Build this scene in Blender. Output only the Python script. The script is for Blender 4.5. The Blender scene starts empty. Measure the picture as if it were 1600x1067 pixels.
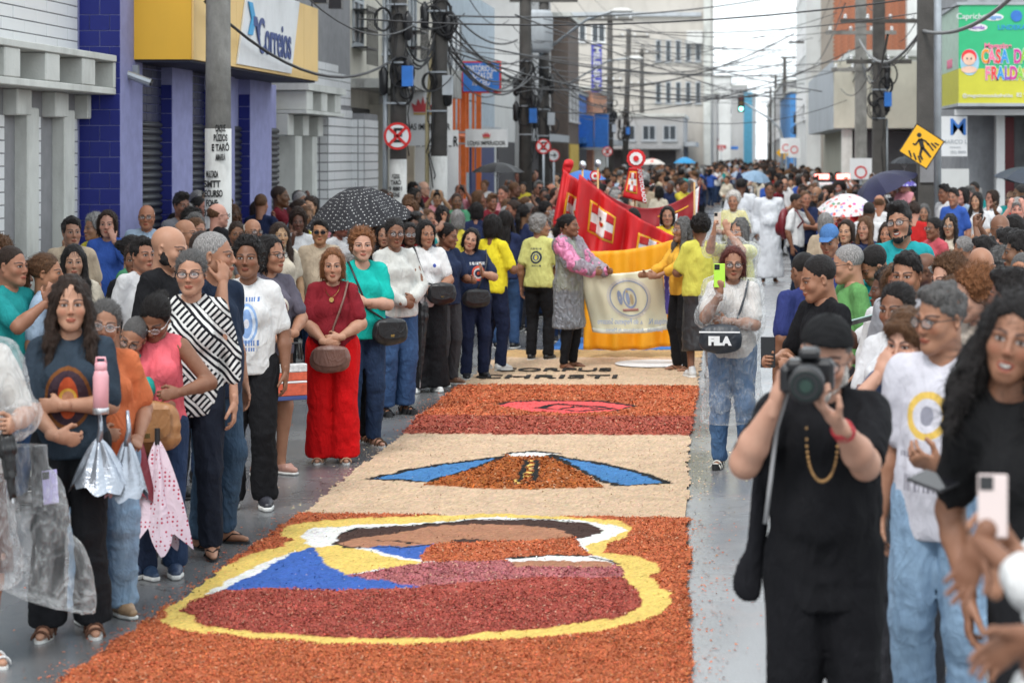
HAZE = False
import bpy, math, random
import numpy as np
from mathutils import Vector, Matrix, Euler
random.seed(7); RNG = np.random.default_rng(7)
R = math.radians
SC = bpy.context.scene
COL = SC.collection
# ---------------------------------------------------------------- camera, sky, sun, exposure
HC = 2.35; F = 3300.0; VX, VY = 1140.0, 240.0
cam_d = bpy.data.cameras.new("camera"); cam = bpy.data.objects.new("camera", cam_d); COL.objects.link(cam)
cam.location = (0, 0, HC); cam.rotation_euler = (R(90), 0, 0)
cam_d.sensor_width = 36; cam_d.lens = F / 1600 * 36
cam_d.shift_x = -(VX - 800) / 1600; cam_d.shift_y = -(533.5 - VY) / 1600
cam_d.clip_start = 0.3; cam_d.clip_end = 3000
cam_d.dof.use_dof = True; cam_d.dof.focus_distance = 15.6; cam_d.dof.aperture_fstop = 3.2
SC.camera = cam
world = bpy.data.worlds.new("World"); SC.world = world; world.use_nodes = True
wn = world.node_tree; wn.nodes.clear()
w_out = wn.nodes.new("ShaderNodeOutputWorld"); w_bg = wn.nodes.new("ShaderNodeBackground")
w_sky = wn.nodes.new("ShaderNodeTexSky"); w_sky.sky_type = 'NISHITA'; w_sky.sun_disc = False
w_sky.sun_elevation = R(55); w_sky.sun_rotation = R(200); w_sky.dust_density = 3.0; w_sky.air_density = 1.5
# an overcast sheet of cloud lies over the blue: bright, faintly mottled
w_tc = wn.nodes.new("ShaderNodeTexCoord"); w_no = wn.nodes.new("ShaderNodeTexNoise")
w_no.inputs['Scale'].default_value = 2.2; w_no.inputs['Detail'].default_value = 4
w_cr = wn.nodes.new("ShaderNodeValToRGB")
w_cr.color_ramp.elements[0].color = (7.2, 8.0, 8.5, 1); w_cr.color_ramp.elements[1].color = (9.3, 9.7, 9.9, 1)
w_cr.color_ramp.elements[0].position = .3; w_cr.color_ramp.elements[1].position = .7
w_mx = wn.nodes.new("ShaderNodeMixRGB"); w_mx.inputs[0].default_value = 0.93
wn.links.new(w_tc.outputs['Generated'], w_no.inputs['Vector']); wn.links.new(w_no.outputs['Fac'], w_cr.inputs[0])
wn.links.new(w_sky.outputs[0], w_mx.inputs[1]); wn.links.new(w_cr.outputs[0], w_mx.inputs[2])
wn.links.new(w_mx.outputs[0], w_bg.inputs['Color']); w_bg.inputs['Strength'].default_value = 0.125
wn.links.new(w_bg.outputs[0], w_out.inputs['Surface'])
sun_d = bpy.data.lights.new("sun", 'SUN'); sun_d.energy = 1.3; sun_d.angle = R(16); sun_d.color = (1, .97, .93)
sun = bpy.data.objects.new("sun", sun_d); COL.objects.link(sun)
sun.rotation_euler = (R(35), 0, R(-20))
SC.view_settings.view_transform = 'Standard'; SC.view_settings.look = 'None'
SC.view_settings.exposure = 0.72; SC.view_settings.gamma = 1.0; SC.view_settings.use_curve_mapping = False
SC.render.engine = 'CYCLES'
cy = SC.cycles; cy.use_denoising = True; cy.max_bounces = 6; cy.transparent_max_bounces = 14
cy.diffuse_bounces = 3; cy.glossy_bounces = 2; cy.caustics_reflective = False; cy.caustics_refractive = False
try: cy.denoiser = 'OPENIMAGEDENOISE'; cy.denoising_prefilter = 'ACCURATE'
except Exception: pass

# ---------------------------------------------------------------- placing helpers
def gnd(px, py, z=0.0):
    """point of the ground (height z) seen at a photograph pixel"""
    s = (py - VY) / (HC - z)
    return Vector(((px - VX) / s, F / s, z))
def at(px, py, Y):
    s = F / Y
    return Vector(((px - VX) / s, Y, HC - (py - VY) / s))
def yof(px, X):
    return F * X / (px - VX)

# ---------------------------------------------------------------- materials
MATS = {}
def new_mat(name):
    m = bpy.data.materials.new(name); m.use_nodes = True
    nt = m.node_tree; b = nt.nodes['Principled BSDF']
    return m, nt, b
class N:
    """tiny node-expression helper"""
    def __init__(s, nt): s.nt = nt
    def n(s, t, **kw):
        x = s.nt.nodes.new(t)
        for k, v in kw.items(): setattr(x, k, v)
        return x
    def put(s, sock, v):
        if isinstance(v, bpy.types.NodeSocket): s.nt.links.new(v, sock)
        elif v is not None: sock.default_value = v
    def m(s, op, a, b=None, c=None, clamp=False):
        x = s.n('ShaderNodeMath', operation=op); x.use_clamp = clamp
        s.put(x.inputs[0], a)
        if b is not None: s.put(x.inputs[1], b)
        if c is not None: s.put(x.inputs[2], c)
        return x.outputs[0]
    def add(s, a, b): return s.m('ADD', a, b)
    def sub(s, a, b): return s.m('SUBTRACT', a, b)
    def mul(s, a, b): return s.m('MULTIPLY', a, b)
    def lt(s, a, b): return s.m('LESS_THAN', a, b)
    def gt(s, a, b): return s.m('GREATER_THAN', a, b)
    def absv(s, a): return s.m('ABSOLUTE', a)
    def soft(s, d, w):   # 1 where d<0, fading to 0 at d=w
        return s.m('SUBTRACT', 1.0, s.m('DIVIDE', d, w), clamp=True)
    def ell(s, x, z, cx, cz, rx, rz):
        a = s.m('DIVIDE', s.sub(x, cx), rx); b = s.m('DIVIDE', s.sub(z, cz), rz)
        return s.add(s.mul(a, a), s.mul(b, b))
    def noise(s, vec, scale, detail=3, rough=.5):
        x = s.n('ShaderNodeTexNoise'); x.inputs['Scale'].default_value = scale
        x.inputs['Detail'].default_value = detail; x.inputs['Roughness'].default_value = rough
        if vec is not None: s.put(x.inputs['Vector'], vec)
        return x.outputs['Fac']
    def vor(s, vec, scale, feature='F1', out='Distance', rnd=1.0):
        x = s.n('ShaderNodeTexVoronoi', feature=feature); x.inputs['Scale'].default_value = scale
        x.inputs['Randomness'].default_value = rnd
        if vec is not None: s.put(x.inputs['Vector'], vec)
        return x.outputs[out]
    def mix(s, f, a, b, mode='MIX'):
        x = s.n('ShaderNodeMixRGB', blend_type=mode); s.put(x.inputs[0], f); s.put(x.inputs[1], a); s.put(x.inputs[2], b)
        return x.outputs[0]
    def ramp(s, f, stops):
        x = s.n('ShaderNodeValToRGB'); s.put(x.inputs[0], f); e = x.color_ramp.elements
        while len(e) < len(stops): e.new(.5)
        for k, (p, c) in enumerate(stops):
            e[k].position = p; e[k].color = (c[0], c[1], c[2], 1) if not isinstance(c, (int, float)) else (c, c, c, 1)
        return x.outputs[0]
    def obj(s): return s.n('ShaderNodeTexCoord').outputs['Object']
    def xyz(s, v):
        x = s.n('ShaderNodeSeparateXYZ'); s.put(x.inputs[0], v); return x.outputs
    def scale(s, v, sx, sy, sz):
        x = s.n('ShaderNodeVectorMath', operation='MULTIPLY'); s.put(x.inputs[0], v); x.inputs[1].default_value = (sx, sy, sz)
        return x.outputs[0]
    def bump(s, h, strength, dist, b):
        x = s.n('ShaderNodeBump'); x.inputs['Strength'].default_value = strength; x.inputs['Distance'].default_value = dist
        s.put(x.inputs['Height'], h); s.nt.links.new(x.outputs[0], b.inputs['Normal'])
def c4(c): return (c[0], c[1], c[2], 1)
def plain(name, color, rough=.6, metal=0, var=.12, scale=6, bump=.0, bscale=40, spec=.5, dirt=0, dirtc=(.05, .045, .04), coat=0):
    """solid coloured surface with grain, blotches and wear; shared by name"""
    if name in MATS: return MATS[name]
    m, nt, b = new_mat(name); g = N(nt); v = g.obj()
    n1 = g.noise(v, scale, 5, .6)
    lo = tuple(max(0, c * (1 - var)) for c in color); hi = tuple(min(1, c * (1 + var)) for c in color)
    col = g.ramp(n1, [(.3, lo), (.7, hi)])
    if dirt:
        n2 = g.noise(g.scale(v, 1, 1, .35), scale * .6 + .7, 7, .65)
        col = g.mix(g.m('MULTIPLY', g.ramp(n2, [(.48, 0), (.68, 1)]), dirt), col, c4(dirtc))
    nt.links.new(col, b.inputs['Base Color'])
    b.inputs['Roughness'].default_value = rough; b.inputs['Metallic'].default_value = metal
    b.inputs['Specular IOR Level'].default_value = spec
    if coat: b.inputs['Coat Weight'].default_value = coat
    if bump: g.bump(g.noise(v, bscale, 4), bump, .01, b)
    MATS[name] = m
    return m

# ---------------------------------------------------------------- objects
def tag(o, label=None, cat=None, group=None, kind=None):
    if label: o['label'] = label
    if cat: o['category'] = cat
    if group: o['group'] = group
    if kind: o['kind'] = kind
    return o
def empty(name, loc, rz=0, label=None, cat=None, group=None):
    o = bpy.data.objects.new(name, None); COL.objects.link(o); o.location = loc; o.rotation_euler = (0, 0, rz)
    o.empty_display_size = .1
    return tag(o, label, cat, group)
def mesh_np(name, V, Q, mats=None, midx=None, smooth=True, attrs=None):
    """V (n,3) float, Q list of (m,k) int arrays of tris/quads"""
    me = bpy.data.meshes.new(name)
    if not isinstance(Q, list): Q = [Q]
    Q = [np.asarray(q) for q in Q if len(q)]
    V = np.asarray(V, dtype=np.float32)
    me.vertices.add(len(V)); me.vertices.foreach_set('co', V.ravel())
    nl = sum(q.size for q in Q); npo = sum(len(q) for q in Q)
    me.loops.add(nl); me.polygons.add(npo)
    me.loops.foreach_set('vertex_index', np.concatenate([q.ravel() for q in Q]).astype(np.int32))
    tot = np.concatenate([np.full(len(q), q.shape[1]) for q in Q])
    st = np.concatenate([[0], np.cumsum(tot)[:-1]])
    me.polygons.foreach_set('loop_start', st.astype(np.int32))
    try: me.polygons.foreach_set('loop_total', tot.astype(np.int32))
    except Exception: pass
    if midx is not None: me.polygons.foreach_set('material_index', np.asarray(midx, dtype=np.int32))
    me.polygons.foreach_set('use_smooth', np.full(npo, bool(smooth)))
    for k, (typ, arr) in (attrs or {}).items():
        a = me.attributes.new(k, typ, 'POINT')
        a.data.foreach_set('vector' if typ == 'FLOAT_VECTOR' else ('color' if typ == 'FLOAT_COLOR' else 'value'), np.asarray(arr, dtype=np.float32).ravel())
    me.update(calc_edges=True); me.validate()
    for m in (mats or []): me.materials.append(m)
    return me
def link(name, me, parent=None, loc=None, rot=None, color=None, kind=None, label=None, mw=None):
    o = bpy.data.objects.new(name, me); COL.objects.link(o)
    if parent is not None: o.parent = parent
    if mw is not None: o.matrix_basis = mw
    if loc is not None: o.location = loc
    if rot is not None: o.rotation_euler = rot
    if color is not None: o.color = (color[0], color[1], color[2], 1)
    if kind: o['kind'] = kind
    if label: o['label'] = label
    return o
class MB:
    """collects simple solids into one mesh"""
    def __init__(s): s.V = []; s.F = []; s.M = []; s.n = 0
    def raw(s, V, Fs, m=0):
        V = [tuple(v) for v in V]
        s.V += V; s.F += [tuple(i + s.n for i in f) for f in Fs]; s.M += [m] * len(Fs); s.n += len(V); return s
    def box(s, a, b, m=0, bev=0):
        x0, x1 = sorted((a[0], b[0])); y0, y1 = sorted((a[1], b[1])); z0, z1 = sorted((a[2], b[2]))
        if bev and min(x1 - x0, y1 - y0, z1 - z0) > 2.2 * bev:
            e = bev; V = []
            for x, sx in ((x0, 1), (x1, -1)):
                for y, sy in ((y0, 1), (y1, -1)):
                    for z, sz in ((z0, 1), (z1, -1)):
                        V += [(x, y + sy * e, z + sz * e), (x + sx * e, y, z + sz * e), (x + sx * e, y + sy * e, z)]
            idx = lambda i, j, k, a: (i * 4 + j * 2 + k) * 3 + a
            Fs = []
            for i in (0, 1):
                q = [idx(i, 0, 0, 0), idx(i, 1, 0, 0), idx(i, 1, 1, 0), idx(i, 0, 1, 0)]; Fs.append(q if i else q[::-1])
            for j in (0, 1):
                q = [idx(0, j, 0, 1), idx(1, j, 0, 1), idx(1, j, 1, 1), idx(0, j, 1, 1)]; Fs.append(q[::-1] if j else q)
            for k in (0, 1):
                q = [idx(0, 0, k, 2), idx(1, 0, k, 2), idx(1, 1, k, 2), idx(0, 1, k, 2)]; Fs.append(q if k else q[::-1])
            for j in (0, 1):
                for k in (0, 1): Fs.append([idx(0, j, k, 1), idx(1, j, k, 1), idx(1, j, k, 2), idx(0, j, k, 2)])
            for i in (0, 1):
                for k in (0, 1): Fs.append([idx(i, 0, k, 0), idx(i, 1, k, 0), idx(i, 1, k, 2), idx(i, 0, k, 2)])
            for i in (0, 1):
                for j in (0, 1): Fs.append([idx(i, j, 0, 0), idx(i, j, 1, 0), idx(i, j, 1, 1), idx(i, j, 0, 1)])
            for i in (0, 1):
                for j in (0, 1):
                    for k in (0, 1): Fs.append([idx(i, j, k, 0), idx(i, j, k, 1), idx(i, j, k, 2)])
            return s.raw(V, Fs, m)
        V = [(x0, y0, z0), (x1, y0, z0), (x1, y1, z0), (x0, y1, z0), (x0, y0, z1), (x1, y0, z1), (x1, y1, z1), (x0, y1, z1)]
        return s.raw(V, [(3, 2, 1, 0), (4, 5, 6, 7), (0, 1, 5, 4), (1, 2, 6, 5), (2, 3, 7, 6), (3, 0, 4, 7)], m)
    def tube(s, P, r, n=8, m=0, cap=True):
        P = [Vector(p) for p in P]; rr = r if isinstance(r, (list, tuple)) else [r] * len(P)
        rings = []; up = None
        for i, p in enumerate(P):
            t = (P[min(i + 1, len(P) - 1)] - P[max(i - 1, 0)]).normalized()
            if up is None: up = Vector((0, 0, 1)) if abs(t.z) < .9 else Vector((0, 1, 0))
            u = t.cross(up).normalized(); w = u.cross(t).normalized(); up = w
            rings.append([p + (u * math.cos(2 * math.pi * k / n) + w * math.sin(2 * math.pi * k / n)) * rr[i] for k in range(n)])
        V = [v for rg in rings for v in rg]; Fs = []
        for i in range(len(P) - 1):
            for k in range(n):
                Fs.append((i * n + k, i * n + (k + 1) % n, (i + 1) * n + (k + 1) % n, (i + 1) * n + k))
        if cap: Fs.append(tuple(range(n - 1, -1, -1))); Fs.append(tuple((len(P) - 1) * n + k for k in range(n)))
        return s.raw(V, Fs, m)
    def lathe(s, prof, c=(0, 0, 0), n=16, m=0):
        V = [(c[0] + r * math.cos(2 * math.pi * k / n), c[1] + r * math.sin(2 * math.pi * k / n), c[2] + z) for r, z in prof for k in range(n)]
        Fs = [(i * n + k, i * n + (k + 1) % n, (i + 1) * n + (k + 1) % n, (i + 1) * n + k) for i in range(len(prof) - 1) for k in range(n)]
        Fs.append(tuple(range(n - 1, -1, -1))); Fs.append(tuple((len(prof) - 1) * n + k for k in range(n)))
        return s.raw(V, Fs, m)
    def prism(s, pts, o, u, v, t, m=0):
        """2-D outline pts placed at o + a*u + b*v, thickness vector t"""
        o, u, v, t = Vector(o), Vector(u), Vector(v), Vector(t); n = len(pts)
        A = [o + u * a + v * b for a, b in pts]; B = [p + t for p in A]
        Fs = [tuple(range(n)), tuple(range(2 * n - 1, n - 1, -1))] + [(i, (i + 1) % n, n + (i + 1) % n, n + i)[::-1] for i in range(n)]
        return s.raw(A + B, Fs, m)
    def mesh(s, name, mats, smooth=False):
        me = bpy.data.meshes.new(name); me.from_pydata(s.V, [], s.F); me.update()
        for m in (mats if isinstance(mats, (list, tuple)) else [mats]): me.materials.append(m)
        me.polygons.foreach_set('material_index', s.M)
        if smooth: me.polygons.foreach_set('use_smooth', [True] * len(s.F))
        me.update(); return me
    def build(s, name, mats, parent=None, smooth=False, **kw):
        return link(name, s.mesh(name, mats, smooth), parent, **kw)
def text(name, body, size, mat, parent=None, M=None, ext=.002, off=0.0, ax=1.0, align='CENTER', fit=None):
    """lettering laid in its own XY plane, matrix M puts it in place"""
    cu = bpy.data.curves.new(name, 'FONT'); cu.body = body; cu.size = size; cu.extrude = ext; cu.offset = off
    cu.align_x = align; cu.align_y = 'CENTER'; cu.space_line = .85
    o = bpy.data.objects.new(name, cu); COL.objects.link(o); cu.materials.append(mat)
    if parent is not None: o.parent = parent
    if fit:
        bpy.context.view_layer.update(); w = o.dimensions.x
        if w > 0: ax = fit / w
    bpy.context.view_layer.update()
    me = bpy.data.meshes.new_from_object(o.evaluated_get(bpy.context.evaluated_depsgraph_get())); bpy.data.objects.remove(o); bpy.data.curves.remove(cu)
    me.name = name; me.materials.clear(); me.materials.append(mat); o = link(name, me, parent)
    o.matrix_basis = (M or Matrix()) @ Matrix.Diagonal((ax, 1, 1, 1))
    return o
def face_cam(p, tilt=0):      # text plane facing the camera side (-Y)
    return Matrix.Translation(p) @ Matrix.Rotation(tilt, 4, 'Y') @ Matrix.Rotation(R(90), 4, 'X')
def face_px(p): return Matrix.Translation(p) @ Matrix.Rotation(R(90), 4, 'Z') @ Matrix.Rotation(R(90), 4, 'X')   # faces +X, reads towards +Y
def face_nx(p): return Matrix.Translation(p) @ Matrix.Rotation(R(-90), 4, 'Z') @ Matrix.Rotation(R(90), 4, 'X')

# ---------------------------------------------------------------- distance-field modelling
def vnoise(P, seed=0):
    """smooth value noise in [-1,1] for points (n,3)"""
    i = np.floor(P).astype(np.int64); f = P - i; f = f * f * (3 - 2 * f)
    def h(x, y, z):
        n = (x * 73856093) ^ (y * 19349663) ^ (z * 83492791) ^ (seed * 2654435761 & 0xffffffff)
        n = (n ^ (n >> 13)) * 1274126177; n = n ^ (n >> 16)
        return (n & 0xffff) / 32767.5 - 1
    r = 0
    for dx in (0, 1):
        wx = f[:, 0] if dx else 1 - f[:, 0]
        for dy in (0, 1):
            wy = f[:, 1] if dy else 1 - f[:, 1]
            for dz in (0, 1):
                wz = f[:, 2] if dz else 1 - f[:, 2]
                r = r + wx * wy * wz * h(i[:, 0] + dx, i[:, 1] + dy, i[:, 2] + dz)
    return r
class SDF:
    def __init__(s, lo, hi, vox):
        s.lo = np.array(lo, float); s.h = vox
        s.n = np.ceil((np.array(hi) - s.lo) / vox).astype(int) + 1
        s.ax = [s.lo[k] + np.arange(s.n[k]) * vox for k in range(3)]
        s.d = np.full(s.n, 1.0, dtype=np.float32)
    def _blk(s, lo, hi):
        sl = []
        for k in range(3):
            a = int(max(0, math.floor((lo[k] - s.lo[k]) / s.h))); b = int(min(s.n[k], math.ceil((hi[k] - s.lo[k]) / s.h) + 1))
            if b <= a: return None
            sl.append(slice(a, b))
        X, Y, Z = np.meshgrid(s.ax[0][sl[0]], s.ax[1][sl[1]], s.ax[2][sl[2]], indexing='ij', sparse=True)
        return tuple(sl), X, Y, Z
    def _put(s, sl, d, k, op='u'):
        a = s.d[sl]
        if op == 'u':
            if k > 0: h = np.maximum(k - np.abs(a - d), 0) / k; s.d[sl] = np.minimum(a, d) - h * h * k * .25
            else: s.d[sl] = np.minimum(a, d)
        elif op == 's':
            d = -d; h = np.maximum(k - np.abs(a - d), 0) / max(k, 1e-6); s.d[sl] = np.maximum(a, d) + h * h * k * .25
    def cone(s, a, b, ra, rb, k=.02, flat=None, ratio=1.0, op='u', inf=0.0):
        """tapered capsule; flat = direction in which it is squeezed by ratio"""
        a = np.array(a, float); b = np.array(b, float); ra += inf; rb += inf
        m = max(ra, rb) * (ratio if ratio > 1 else 1) + k + .03
        blk = s._blk(np.minimum(a, b) - m, np.maximum(a, b) + m)
        if blk is None: return s
        sl, X, Y, Z = blk; ba = b - a; L = max(ba @ ba, 1e-9)
        px, py, pz = X - a[0], Y - a[1], Z - a[2]
        t = np.clip((px * ba[0] + py * ba[1] + pz * ba[2]) / L, 0, 1)
        qx, qy, qz = px - t * ba[0], py - t * ba[1], pz - t * ba[2]
        if flat is not None:
            f = np.array(flat, float); f /= np.linalg.norm(f)
            c = qx * f[0] + qy * f[1] + qz * f[2]; g = c * (1 / ratio - 1)
            qx, qy, qz = qx + g * f[0], qy + g * f[1], qz + g * f[2]
        d = np.sqrt(qx * qx + qy * qy + qz * qz) - (ra + t * (rb - ra))
        if ratio < 1: d = d * max(ratio, .5)
        s._put(sl, d, k, op); return s
    def ell(s, c, r, k=.02, op='u', rot=None, inf=0.0):
        c = np.array(c, float); r = np.array(r, float) + inf; m = max(r) + k + .03
        blk = s._blk(c - m, c + m)
        if blk is None: return s
        sl, X, Y, Z = blk; x, y, z = X - c[0], Y - c[1], Z - c[2]
        if rot is not None:
            q = np.array((rot.to_3x3() if hasattr(rot, 'to_3x3') else rot).inverted())
            x, y, z = (q[0][0] * x + q[0][1] * y + q[0][2] * z, q[1][0] * x + q[1][1] * y + q[1][2] * z, q[2][0] * x + q[2][1] * y + q[2][2] * z)
        k0 = np.sqrt((x / r[0]) ** 2 + (y / r[1]) ** 2 + (z / r[2]) ** 2)
        k1 = np.sqrt((x / r[0] ** 2) ** 2 + (y / r[1] ** 2) ** 2 + (z / r[2] ** 2) ** 2)
        d = k0 * (k0 - 1) / np.maximum(k1, 1e-6)
        s._put(sl, d, k, op); return s
    def plane(s, p, n, k=.004):
        """cuts away the side the normal points to"""
        n = np.array(n, float); n /= np.linalg.norm(n)
        X, Y, Z = np.meshgrid(*s.ax, indexing='ij', sparse=True)
        d = (X - p[0]) * n[0] + (Y - p[1]) * n[1] + (Z - p[2]) * n[2]
        a = s.d; h = np.maximum(k - np.abs(a - d), 0) / k; s.d = (np.maximum(a, d) + h * h * k * .25).astype(np.float32); return s
    def disp(s, fn, band=.05):
        idx = np.nonzero(np.abs(s.d) < band)
        if len(idx[0]) == 0: return s
        P = np.stack([s.ax[k][idx[k]] for k in range(3)], 1)
        s.d[idx] += fn(P).astype(np.float32); return s
    def mesh(s):
        d = s.d
        d[0] = d[-1] = 1; d[:, 0] = d[:, -1] = 1; d[:, :, 0] = d[:, :, -1] = 1
        ins = d < 0
        c = np.zeros(np.array(d.shape) - 1, dtype=np.int8)
        for i in (0, 1):
            for j in (0, 1):
                for k in (0, 1):
                    c += ins[i:d.shape[0] - 1 + i, j:d.shape[1] - 1 + j, k:d.shape[2] - 1 + k]
        act = np.nonzero((c > 0) & (c < 8)); I = np.stack(act, 1)
        if len(I) == 0: return np.zeros((0, 3)), np.zeros((0, 4), int)
        gid = np.full(c.shape, -1, dtype=np.int32); gid[act] = np.arange(len(I))
        acc = np.zeros((len(I), 3)); cnt = np.zeros(len(I))
        cor = [(i, j, k) for i in (0, 1) for j in (0, 1) for k in (0, 1)]
        D = {q: d[I[:, 0] + q[0], I[:, 1] + q[1], I[:, 2] + q[2]].astype(float) for q in cor}
        for q in cor:
            for a in range(3):
                if q[a] == 0:
                    q2 = list(q); q2[a] = 1; q2 = tuple(q2); d0, d1 = D[q], D[q2]
                    w = (d0 < 0) != (d1 < 0); t = np.where(w, d0 / np.where(w, d0 - d1, 1), 0)
                    P = np.array(q, float)[None, :].repeat(len(I), 0); P[:, a] = t
                    acc += P * w[:, None]; cnt += w
        V = (I + acc / cnt[:, None]) * s.h + s.lo
        Qs = []
        for a in range(3):
            s0 = [slice(1, -1)] * 3; s0[a] = slice(0, -1); s1 = list(s0); s1[a] = slice(1, None)
            A, B = ins[tuple(s0)], ins[tuple(s1)]
            for (m, flip) in ((A & ~B, False), (~A & B, True)):
                e = np.stack(np.nonzero(m), 1)
                if len(e) == 0: continue
                off = np.array([1, 1, 1]); off[a] = 0; e = e + off
                b1, b2 = [(1, 2), (2, 0), (0, 1)][a]
                u = np.zeros(3, int); u[b1] = 1; v = np.zeros(3, int); v[b2] = 1
                q = [e - u - v, e - v, e, e - u]
                q = [gid[x[:, 0], x[:, 1], x[:, 2]] for x in q]
                if flip: q = q[::-1]
                Qs.append(np.stack(q, 1))
        return V, np.concatenate(Qs)
# ---------------------------------------------------------------- skin, cloth and hair materials
def skin_material():
    m, nt, b = new_mat("skin"); g = N(nt)
    oi = g.n('ShaderNodeObjectInfo'); base = oi.outputs['Color']
    at_ = g.n('ShaderNodeAttribute', attribute_name='hp'); X, Y, Z = g.xyz(at_.outputs['Vector'])
    ax = g.absv(X); front = g.lt(Y, -.035)
    gm = g.n('ShaderNodeGamma'); nt.links.new(base, gm.inputs[0]); gm.inputs[1].default_value = 1.4
    v = g.obj(); blot = g.noise(v, 14, 4, .6)
    col = g.mix(g.mul(g.ramp(blot, [(.3, 0), (.75, 1)]), .55), base, gm.outputs[0])
    def lay(col, mask, c, f=1.0):
        return g.mix(g.mul(g.mul(mask, front), f), col, c)
    red = g.mix(1, base, (1.0, .62, .55, 1), 'MULTIPLY')
    col = lay(col, g.soft(g.sub(g.ell(ax, Z, .042, -.03, .022, .018), .2), 1.0), red, .35)
    col = lay(col, g.soft(g.sub(g.ell(X, Z, 0, -.03, .016, .014), .2), 1.0), red, .3)
    # eye surroundings, lids, lashes
    dk = g.mix(1, base, (.5, .42, .4, 1), 'MULTIPLY'); dk2 = g.mix(1, base, (.16, .13, .13, 1), 'MULTIPLY')
    col = lay(col, g.soft(g.sub(g.ell(ax, Z, .0315, .002, .022, .0135), .3), .8), dk, .75)
    e = g.ell(ax, Z, .0315, .0, .0145, .0056)
    lash = g.ell(ax, Z, .0318, .0014, .0170, .0076)
    col = lay(col, g.soft(g.sub(lash, .9), .25), dk2, .95)
    col = lay(col, g.soft(g.sub(e, .9), .2), (.34, .30, .28, 1))
    iris = g.mul(g.soft(g.sub(g.ell(ax, Z, .0315, .0004, .0078, .0074), .8), .3), g.lt(e, 1))
    col = lay(col, iris, (.022, .012, .008, 1))
    # brows
    t = g.sub(ax, .033); arc = g.sub(.0245, g.mul(g.mul(t, t), 11)); arc = g.add(arc, g.mul(t, .06))
    bd = g.sub(g.absv(g.sub(Z, arc)), g.add(.0019, g.m('MULTIPLY', g.sub(.056, ax), .07)))
    bm = g.mul(g.mul(g.soft(bd, .0022), g.gt(ax, .011)), g.lt(ax, .056))
    col = lay(col, bm, dk2, .95)
    # nose shade lines and nostrils, mouth
    col = lay(col, g.soft(g.sub(g.ell(ax, Z, .0075, -.0415, .0042, .0028), .5), .6), dk2, .8)
    lip = g.mix(1, base, (.86, .42, .40, 1), 'MULTIPLY')
    wv = g.mul(g.sub(.5, g.m('ABSOLUTE', g.mul(g.sub(ax, .007), 60))), .0016)
    col = lay(col, g.soft(g.sub(g.ell(X, g.sub(Z, wv), 0, -.0675, .0245, .0098), .8), .35), lip, .9)
    col = lay(col, g.mul(g.soft(g.sub(g.absv(g.sub(Z, -.0665)), .0006), .0012), g.lt(ax, .0225)), dk2, .85)
    # open mouth (only verts with hp offset are marked through the second attribute)
    at2 = g.n('ShaderNodeAttribute', attribute_name='om'); om = at2.outputs['Fac']
    mo = g.ell(X, g.sub(Z, g.mul(g.mul(X, X), 7)), 0, -.0725, .021, .0085)
    inner = g.mul(g.soft(g.sub(mo, .75), .25), om)
    col = lay(col, g.mul(g.soft(g.sub(g.ell(X, g.sub(Z, g.mul(g.mul(X, X), 7)), 0, -.0725, .0265, .0145), .85), .3), om), lip)
    col = lay(col, inner, (.05, .012, .01, 1))
    col = lay(col, g.mul(g.mul(g.soft(g.sub(g.ell(X, g.sub(Z, g.mul(g.mul(X, X), 7)), 0, -.0685, .018, .0045), .8), .3), om), g.lt(mo, 1)), (.75, .72, .66, 1))
    nt.links.new(col, b.inputs['Base Color'])
    b.inputs['Roughness'].default_value = .52; b.inputs['Specular IOR Level'].default_value = .38
    b.inputs['Subsurface Weight'].default_value = 0.0
    g.bump(g.noise(v, 160, 3), .12, .003, b)
    return m
def hair_material():
    m, nt, b = new_mat("hair"); g = N(nt); base = g.n('ShaderNodeObjectInfo').outputs['Color']
    v = g.obj(); st = g.noise(g.scale(v, 1, 1, .16), 240, 4, .6); bl = g.noise(v, 22, 3)
    dk = g.mix(1, base, (.45, .43, .42, 1), 'MULTIPLY'); lt = g.mix(1, base, (1.7, 1.6, 1.55, 1), 'MULTIPLY')
    col = g.mix(g.ramp(st, [(.38, 0), (.62, 1)]), dk, lt); col = g.mix(g.ramp(bl, [(.35, 0), (.7, .5)]), col, base)
    nt.links.new(col, b.inputs['Base Color']); b.inputs['Roughness'].default_value = .5
    b.inputs['Specular IOR Level'].default_value = .3
    g.bump(st, 1.0, .012, b); return m
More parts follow.
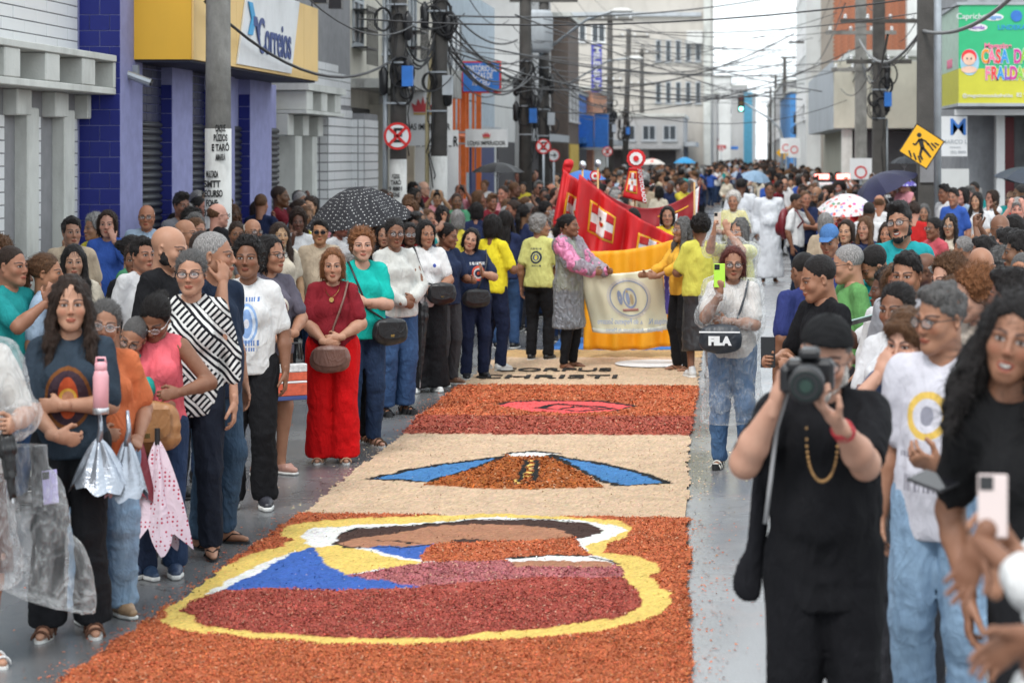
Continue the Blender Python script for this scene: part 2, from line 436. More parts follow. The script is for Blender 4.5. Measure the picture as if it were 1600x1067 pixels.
def cloth_material(name, fn=None, rough=.88, spec=.16, bump=.25, sheen=.0):
    """fabric in the object's own colour; fn(g, base, v, X, Y, Z, front) may print on it"""
    if name in MATS: return MATS[name]
    m, nt, b = new_mat(name); g = N(nt); base = g.n('ShaderNodeObjectInfo').outputs['Color']
    v = g.obj(); X, Y, Z = g.xyz(v)
    bl = g.noise(v, 9, 4, .6)
    dk = g.mix(1, base, (.8, .8, .8, 1), 'MULTIPLY')
    col = g.mix(g.ramp(bl, [(.3, 0), (.7, 1)]), dk, base)
    if fn: col = fn(g, col, v, X, Y, Z, g.lt(Y, -.02))
    nt.links.new(col, b.inputs['Base Color']); b.inputs['Roughness'].default_value = rough
    b.inputs['Specular IOR Level'].default_value = spec
    if sheen: b.inputs['Sheen Weight'].default_value = sheen
    wv = g.noise(v, 420, 2); big = g.noise(g.scale(v, 1, 1, .55), 26, 4, .6)
    dn = g.n('ShaderNodeTexNoise'); dn.inputs['Scale'].default_value = 7; dn.inputs['Detail'].default_value = 2; dn.inputs['Distortion'].default_value = 1.4; g.put(dn.inputs['Vector'], g.scale(v, 1, 1, .5))
    rid = g.m('POWER', g.m('SUBTRACT', 1.0, g.mul(g.absv(g.sub(dn.outputs['Fac'], .5)), 5), clamp=True), 2.2)
    dn2 = g.n('ShaderNodeTexNoise'); dn2.inputs['Scale'].default_value = 13; dn2.inputs['Detail'].default_value = 2; dn2.inputs['Distortion'].default_value = 1.2; g.put(dn2.inputs['Vector'], g.scale(v, 1, 1, .7))
    rid2 = g.m('POWER', g.m('SUBTRACT', 1.0, g.mul(g.absv(g.sub(dn2.outputs['Fac'], .52)), 6), clamp=True), 2.2)
    g.bump(g.add(g.add(g.mul(wv, .10), g.mul(big, .8)), g.add(g.mul(rid, .75), g.mul(rid2, .22))), min(1, bump * 1.25), .02, b)
    MATS[name] = m; return m
SKIN = skin_material(); HAIR = hair_material()
CLOTH = cloth_material("cloth")
def f_jeans(g, base, v, X, Y, Z, fr):
    n = g.noise(g.scale(v, 1, 1, .3), 40, 4, .65); w = g.noise(v, 5, 3)
    lt = g.mix(1, base, (1.55, 1.5, 1.4, 1), 'MULTIPLY')
    c = g.mix(g.mul(g.ramp(n, [(.35, 0), (.7, 1)]), .35), base, lt)
    return g.mix(g.mul(g.ramp(w, [(.45, 0), (.7, 1)]), .45), c, lt)
JEANS = cloth_material("denim", f_jeans, rough=.8, bump=.35)
def f_zebra(g, base, v, X, Y, Z, fr):
    a = g.noise(v, 7, 1); b_ = g.m('SINE', g.add(g.mul(g.add(X, g.mul(Z, g.sub(g.mul(g.gt(g.m('FRACT', g.mul(g.add(Z, X), 5.5)), .5), 2), 1))), 150), g.mul(a, 6)))
    return g.mix(g.gt(b_, .05), base, (.008, .008, .012, 1))
ZEBRA = cloth_material("black_white_print", f_zebra)
def f_dots(dot, bgc=None, sc=40, r=.26):
    def f(g, base, v, X, Y, Z, fr):
        d = g.vor(v, sc, rnd=.12); bg = c4(bgc) if bgc else base
        return g.mix(g.lt(d, r), bg, c4(dot))
    return f
def f_floral(g, base, v, X, Y, Z, fr):
    d = g.vor(v, 14); c = g.vor(v, 14, out='Color'); d2 = g.vor(v, 31)
    pal = g.ramp(g.xyz(c)[0], [(.0, (.75, .06, .07)), (.4, (.8, .18, .14)), (.6, (.3, .32, .6)), (.8, (.1, .3, .16)), (1, (.75, .1, .3))])
    x = g.mix(g.lt(d, .38), base, pal)
    return g.mix(g.mul(g.lt(d2, .22), g.gt(d, .38)), x, (.25, .12, .35, 1))
FLORAL = cloth_material("floral_print", f_floral)
def emblem(cx, cz, rings, ink=(.8, .8, .8), back=False, text_rows=()):
    """round emblem printed on the chest: list of (rx, rz, colour or None)"""
    def f(g, base, v, X, Y, Z, fr):
        col = base; side = g.gt(Y, .02) if back else fr
        nz = g.noise(v, 55, 3)
        for rx, rz, c in rings:
            e = g.add(g.ell(X, Z, cx, cz, rx, rz), g.mul(g.sub(nz, .5), .12))
            col = g.mix(g.mul(side, g.lt(e, 1)), col, c4(c) if c else base)
        for z0, hh, half in text_rows:
            t = g.mul(g.lt(g.absv(g.sub(Z, z0)), hh), g.lt(g.absv(g.sub(X, cx)), half))
            wd = g.gt(g.m('SINE', g.add(g.mul(X, 330), g.mul(g.noise(g.scale(v, 1, 0, 0), 30, 2), 18))), -.2)
            col = g.mix(g.mul(g.mul(side, t), wd), col, c4(ink))
        return col
    return f
def plastic_material(name, color=(.85, .87, .88), alpha=.35, rough=.18, base=0.0):
    if name in MATS: return MATS[name]
    m, nt, b = new_mat(name); g = N(nt); v = g.obj()
    n = g.noise(g.scale(v, 1, 1, .45), 13, 5, .65)
    b.inputs['Base Color'].default_value = c4(color); b.inputs['Roughness'].default_value = rough
    b.inputs['Specular IOR Level'].default_value = .6
    lw = g.n('ShaderNodeLayerWeight'); lw.inputs[0].default_value = .35
    d1 = g.n('ShaderNodeTexNoise'); d1.inputs['Scale'].default_value = 7; d1.inputs['Detail'].default_value = 3; d1.inputs['Distortion'].default_value = 1.8; g.put(d1.inputs['Vector'], g.scale(v, 1, 1, .5))
    rd = g.m('POWER', g.m('SUBTRACT', 1.0, g.mul(g.absv(g.sub(d1.outputs['Fac'], .5)), 7), clamp=True), 3.0)
    a = g.add(g.add(g.mul(g.ramp(n, [(.38, .3), (.62, 1.1)]), alpha), g.mul(rd, .20)), g.mul(lw.outputs['Facing'], .30)); n = g.add(n, g.mul(rd, .8))
    nt.links.new(g.m('MAXIMUM', g.m('MINIMUM', a, 1.0), base), b.inputs['Alpha'])
    g.bump(n, .9, .02, b); MATS[name] = m; return m
CLEAR = plastic_material("clear_plastic", alpha=.11, rough=.1)
SHEET = plastic_material("sheet_plastic", alpha=.05, rough=.08)
FOG = plastic_material("smoked_plastic", (.30, .31, .34), .66, .3, .62)
PINKP = plastic_material("pink_plastic", (.70, .22, .40), .8, .3, .9)
SOLE = plain("shoe_sole", (.7, .7, .68), .6, dirt=.3)
RUBBER = plain("black_rubber", (.02, .02, .022), .55)
LEATHER = cloth_material("leather", rough=.42, spec=.5, bump=.15)
GLASSF = plain("dark_frame", (.015, .012, .012), .3)
LENS_DK = plain("dark_lens", (.01, .01, .012), .08)
m_, nt_, b_ = new_mat("clear_lens"); b_.inputs['Base Color'].default_value = (.8, .85, .9, 1); b_.inputs['Roughness'].default_value = .05; b_.inputs['Alpha'].default_value = .16; LENS = m_
GOLD = plain("gold_metal", (.75, .5, .18), .25, 1); STEEL = plain("steel", (.55, .56, .58), .35, .9)
BLACKP = plain("black_plastic", (.012, .012, .014), .35)

# ---------------------------------------------------------------- heads, hair, hands (templates in their own frames)
def cat(meshes):
    V = []; Q = []; n = 0
    for v, q in meshes:
        V.append(v); Q.append(q + n); n += len(v)
    return np.concatenate(V), np.concatenate(Q)
_HEAD = {}
def head_template(kind, vox):
    key = (kind, vox)
    if key in _HEAD: return _HEAD[key]
    male = kind.startswith('m'); s = SDF((-.1, -.135, -.19), (.1, .135, .135), vox); j = 1.12 if male else 1.0
    s.ell((0, .016, .034), (.0765, .0965, .086), .02).ell((0, -.022, -.03), (.061, .070, .088), .03)
    s.cone((0, -.066, -.098), (0, -.066, -.094), .020 * j, .02, .03)
    for x in (-1, 1):
        s.cone((x * .047 * j, .005, -.055), (x * .014, -.062, -.095), .021, .018 * j, .03)
        s.ell((x * .041, -.056, -.028), (.026, .026, .024), .025)
        s.cone((x * .016, -.088, .0165), (x * .05, -.074, .0155), .0085 if male else .006, .007, .014)
    s.cone((0, -.090, .010), (0, -.108, -.031), .0065, .0105, .012)
    for x in (-1, 1):
        s.ell((x * .0115, -.1, -.036), (.0085, .010, .0075), .008)
        s.ell((x * .0315, -.101, .002), (.0155, .012, .0095), .014, 's')
        s.ell((x * .0315, -.0715, .0), (.0165, .0150, .0125), .006)
        s.ell((x * .0775, .014, -.006), (.0085, .019, .031), .008, rot=Euler((R(12), 0, R(x * 22))).to_matrix())
        s.ell((x * .083, .006, -.004), (.006, .010, .018), .004, 's')
    for x in (-1, 1): s.cone((x * .019, -.099, -.032), (x * .033, -.090, -.066), .004, .003, .008, op='s')
    s.ell((0, -.094, -.0625), (.022, .0095, .0062), .006).ell((0, -.0925, -.0715), (.0185, .0098, .0065), .006)
    if 'open' in kind: s.ell((0, -.104, -.071), (.0195, .012, .007), .005, 's').ell((0, -.088, -.0865), (.02, .012, .008), .01)
    s.cone((0, .03, -.05), (0, .035, -.175), .056 if male else .05, .058 if male else .051, .03)
    V, Q = s.mesh(); _HEAD[key] = (V, Q); return V, Q
def strands(seed, amp, f=(60, 60, 12)):
    def fn(P): return amp * vnoise(P * np.array(f), seed) + amp * .6 * vnoise(P * np.array(f) * 2.1 + 7, seed + 1)
    return fn
_HAIR = {}
def fray(V, Q, style, vox):
    """loose strands growing out of the hair's surface"""
    r = np.random.default_rng(len(style) * 7 + 1); n1 = np.cross(V[Q[:, 2]] - V[Q[:, 0]], V[Q[:, 3]] - V[Q[:, 1]]); N_ = np.zeros_like(V)
    for k in range(4): np.add.at(N_, Q[:, k], n1)
    N_ /= np.linalg.norm(N_, axis=1, keepdims=True) + 1e-9
    cnt = {'bald': 500, 'buzz': 1500}.get(style, 3200 if vox < .006 else 1500); i = r.integers(0, len(V), cnt); i = i[(N_[i, 2] > -.5)]; cnt = len(i)
    p = V[i] - N_[i] * .002; nn = N_[i]; curl = style in ('afro', 'curlyshort', 'longcurly'); L = {'buzz': .008, 'bald': .010, 'short': .020, 'quiff': .024, 'afro': .022, 'curlyshort': .026, 'bun': .03, 'topbun': .03, 'ponytail': .04, 'boyhair': .035}.get(style, .055) * r.uniform(.5, 1.3, (cnt, 1))
    flow = np.array([[0, .25, -1.]]) if style not in ('bun', 'ponytail', 'topbun') else np.array([[0, 1., .1]])
    if style in ('quiff', 'afro', 'curlyshort', 'buzz'): flow = np.array([[0, .3, .3]])
    t = flow - nn * (nn * flow).sum(1, keepdims=True); t = t / (np.linalg.norm(t, axis=1, keepdims=True) + 1e-6)
    d = t + nn * ({'buzz': .5, 'afro': .7, 'curlyshort': .6, 'longcurly': .45}.get(style, .12)) + r.normal(0, .6 if curl else .16, (cnt, 3)); d /= np.linalg.norm(d, axis=1, keepdims=True)
    w = np.cross(d, nn); w /= np.linalg.norm(w, axis=1, keepdims=True) + 1e-6; w = w * (.0011 if vox < .006 else .0016)
    q = p + d * L * .5 + nn * L * (.08 if not curl else .2); e = q + (d * .8 + t * .3 + r.normal(0, .35 if curl else .1, (cnt, 3))) * L * .5 - nn * L * .05
    A = np.stack([p - w, p + w, q + w * .8, q - w * .8, e + w * .15, e - w * .15], 1).reshape(-1, 3); b = len(V) + np.arange(cnt)[:, None] * 6
    return np.concatenate([V, A]), np.concatenate([Q, b + np.array([[0, 1, 2, 3]]), b + np.array([[3, 2, 4, 5]])])
def hair_mesh(style, vox=.006):
    key = (style, vox)
    if key in _HAIR: return _HAIR[key]
    lo, hi = (-.17, -.16, -.42), (.17, .2, .22)
    if style in ('short', 'buzz', 'bald', 'quiff', 'bun', 'topbun'): lo = (-.12, -.14, -.14); hi = (.12, .2, .2)
    elif style in ('curlyshort', 'afro', 'boyhair'): lo = (-.15, -.16, -.15); hi = (.15, .18, .2)
    elif style == 'bob': lo = (-.14, -.14, -.2); hi = (.14, .17, .16)
    s = SDF(lo, hi, vox); C = (0, .02, .038)
    fc = [(0, -.075, .085), (0, -1, -.62)]          # hairline plane: forehead cut
    def cut_face(p=(0, -.062, .075), n=(0, -1, -.5)): s.plane(p, n, .012)
    if style == 'short':
        s.ell(C, (.084, .103, .094), 0); s.ell((0, -.03, .09), (.06, .06, .035), .02); cut_face((0, -.066, .07), (0, -1, -.62)); s.disp(lambda P_: .010 * vnoise(P_ * 30, 41)); s.plane((0, .03, -.045), (0, .35, -1)); s.disp(strands(1, .006, (95, 95, 45)))
    elif style == 'quiff':
        s.ell(C, (.082, .101, .092), 0); s.ell((0, -.045, .105), (.062, .055, .034), .02); s.ell((.01, .02, .11), (.06, .07, .035), .02); cut_face((0, -.078, .062), (0, -1, -.45)); s.plane((0, .03, -.04), (0, .35, -1)); s.disp(strands(2, .006, (50, 50, 50)))
    elif style == 'buzz':
        s.ell(C, (.0795, .0995, .0895), 0); cut_face((0, -.068, .07), (0, -1, -.62)); s.plane((0, .03, -.04), (0, .35, -1)); s.disp(strands(3, .002, (120, 120, 120)))
    elif style == 'bald':
        s.ell(C, (.0805, .1005, .09), 0); s.plane((0, .05, .045), (0, -.55, 1)); cut_face((0, -.02, .0), (0, -1, -.2)); s.plane((0, .03, -.04), (0, .3, -1)); s.disp(strands(4, .003))
    elif style == 'bob':
        s.ell(C, (.089, .108, .098), 0); s.ell((0, .03, -.04), (.093, .09, .09), .03)
        for x in (-1, 1): s.cone((x * .078, -.01, .03), (x * .082, -.012, -.10), .026, .022, .03, flat=(1, 0, 0), ratio=.7)
        cut_face((0, -.052, .06), (0, -1, -.28)); s.ell((0, -.1, -.05), (.062, .09, .13), .02, 's'); s.plane((0, 0, -.13), (0, .1, -1), .03); s.disp(strands(5, .008, (70, 70, 11)))
    elif style in ('long', 'longwavy', 'longcurly'):
        s.ell(C, (.088, .107, .098), 0); cut_face((0, -.072, .07), (0, -1, -.5))
        w = 1.25 if style == 'longcurly' else 1.0
        s.cone((0, .06, .03), (0, .085, -.3), .08 * w, .075 * w, .03, flat=(0, 1, 0), ratio=.55)
        for x in (-1, 1):
            s.cone((x * .076, .0, .03), (x * .098 * w, -.03, -.16), .028 * w, .034 * w, .03)
            s.cone((x * .098 * w, -.03, -.16), (x * .105 * w, -.06, -.27), .034 * w, .022 * w, .03)
        s.ell((0, -.105, -.045), (.059, .10, .125), .02, 's'); s.plane((0, -.075, .0), (0, -1, 0), .02) if style == 'long' else None
        s.ell((0, -.03, -.25), (.07, .07, .12), .02, 's')
        s.disp(strands(6, .006, (50, 50, 9)) if style == 'long' else strands(7, .013, (34, 34, 22) if style == 'longwavy' else (48, 48, 40)))
    elif style in ('bun', 'topbun', 'ponytail'):
        s.ell(C, (.083, .102, .092), 0); cut_face((0, -.07, .072), (0, -1, -.6)); s.plane((0, .03, -.05), (0, .5, -1))
        if style == 'bun': s.ell((0, .125, .05), (.042, .038, .04), .01)
        if style == 'topbun': s.ell((0, .09, .12), (.045, .045, .038), .01)
        if style == 'ponytail':
            s.ell((0, .12, .055), (.024, .024, .024), .01); s.cone((0, .12, .055), (0, .155, -.06), .022, .036, .01); s.cone((0, .155, -.06), (0, .135, -.24), .036, .016, .02)
        s.disp(strands(8, .0045, (80, 35, 80)))
    elif style == 'afro':
        s.ell((0, .03, .05), (.105, .118, .112), 0); cut_face((0, -.06, .078), (0, -1, -.35)); s.ell((0, -.105, -.045), (.06, .10, .12), .02, 's'); s.plane((0, .03, -.06), (0, .4, -1)); s.disp(strands(9, .011, (60, 60, 60)))
    elif style == 'curlyshort':
        s.ell((0, .024, .045), (.098, .112, .104), 0); s.ell((0, .05, -.03), (.09, .07, .07), .03); cut_face((0, -.062, .07), (0, -1, -.4)); s.ell((0, -.105, -.045), (.062, .10, .12), .02, 's'); s.plane((0, .03, -.08), (0, .3, -1)); s.disp(strands(10, .010, (55, 55, 55)))
    elif style == 'boyhair':
        s.ell((0, .02, .045), (.093, .108, .098), 0); s.cone((-.05, -.085, .075), (.075, -.055, .07), .022, .024, .03); s.cone((.07, -.05, .05), (.085, -.01, .0), .022, .018, .02)
        cut_face((0, -.085, .05), (0, -1, -.35)); s.ell((-.01, -.11, -.045), (.062, .10, .105), .015, 's'); s.plane((0, .03, -.05), (0, .3, -1)); s.disp(strands(11, .007, (30, 60, 60)))
    V, Q = s.mesh(); V, Q = fray(V, Q, style, vox)
    me = mesh_np('hair_' + style, V, Q, [HAIR]); _HAIR[key] = me; return me
def beard_mesh():
    if 'beard' in _HAIR: return _HAIR['beard']
    s = SDF((-.1, -.14, -.15), (.1, .06, .02), .005)
    s.cone((0, -.07, -.104), (0, -.068, -.095), .026, .024, .03)
    for x in (-1, 1):
        s.cone((x * .054, .002, -.03), (x * .050, -.004, -.06), .021, .025, .02); s.cone((x * .05, -.004, -.06), (x * .014, -.066, -.098), .026, .023, .02)
    s.ell((0, -.098, -.052), (.026, .009, .005), .006)
    s.ell((0, -.1, -.0675), (.026, .03, .0105), .004, 's'); s.disp(strands(15, .003, (90, 90, 90)))
    V, Q = s.mesh(); _HAIR['beard'] = mesh_np('beard', V, Q, [HAIR]); return _HAIR['beard']
_HAND = {}
CURL = {'relax': (22, 28, 18), 'flat': (4, 6, 4), 'grip': (62, 70, 35), 'fist': (80, 88, 50), 'hold': (38, 48, 25), 'point': (10, 12, 8)}
def hand_template(pose, vox):
    key = (pose, vox)
    if key in _HAND: return _HAND[key]
    s = SDF((-.07, -.07, -.06), (.1, .13, .215), vox)
    s.cone((0, 0, -.03), (0, 0, .03), .027, .027, .012, flat=(0, 1, 0), ratio=.78)
    s.cone((.004, 0, .035), (0, .002, .082), .033, .036, .015, flat=(0, 1, 0), ratio=.42)
    cu = CURL[pose]
    for i, (x, z, L, r) in enumerate(((.0285, .088, .068, .0086), (.0095, .093, .076, .009), (-.0095, .090, .071, .0086), (-.028, .082, .056, .0075))):
        p = np.array([x, .0, z - .012]); ang = 0; seg = (.012, .46 * L, .30 * L, .24 * L); spread = (x * 1.6) if pose in ('relax', 'flat') else x * .3
        for k in range(4):
            if k: ang += R(cu[k - 1] * (1 + (.08 * (i - 1))))
            d = np.array([spread if k < 2 else spread * .4, math.sin(ang), math.cos(ang)]); d /= np.linalg.norm(d); q = p + d * seg[k]
            s.cone(p, q, r * (1.05 - .07 * k), r * (1.0 - .07 * k), .0035); p = q
    t = {'flat': ((.8, .05, .62), (.55, .05, .85)), 'relax': ((.65, .35, .7), (.35, .4, .85))}.get(pose, ((.45, .62, .65), (-.1, .62, .75)))
    p = np.array([.02, .006, .018]); q = p + np.array([.022, .01, .022])
    s.cone(p, q, .016, .0135, .012)
    for d, L, r0, r1 in ((t[0], .032, .012, .0105), (t[1], .028, .0105, .0088)):
        d = np.array(d) / np.linalg.norm(d); r = q + d * L; s.cone(q, r, r0, r1, .004); q = r
    _HAND[key] = s.mesh(); return _HAND[key]
def glasses_mesh(kind='frame'):
    k = 'gl' + kind
    if k in _HAIR: return _HAIR[k]
    b = MB(); lens = MB()
    for x in (-1, 1):
        P = [(x * .0325 + .0245 * math.cos(a) * (1 - .05 * math.sin(a)), -.111 + abs(.0325 + .02 * math.cos(a if x > 0 else math.pi - a)) ** 2 * 3.5, -.001 + .0185 * math.sin(a)) for a in np.linspace(0, 2 * math.pi, 17)]
        b.tube(P, .0024 if kind == 'frame' else .0013, 5, 0)
        n = len(P) - 1; b.raw(P[:-1], [tuple(range(n))], 1)
        b.tube([(x * .058, -.098, .006), (x * .077, -.06, .006), (x * .083, .01, .004), (x * .082, .03, -.012)], .0018, 4, 0)
    b.tube([(-.009, -.112, .004), (0, -.116, .006), (.009, -.112, .004)], .0018, 5, 0)
    me = b.mesh('glasses_' + kind, [STEEL if kind == 'thin' else GLASSF, LENS_DK if kind == 'sun' else LENS], True); _HAIR[k] = me; return me
def cap_mesh(brim=True):
    k = 'cap%d' % brim
    if k in _HAIR: return _HAIR[k]
    s = SDF((-.11, -.2, -.02), (.11, .14, .16), .006)
    s.ell((0, .018, .045), (.088, .107, .095), 0); s.plane((0, -.02, .045), (0, .12, -1)); 
    if brim: s.cone((0, -.08, .048), (0, -.13, .036), .07, .05, .008, flat=(0, .25, 1), ratio=.1)
    s.ell((0, .018, .142), (.008, .008, .006), .002); s.disp(strands(3, .0015))
    V, Q = s.mesh(); _HAIR[k] = mesh_np('cap', V, Q, [CLOTH]); return _HAIR[k]

# ---------------------------------------------------------------- a person
def ik(a, b, l1, l2, pole):
    a, b, pole = Vector(a), Vector(b), Vector(pole); d = b - a; L = min(d.length, (l1 + l2) * .995); u = d.normalized()
    b = a + u * L; x = (l1 * l1 - l2 * l2 + L * L) / (2 * L); hgt = math.sqrt(max(l1 * l1 - x * x, 0))
    w = (pole - u * pole.dot(u))
    w = w.normalized() if w.length > 1e-5 else Vector((0, 1, 0))
    return a + u * x + w * hgt, b
ARMS = {  # wrist target (person's left side: +x), elbow pole, hand direction, palm normal, hand pose
    'down': ((.25, -.02, .86), (.3, .6, 0), (0, -.1, -1), (-1, .1, 0), 'relax'),
    'clasp': ((.075, -.225, 1.02), (1, .5, -.3), (-1, -.1, -.12), (0, 1, -.1), 'hold'),
    'claspr': ((.045, -.25, .985), (1, .5, -.3), (-1, .1, -.25), (0, 1, .2), 'hold'),
    'cross': ((-.04, -.21, 1.15), (1, .2, -.6), (-1, .2, .1), (0, 1, 0), 'hold'),
    'crossb': ((-.03, -.17, 1.12), (1, .2, -.6), (-1, .3, -.05), (0, 1, 0), 'hold'),
    'phone': ((.06, -.36, 1.36), (.6, .2, -1), (-.15, -.3, 1), (-.7, .6, .2), 'hold'),
    'phoneup': ((.09, -.36, 1.60), (.7, .3, -1), (-.2, -.2, 1), (-.7, .6, .2), 'hold'),
    'face': ((.085, -.15, 1.44), (.8, .2, -1), (-.35, .25, .9), (-.5, 1, 0), 'relax'),
    'head': ((.12, -.02, 1.66), (1, .2, .2), (-.7, .3, .4), (-.4, .4, -.8), 'flat'),
    'bag': ((.17, -.16, .98), (.6, .9, -.2), (-.4, -.9, -.3), (-.5, .3, -.8), 'grip'),
    'held': ((.14, -.27, 1.10), (.7, .6, -.6), (-.4, -.9, .1), (-.9, .3, 0), 'grip'),
    'forward': ((.14, -.42, 1.08), (.5, .5, -1), (-.1, -1, .05), (-1, 0, 0), 'grip'),
    'up': ((.20, -.10, 1.75), (1, .2, 0), (0, -.1, 1), (-.3, -1, 0), 'grip'),
    'clap': ((.05, -.27, 1.22), (1, .3, -.8), (-.25, -.75, .6), (-1, .1, 0), 'flat'),
    'hip': ((.17, -.07, .99), (1, .5, 0), (-.6, -.5, -.5), (-.5, .3, .3), 'hold'),
}
SKINS = {'pale': (.50, .285, .205), 'light': (.43, .235, .155), 'tan': (.335, .17, .105), 'mid': (.27, .13, .078), 'brown': (.215, .10, .058), 'dark': (.135, .062, .038), 'deep': (.075, .036, .024)}
HAIRC = {'black': (.012, .010, .010), 'dark': (.028, .016, .011), 'brown': (.10, .050, .024), 'auburn': (.20, .085, .035), 'blond': (.38, .22, .09), 'grey': (.27, .27, .27), 'dgrey': (.10, .10, .10), 'white': (.58, .57, .55), 'red': (.10, .025, .018)}
def person_meshes(p, vox=.014, hvox=.005, handvox=.006):
    """p: dict of the build, pose and clothes, for a 1.70 m figure. Returns {part: (V, Q, attrs)} and the head matrix"""
    g = p.get; male = g('sex', 'f') == 'm'; fat = g('fat', .3); sw = g('sw', 1.06 if male else .96); bust = 0 if male else g('bust', .7)
    lean = g('lean', (0, 0)); RL = (Matrix.Translation((0, 0, .95)) @ Matrix.Rotation(R(lean[0]), 4, 'X') @ Matrix.Rotation(R(lean[1]), 4, 'Y') @ Matrix.Translation((0, 0, -.95)))
    T = lambda v: np.array(RL @ Vector(v))
    tw = T
    feet = g('feet', ((.11, .02), (-.11, .0)))
    arms = g('arms', ('down', 'down'))
    J = {}
    for sd, i in ((1, 0), (-1, 1)):
        hip = np.array((sd * .088, .01, .92)); ank = np.array((feet[i][0], feet[i][1], .085))
        kn, ank = ik(hip, ank, .43, .415, (sd * .12, -1, 0)); J['leg', sd] = (hip, np.array(kn), np.array(ank))
        a = arms[i]; a = ARMS[a] if isinstance(a, str) else a
        wr, pole, hd, pn, hp = a[:5]
        if isinstance(arms[i], str) or (len(a) > 5 and a[5] == 'mirror'):
            mir = lambda v: (v[0] * sd, v[1], v[2])
            wr, pole, hd, pn = mir(wr), mir(pole), mir(hd), mir(pn)
        sh = T((sd * .163 * sw, .012, 1.375)); wr = Vector(wr)
        if isinstance(arms[i], str) and arms[i] not in ('down',): wr = RL @ wr
        el, wr = ik(sh, wr, .285, .255, pole); J['arm', sd] = (sh, np.array(el), np.array(wr), Vector(hd).normalized(), Vector(pn), hp)
    def torso(s, inf=0., k=.04, f=1.0):
        c = s
        def E(ce, r, kk=k): s.ell(T(ce), r, kk, rot=RL.to_3x3().to_4x4() if any(lean) else None, inf=inf)
        E((0, .008, 1.25), (.150 * sw, .103 + .015 * fat, .165), 0.0 if f else k)
        E((0, -.004, 1.07), (.118 + .055 * fat + (.012 if male else 0), .092 + .055 * fat, .15))
        s.ell((0, .012, .93), (.158 + .035 * fat, .11 + .03 * fat, .115), k, inf=inf)
        if fat > .35: E((0, -.05 - .05 * fat, 1.05), (.09 + .05 * fat, .06 + .05 * fat, .11))
        for x in (-1, 1):
            s.ell((x * .07, .055, .89), (.085 + .02 * fat, .075, .09), k, inf=inf)
            if bust: E((x * .066, -.085 - .01 * fat, 1.235), (.052 + .022 * bust, .045 + .022 * bust, .056 + .02 * bust), .03)
            s.cone(T((x * .03, .022, 1.425)), T((x * .15 * sw, .014, 1.378)), .043 + inf * .5, .048 + .008 * fat + inf * .5, .04)
    def arm(s, sd, inf0, inf1=None, t=1.0, k=.02):
        sh, el, wr = J['arm', sd][:3]; inf1 = inf0 if inf1 is None else inf1; q = 1 + .25 * fat
        r0, r1, r2 = .050 * q, .040 * q, .026
        if male: r0, r1 = r0 * 1.1, r1 * 1.08
        if t <= .5:
            e = sh + (el - sh) * t * 2; s.cone(sh, e, r0 + inf0, r0 + (r1 - r0) * t * 2 + inf1, k)
        else:
            s.cone(sh, el, r0 + inf0, r1 + inf0, k); tt = (t - .5) * 2; m = el + (wr - el) * min(tt, .3)
            s.cone(el, m, r1 + inf0, r1 * 1.03 + inf0, k)
            if tt > .3: e = el + (wr - el) * tt; s.cone(m, e, r1 * 1.03 + inf0, r1 + (r2 - r1) * tt + inf1, k)
    def leg(s, sd, inf0, inf1=None, t=1.0, k=.025):
        hp_, kn, an = J['leg', sd]; inf1 = inf0 if inf1 is None else inf1; q = 1 + .22 * fat
        s.cone(hp_, kn, .088 * q + inf0, .057 * q + inf0, k)
        if t > .5:
            tt = (t - .5) * 2; e = kn + (an - kn) * tt; c = kn + (an - kn) * .3 + np.array([0, .012, 0])
            if inf1 < .03: s.cone(kn, c, .054 * q + inf0, .056 * q + inf0, k)
            s.cone(kn, e, .053 * q + inf0, .057 + (.036 - .057) * tt + inf1, k)
    out = {}
    # bare body with neck, arms, legs, feet
    allp = [J['arm', 1][2], J['arm', -1][2], J['arm', 1][1], J['arm', -1][1]]
    lo = np.min(np.array(allp + [(-.26, -.2, 0), tuple(T((-.2, -.15, 1.3)))]), 0) - .09; hi = np.max(np.array(allp + [(.26, .17, 1.5), tuple(T((.2, .15, 1.5)))]), 0) + .09
    zmin = g('cutz', -.02); lo[2] = max(zmin, -.02)
    s = SDF(lo, hi, vox); torso(s, -.014)
    s.cone(T((0, .02, 1.38)), T((0, .012, 1.53)), .056 if male else .049, .05 if male else .046, .03)
    for sd in (1, -1):
        if g('top', 'tee') in ('tank', None): arm(s, sd, 0)
        else:
            sh_, el_, wr_ = J['arm', sd][:3]; q_ = (1 + .25 * fat) * (1.08 if male else 1); md_ = np.array(sh_) * .55 + np.array(el_) * .45
            s.cone(sh_, md_, .034, .044 * q_, .02); s.cone(md_, el_, .045 * q_, .041 * q_, .02); m2_ = el_ + (wr_ - el_) * .3; lg_ = -.020 if g('top', 'tee') in ('long', 'blouse', 'threeq', 'robe') else 0; s.cone(el_, m2_, .041 * q_ + lg_, .0415 * q_ + lg_, .02); s.cone(m2_, wr_, .0415 * q_ + lg_, .027, .02)
        leg(s, sd, -.016 if g('bottom', 'trousers') == 'trousers' else 0)
        an = J['leg', sd][2]; fo = g('toe', (.18, -.18))[0 if sd > 0 else 1]
        fd = np.array((math.sin(fo), -math.cos(fo), 0)); b0 = np.array((an[0], an[1], .036))
        s.cone(b0 - fd * .035, b0 + fd * .07, .030, .030, .02); s.cone(b0 + fd * .07, b0 + fd * .15 - np.array((0, 0, .012)), .036, .022, .015, flat=(0, 0, 1), ratio=.7)
        s.cone(an + np.array((0, 0, .02)), b0, .034, .03, .02)
    s.plane((0, 0, .004), (0, 0, -1))
    V, Q = s.mesh(); parts = [(V, Q)]; hpz = [np.full((len(V), 3), 9.)]
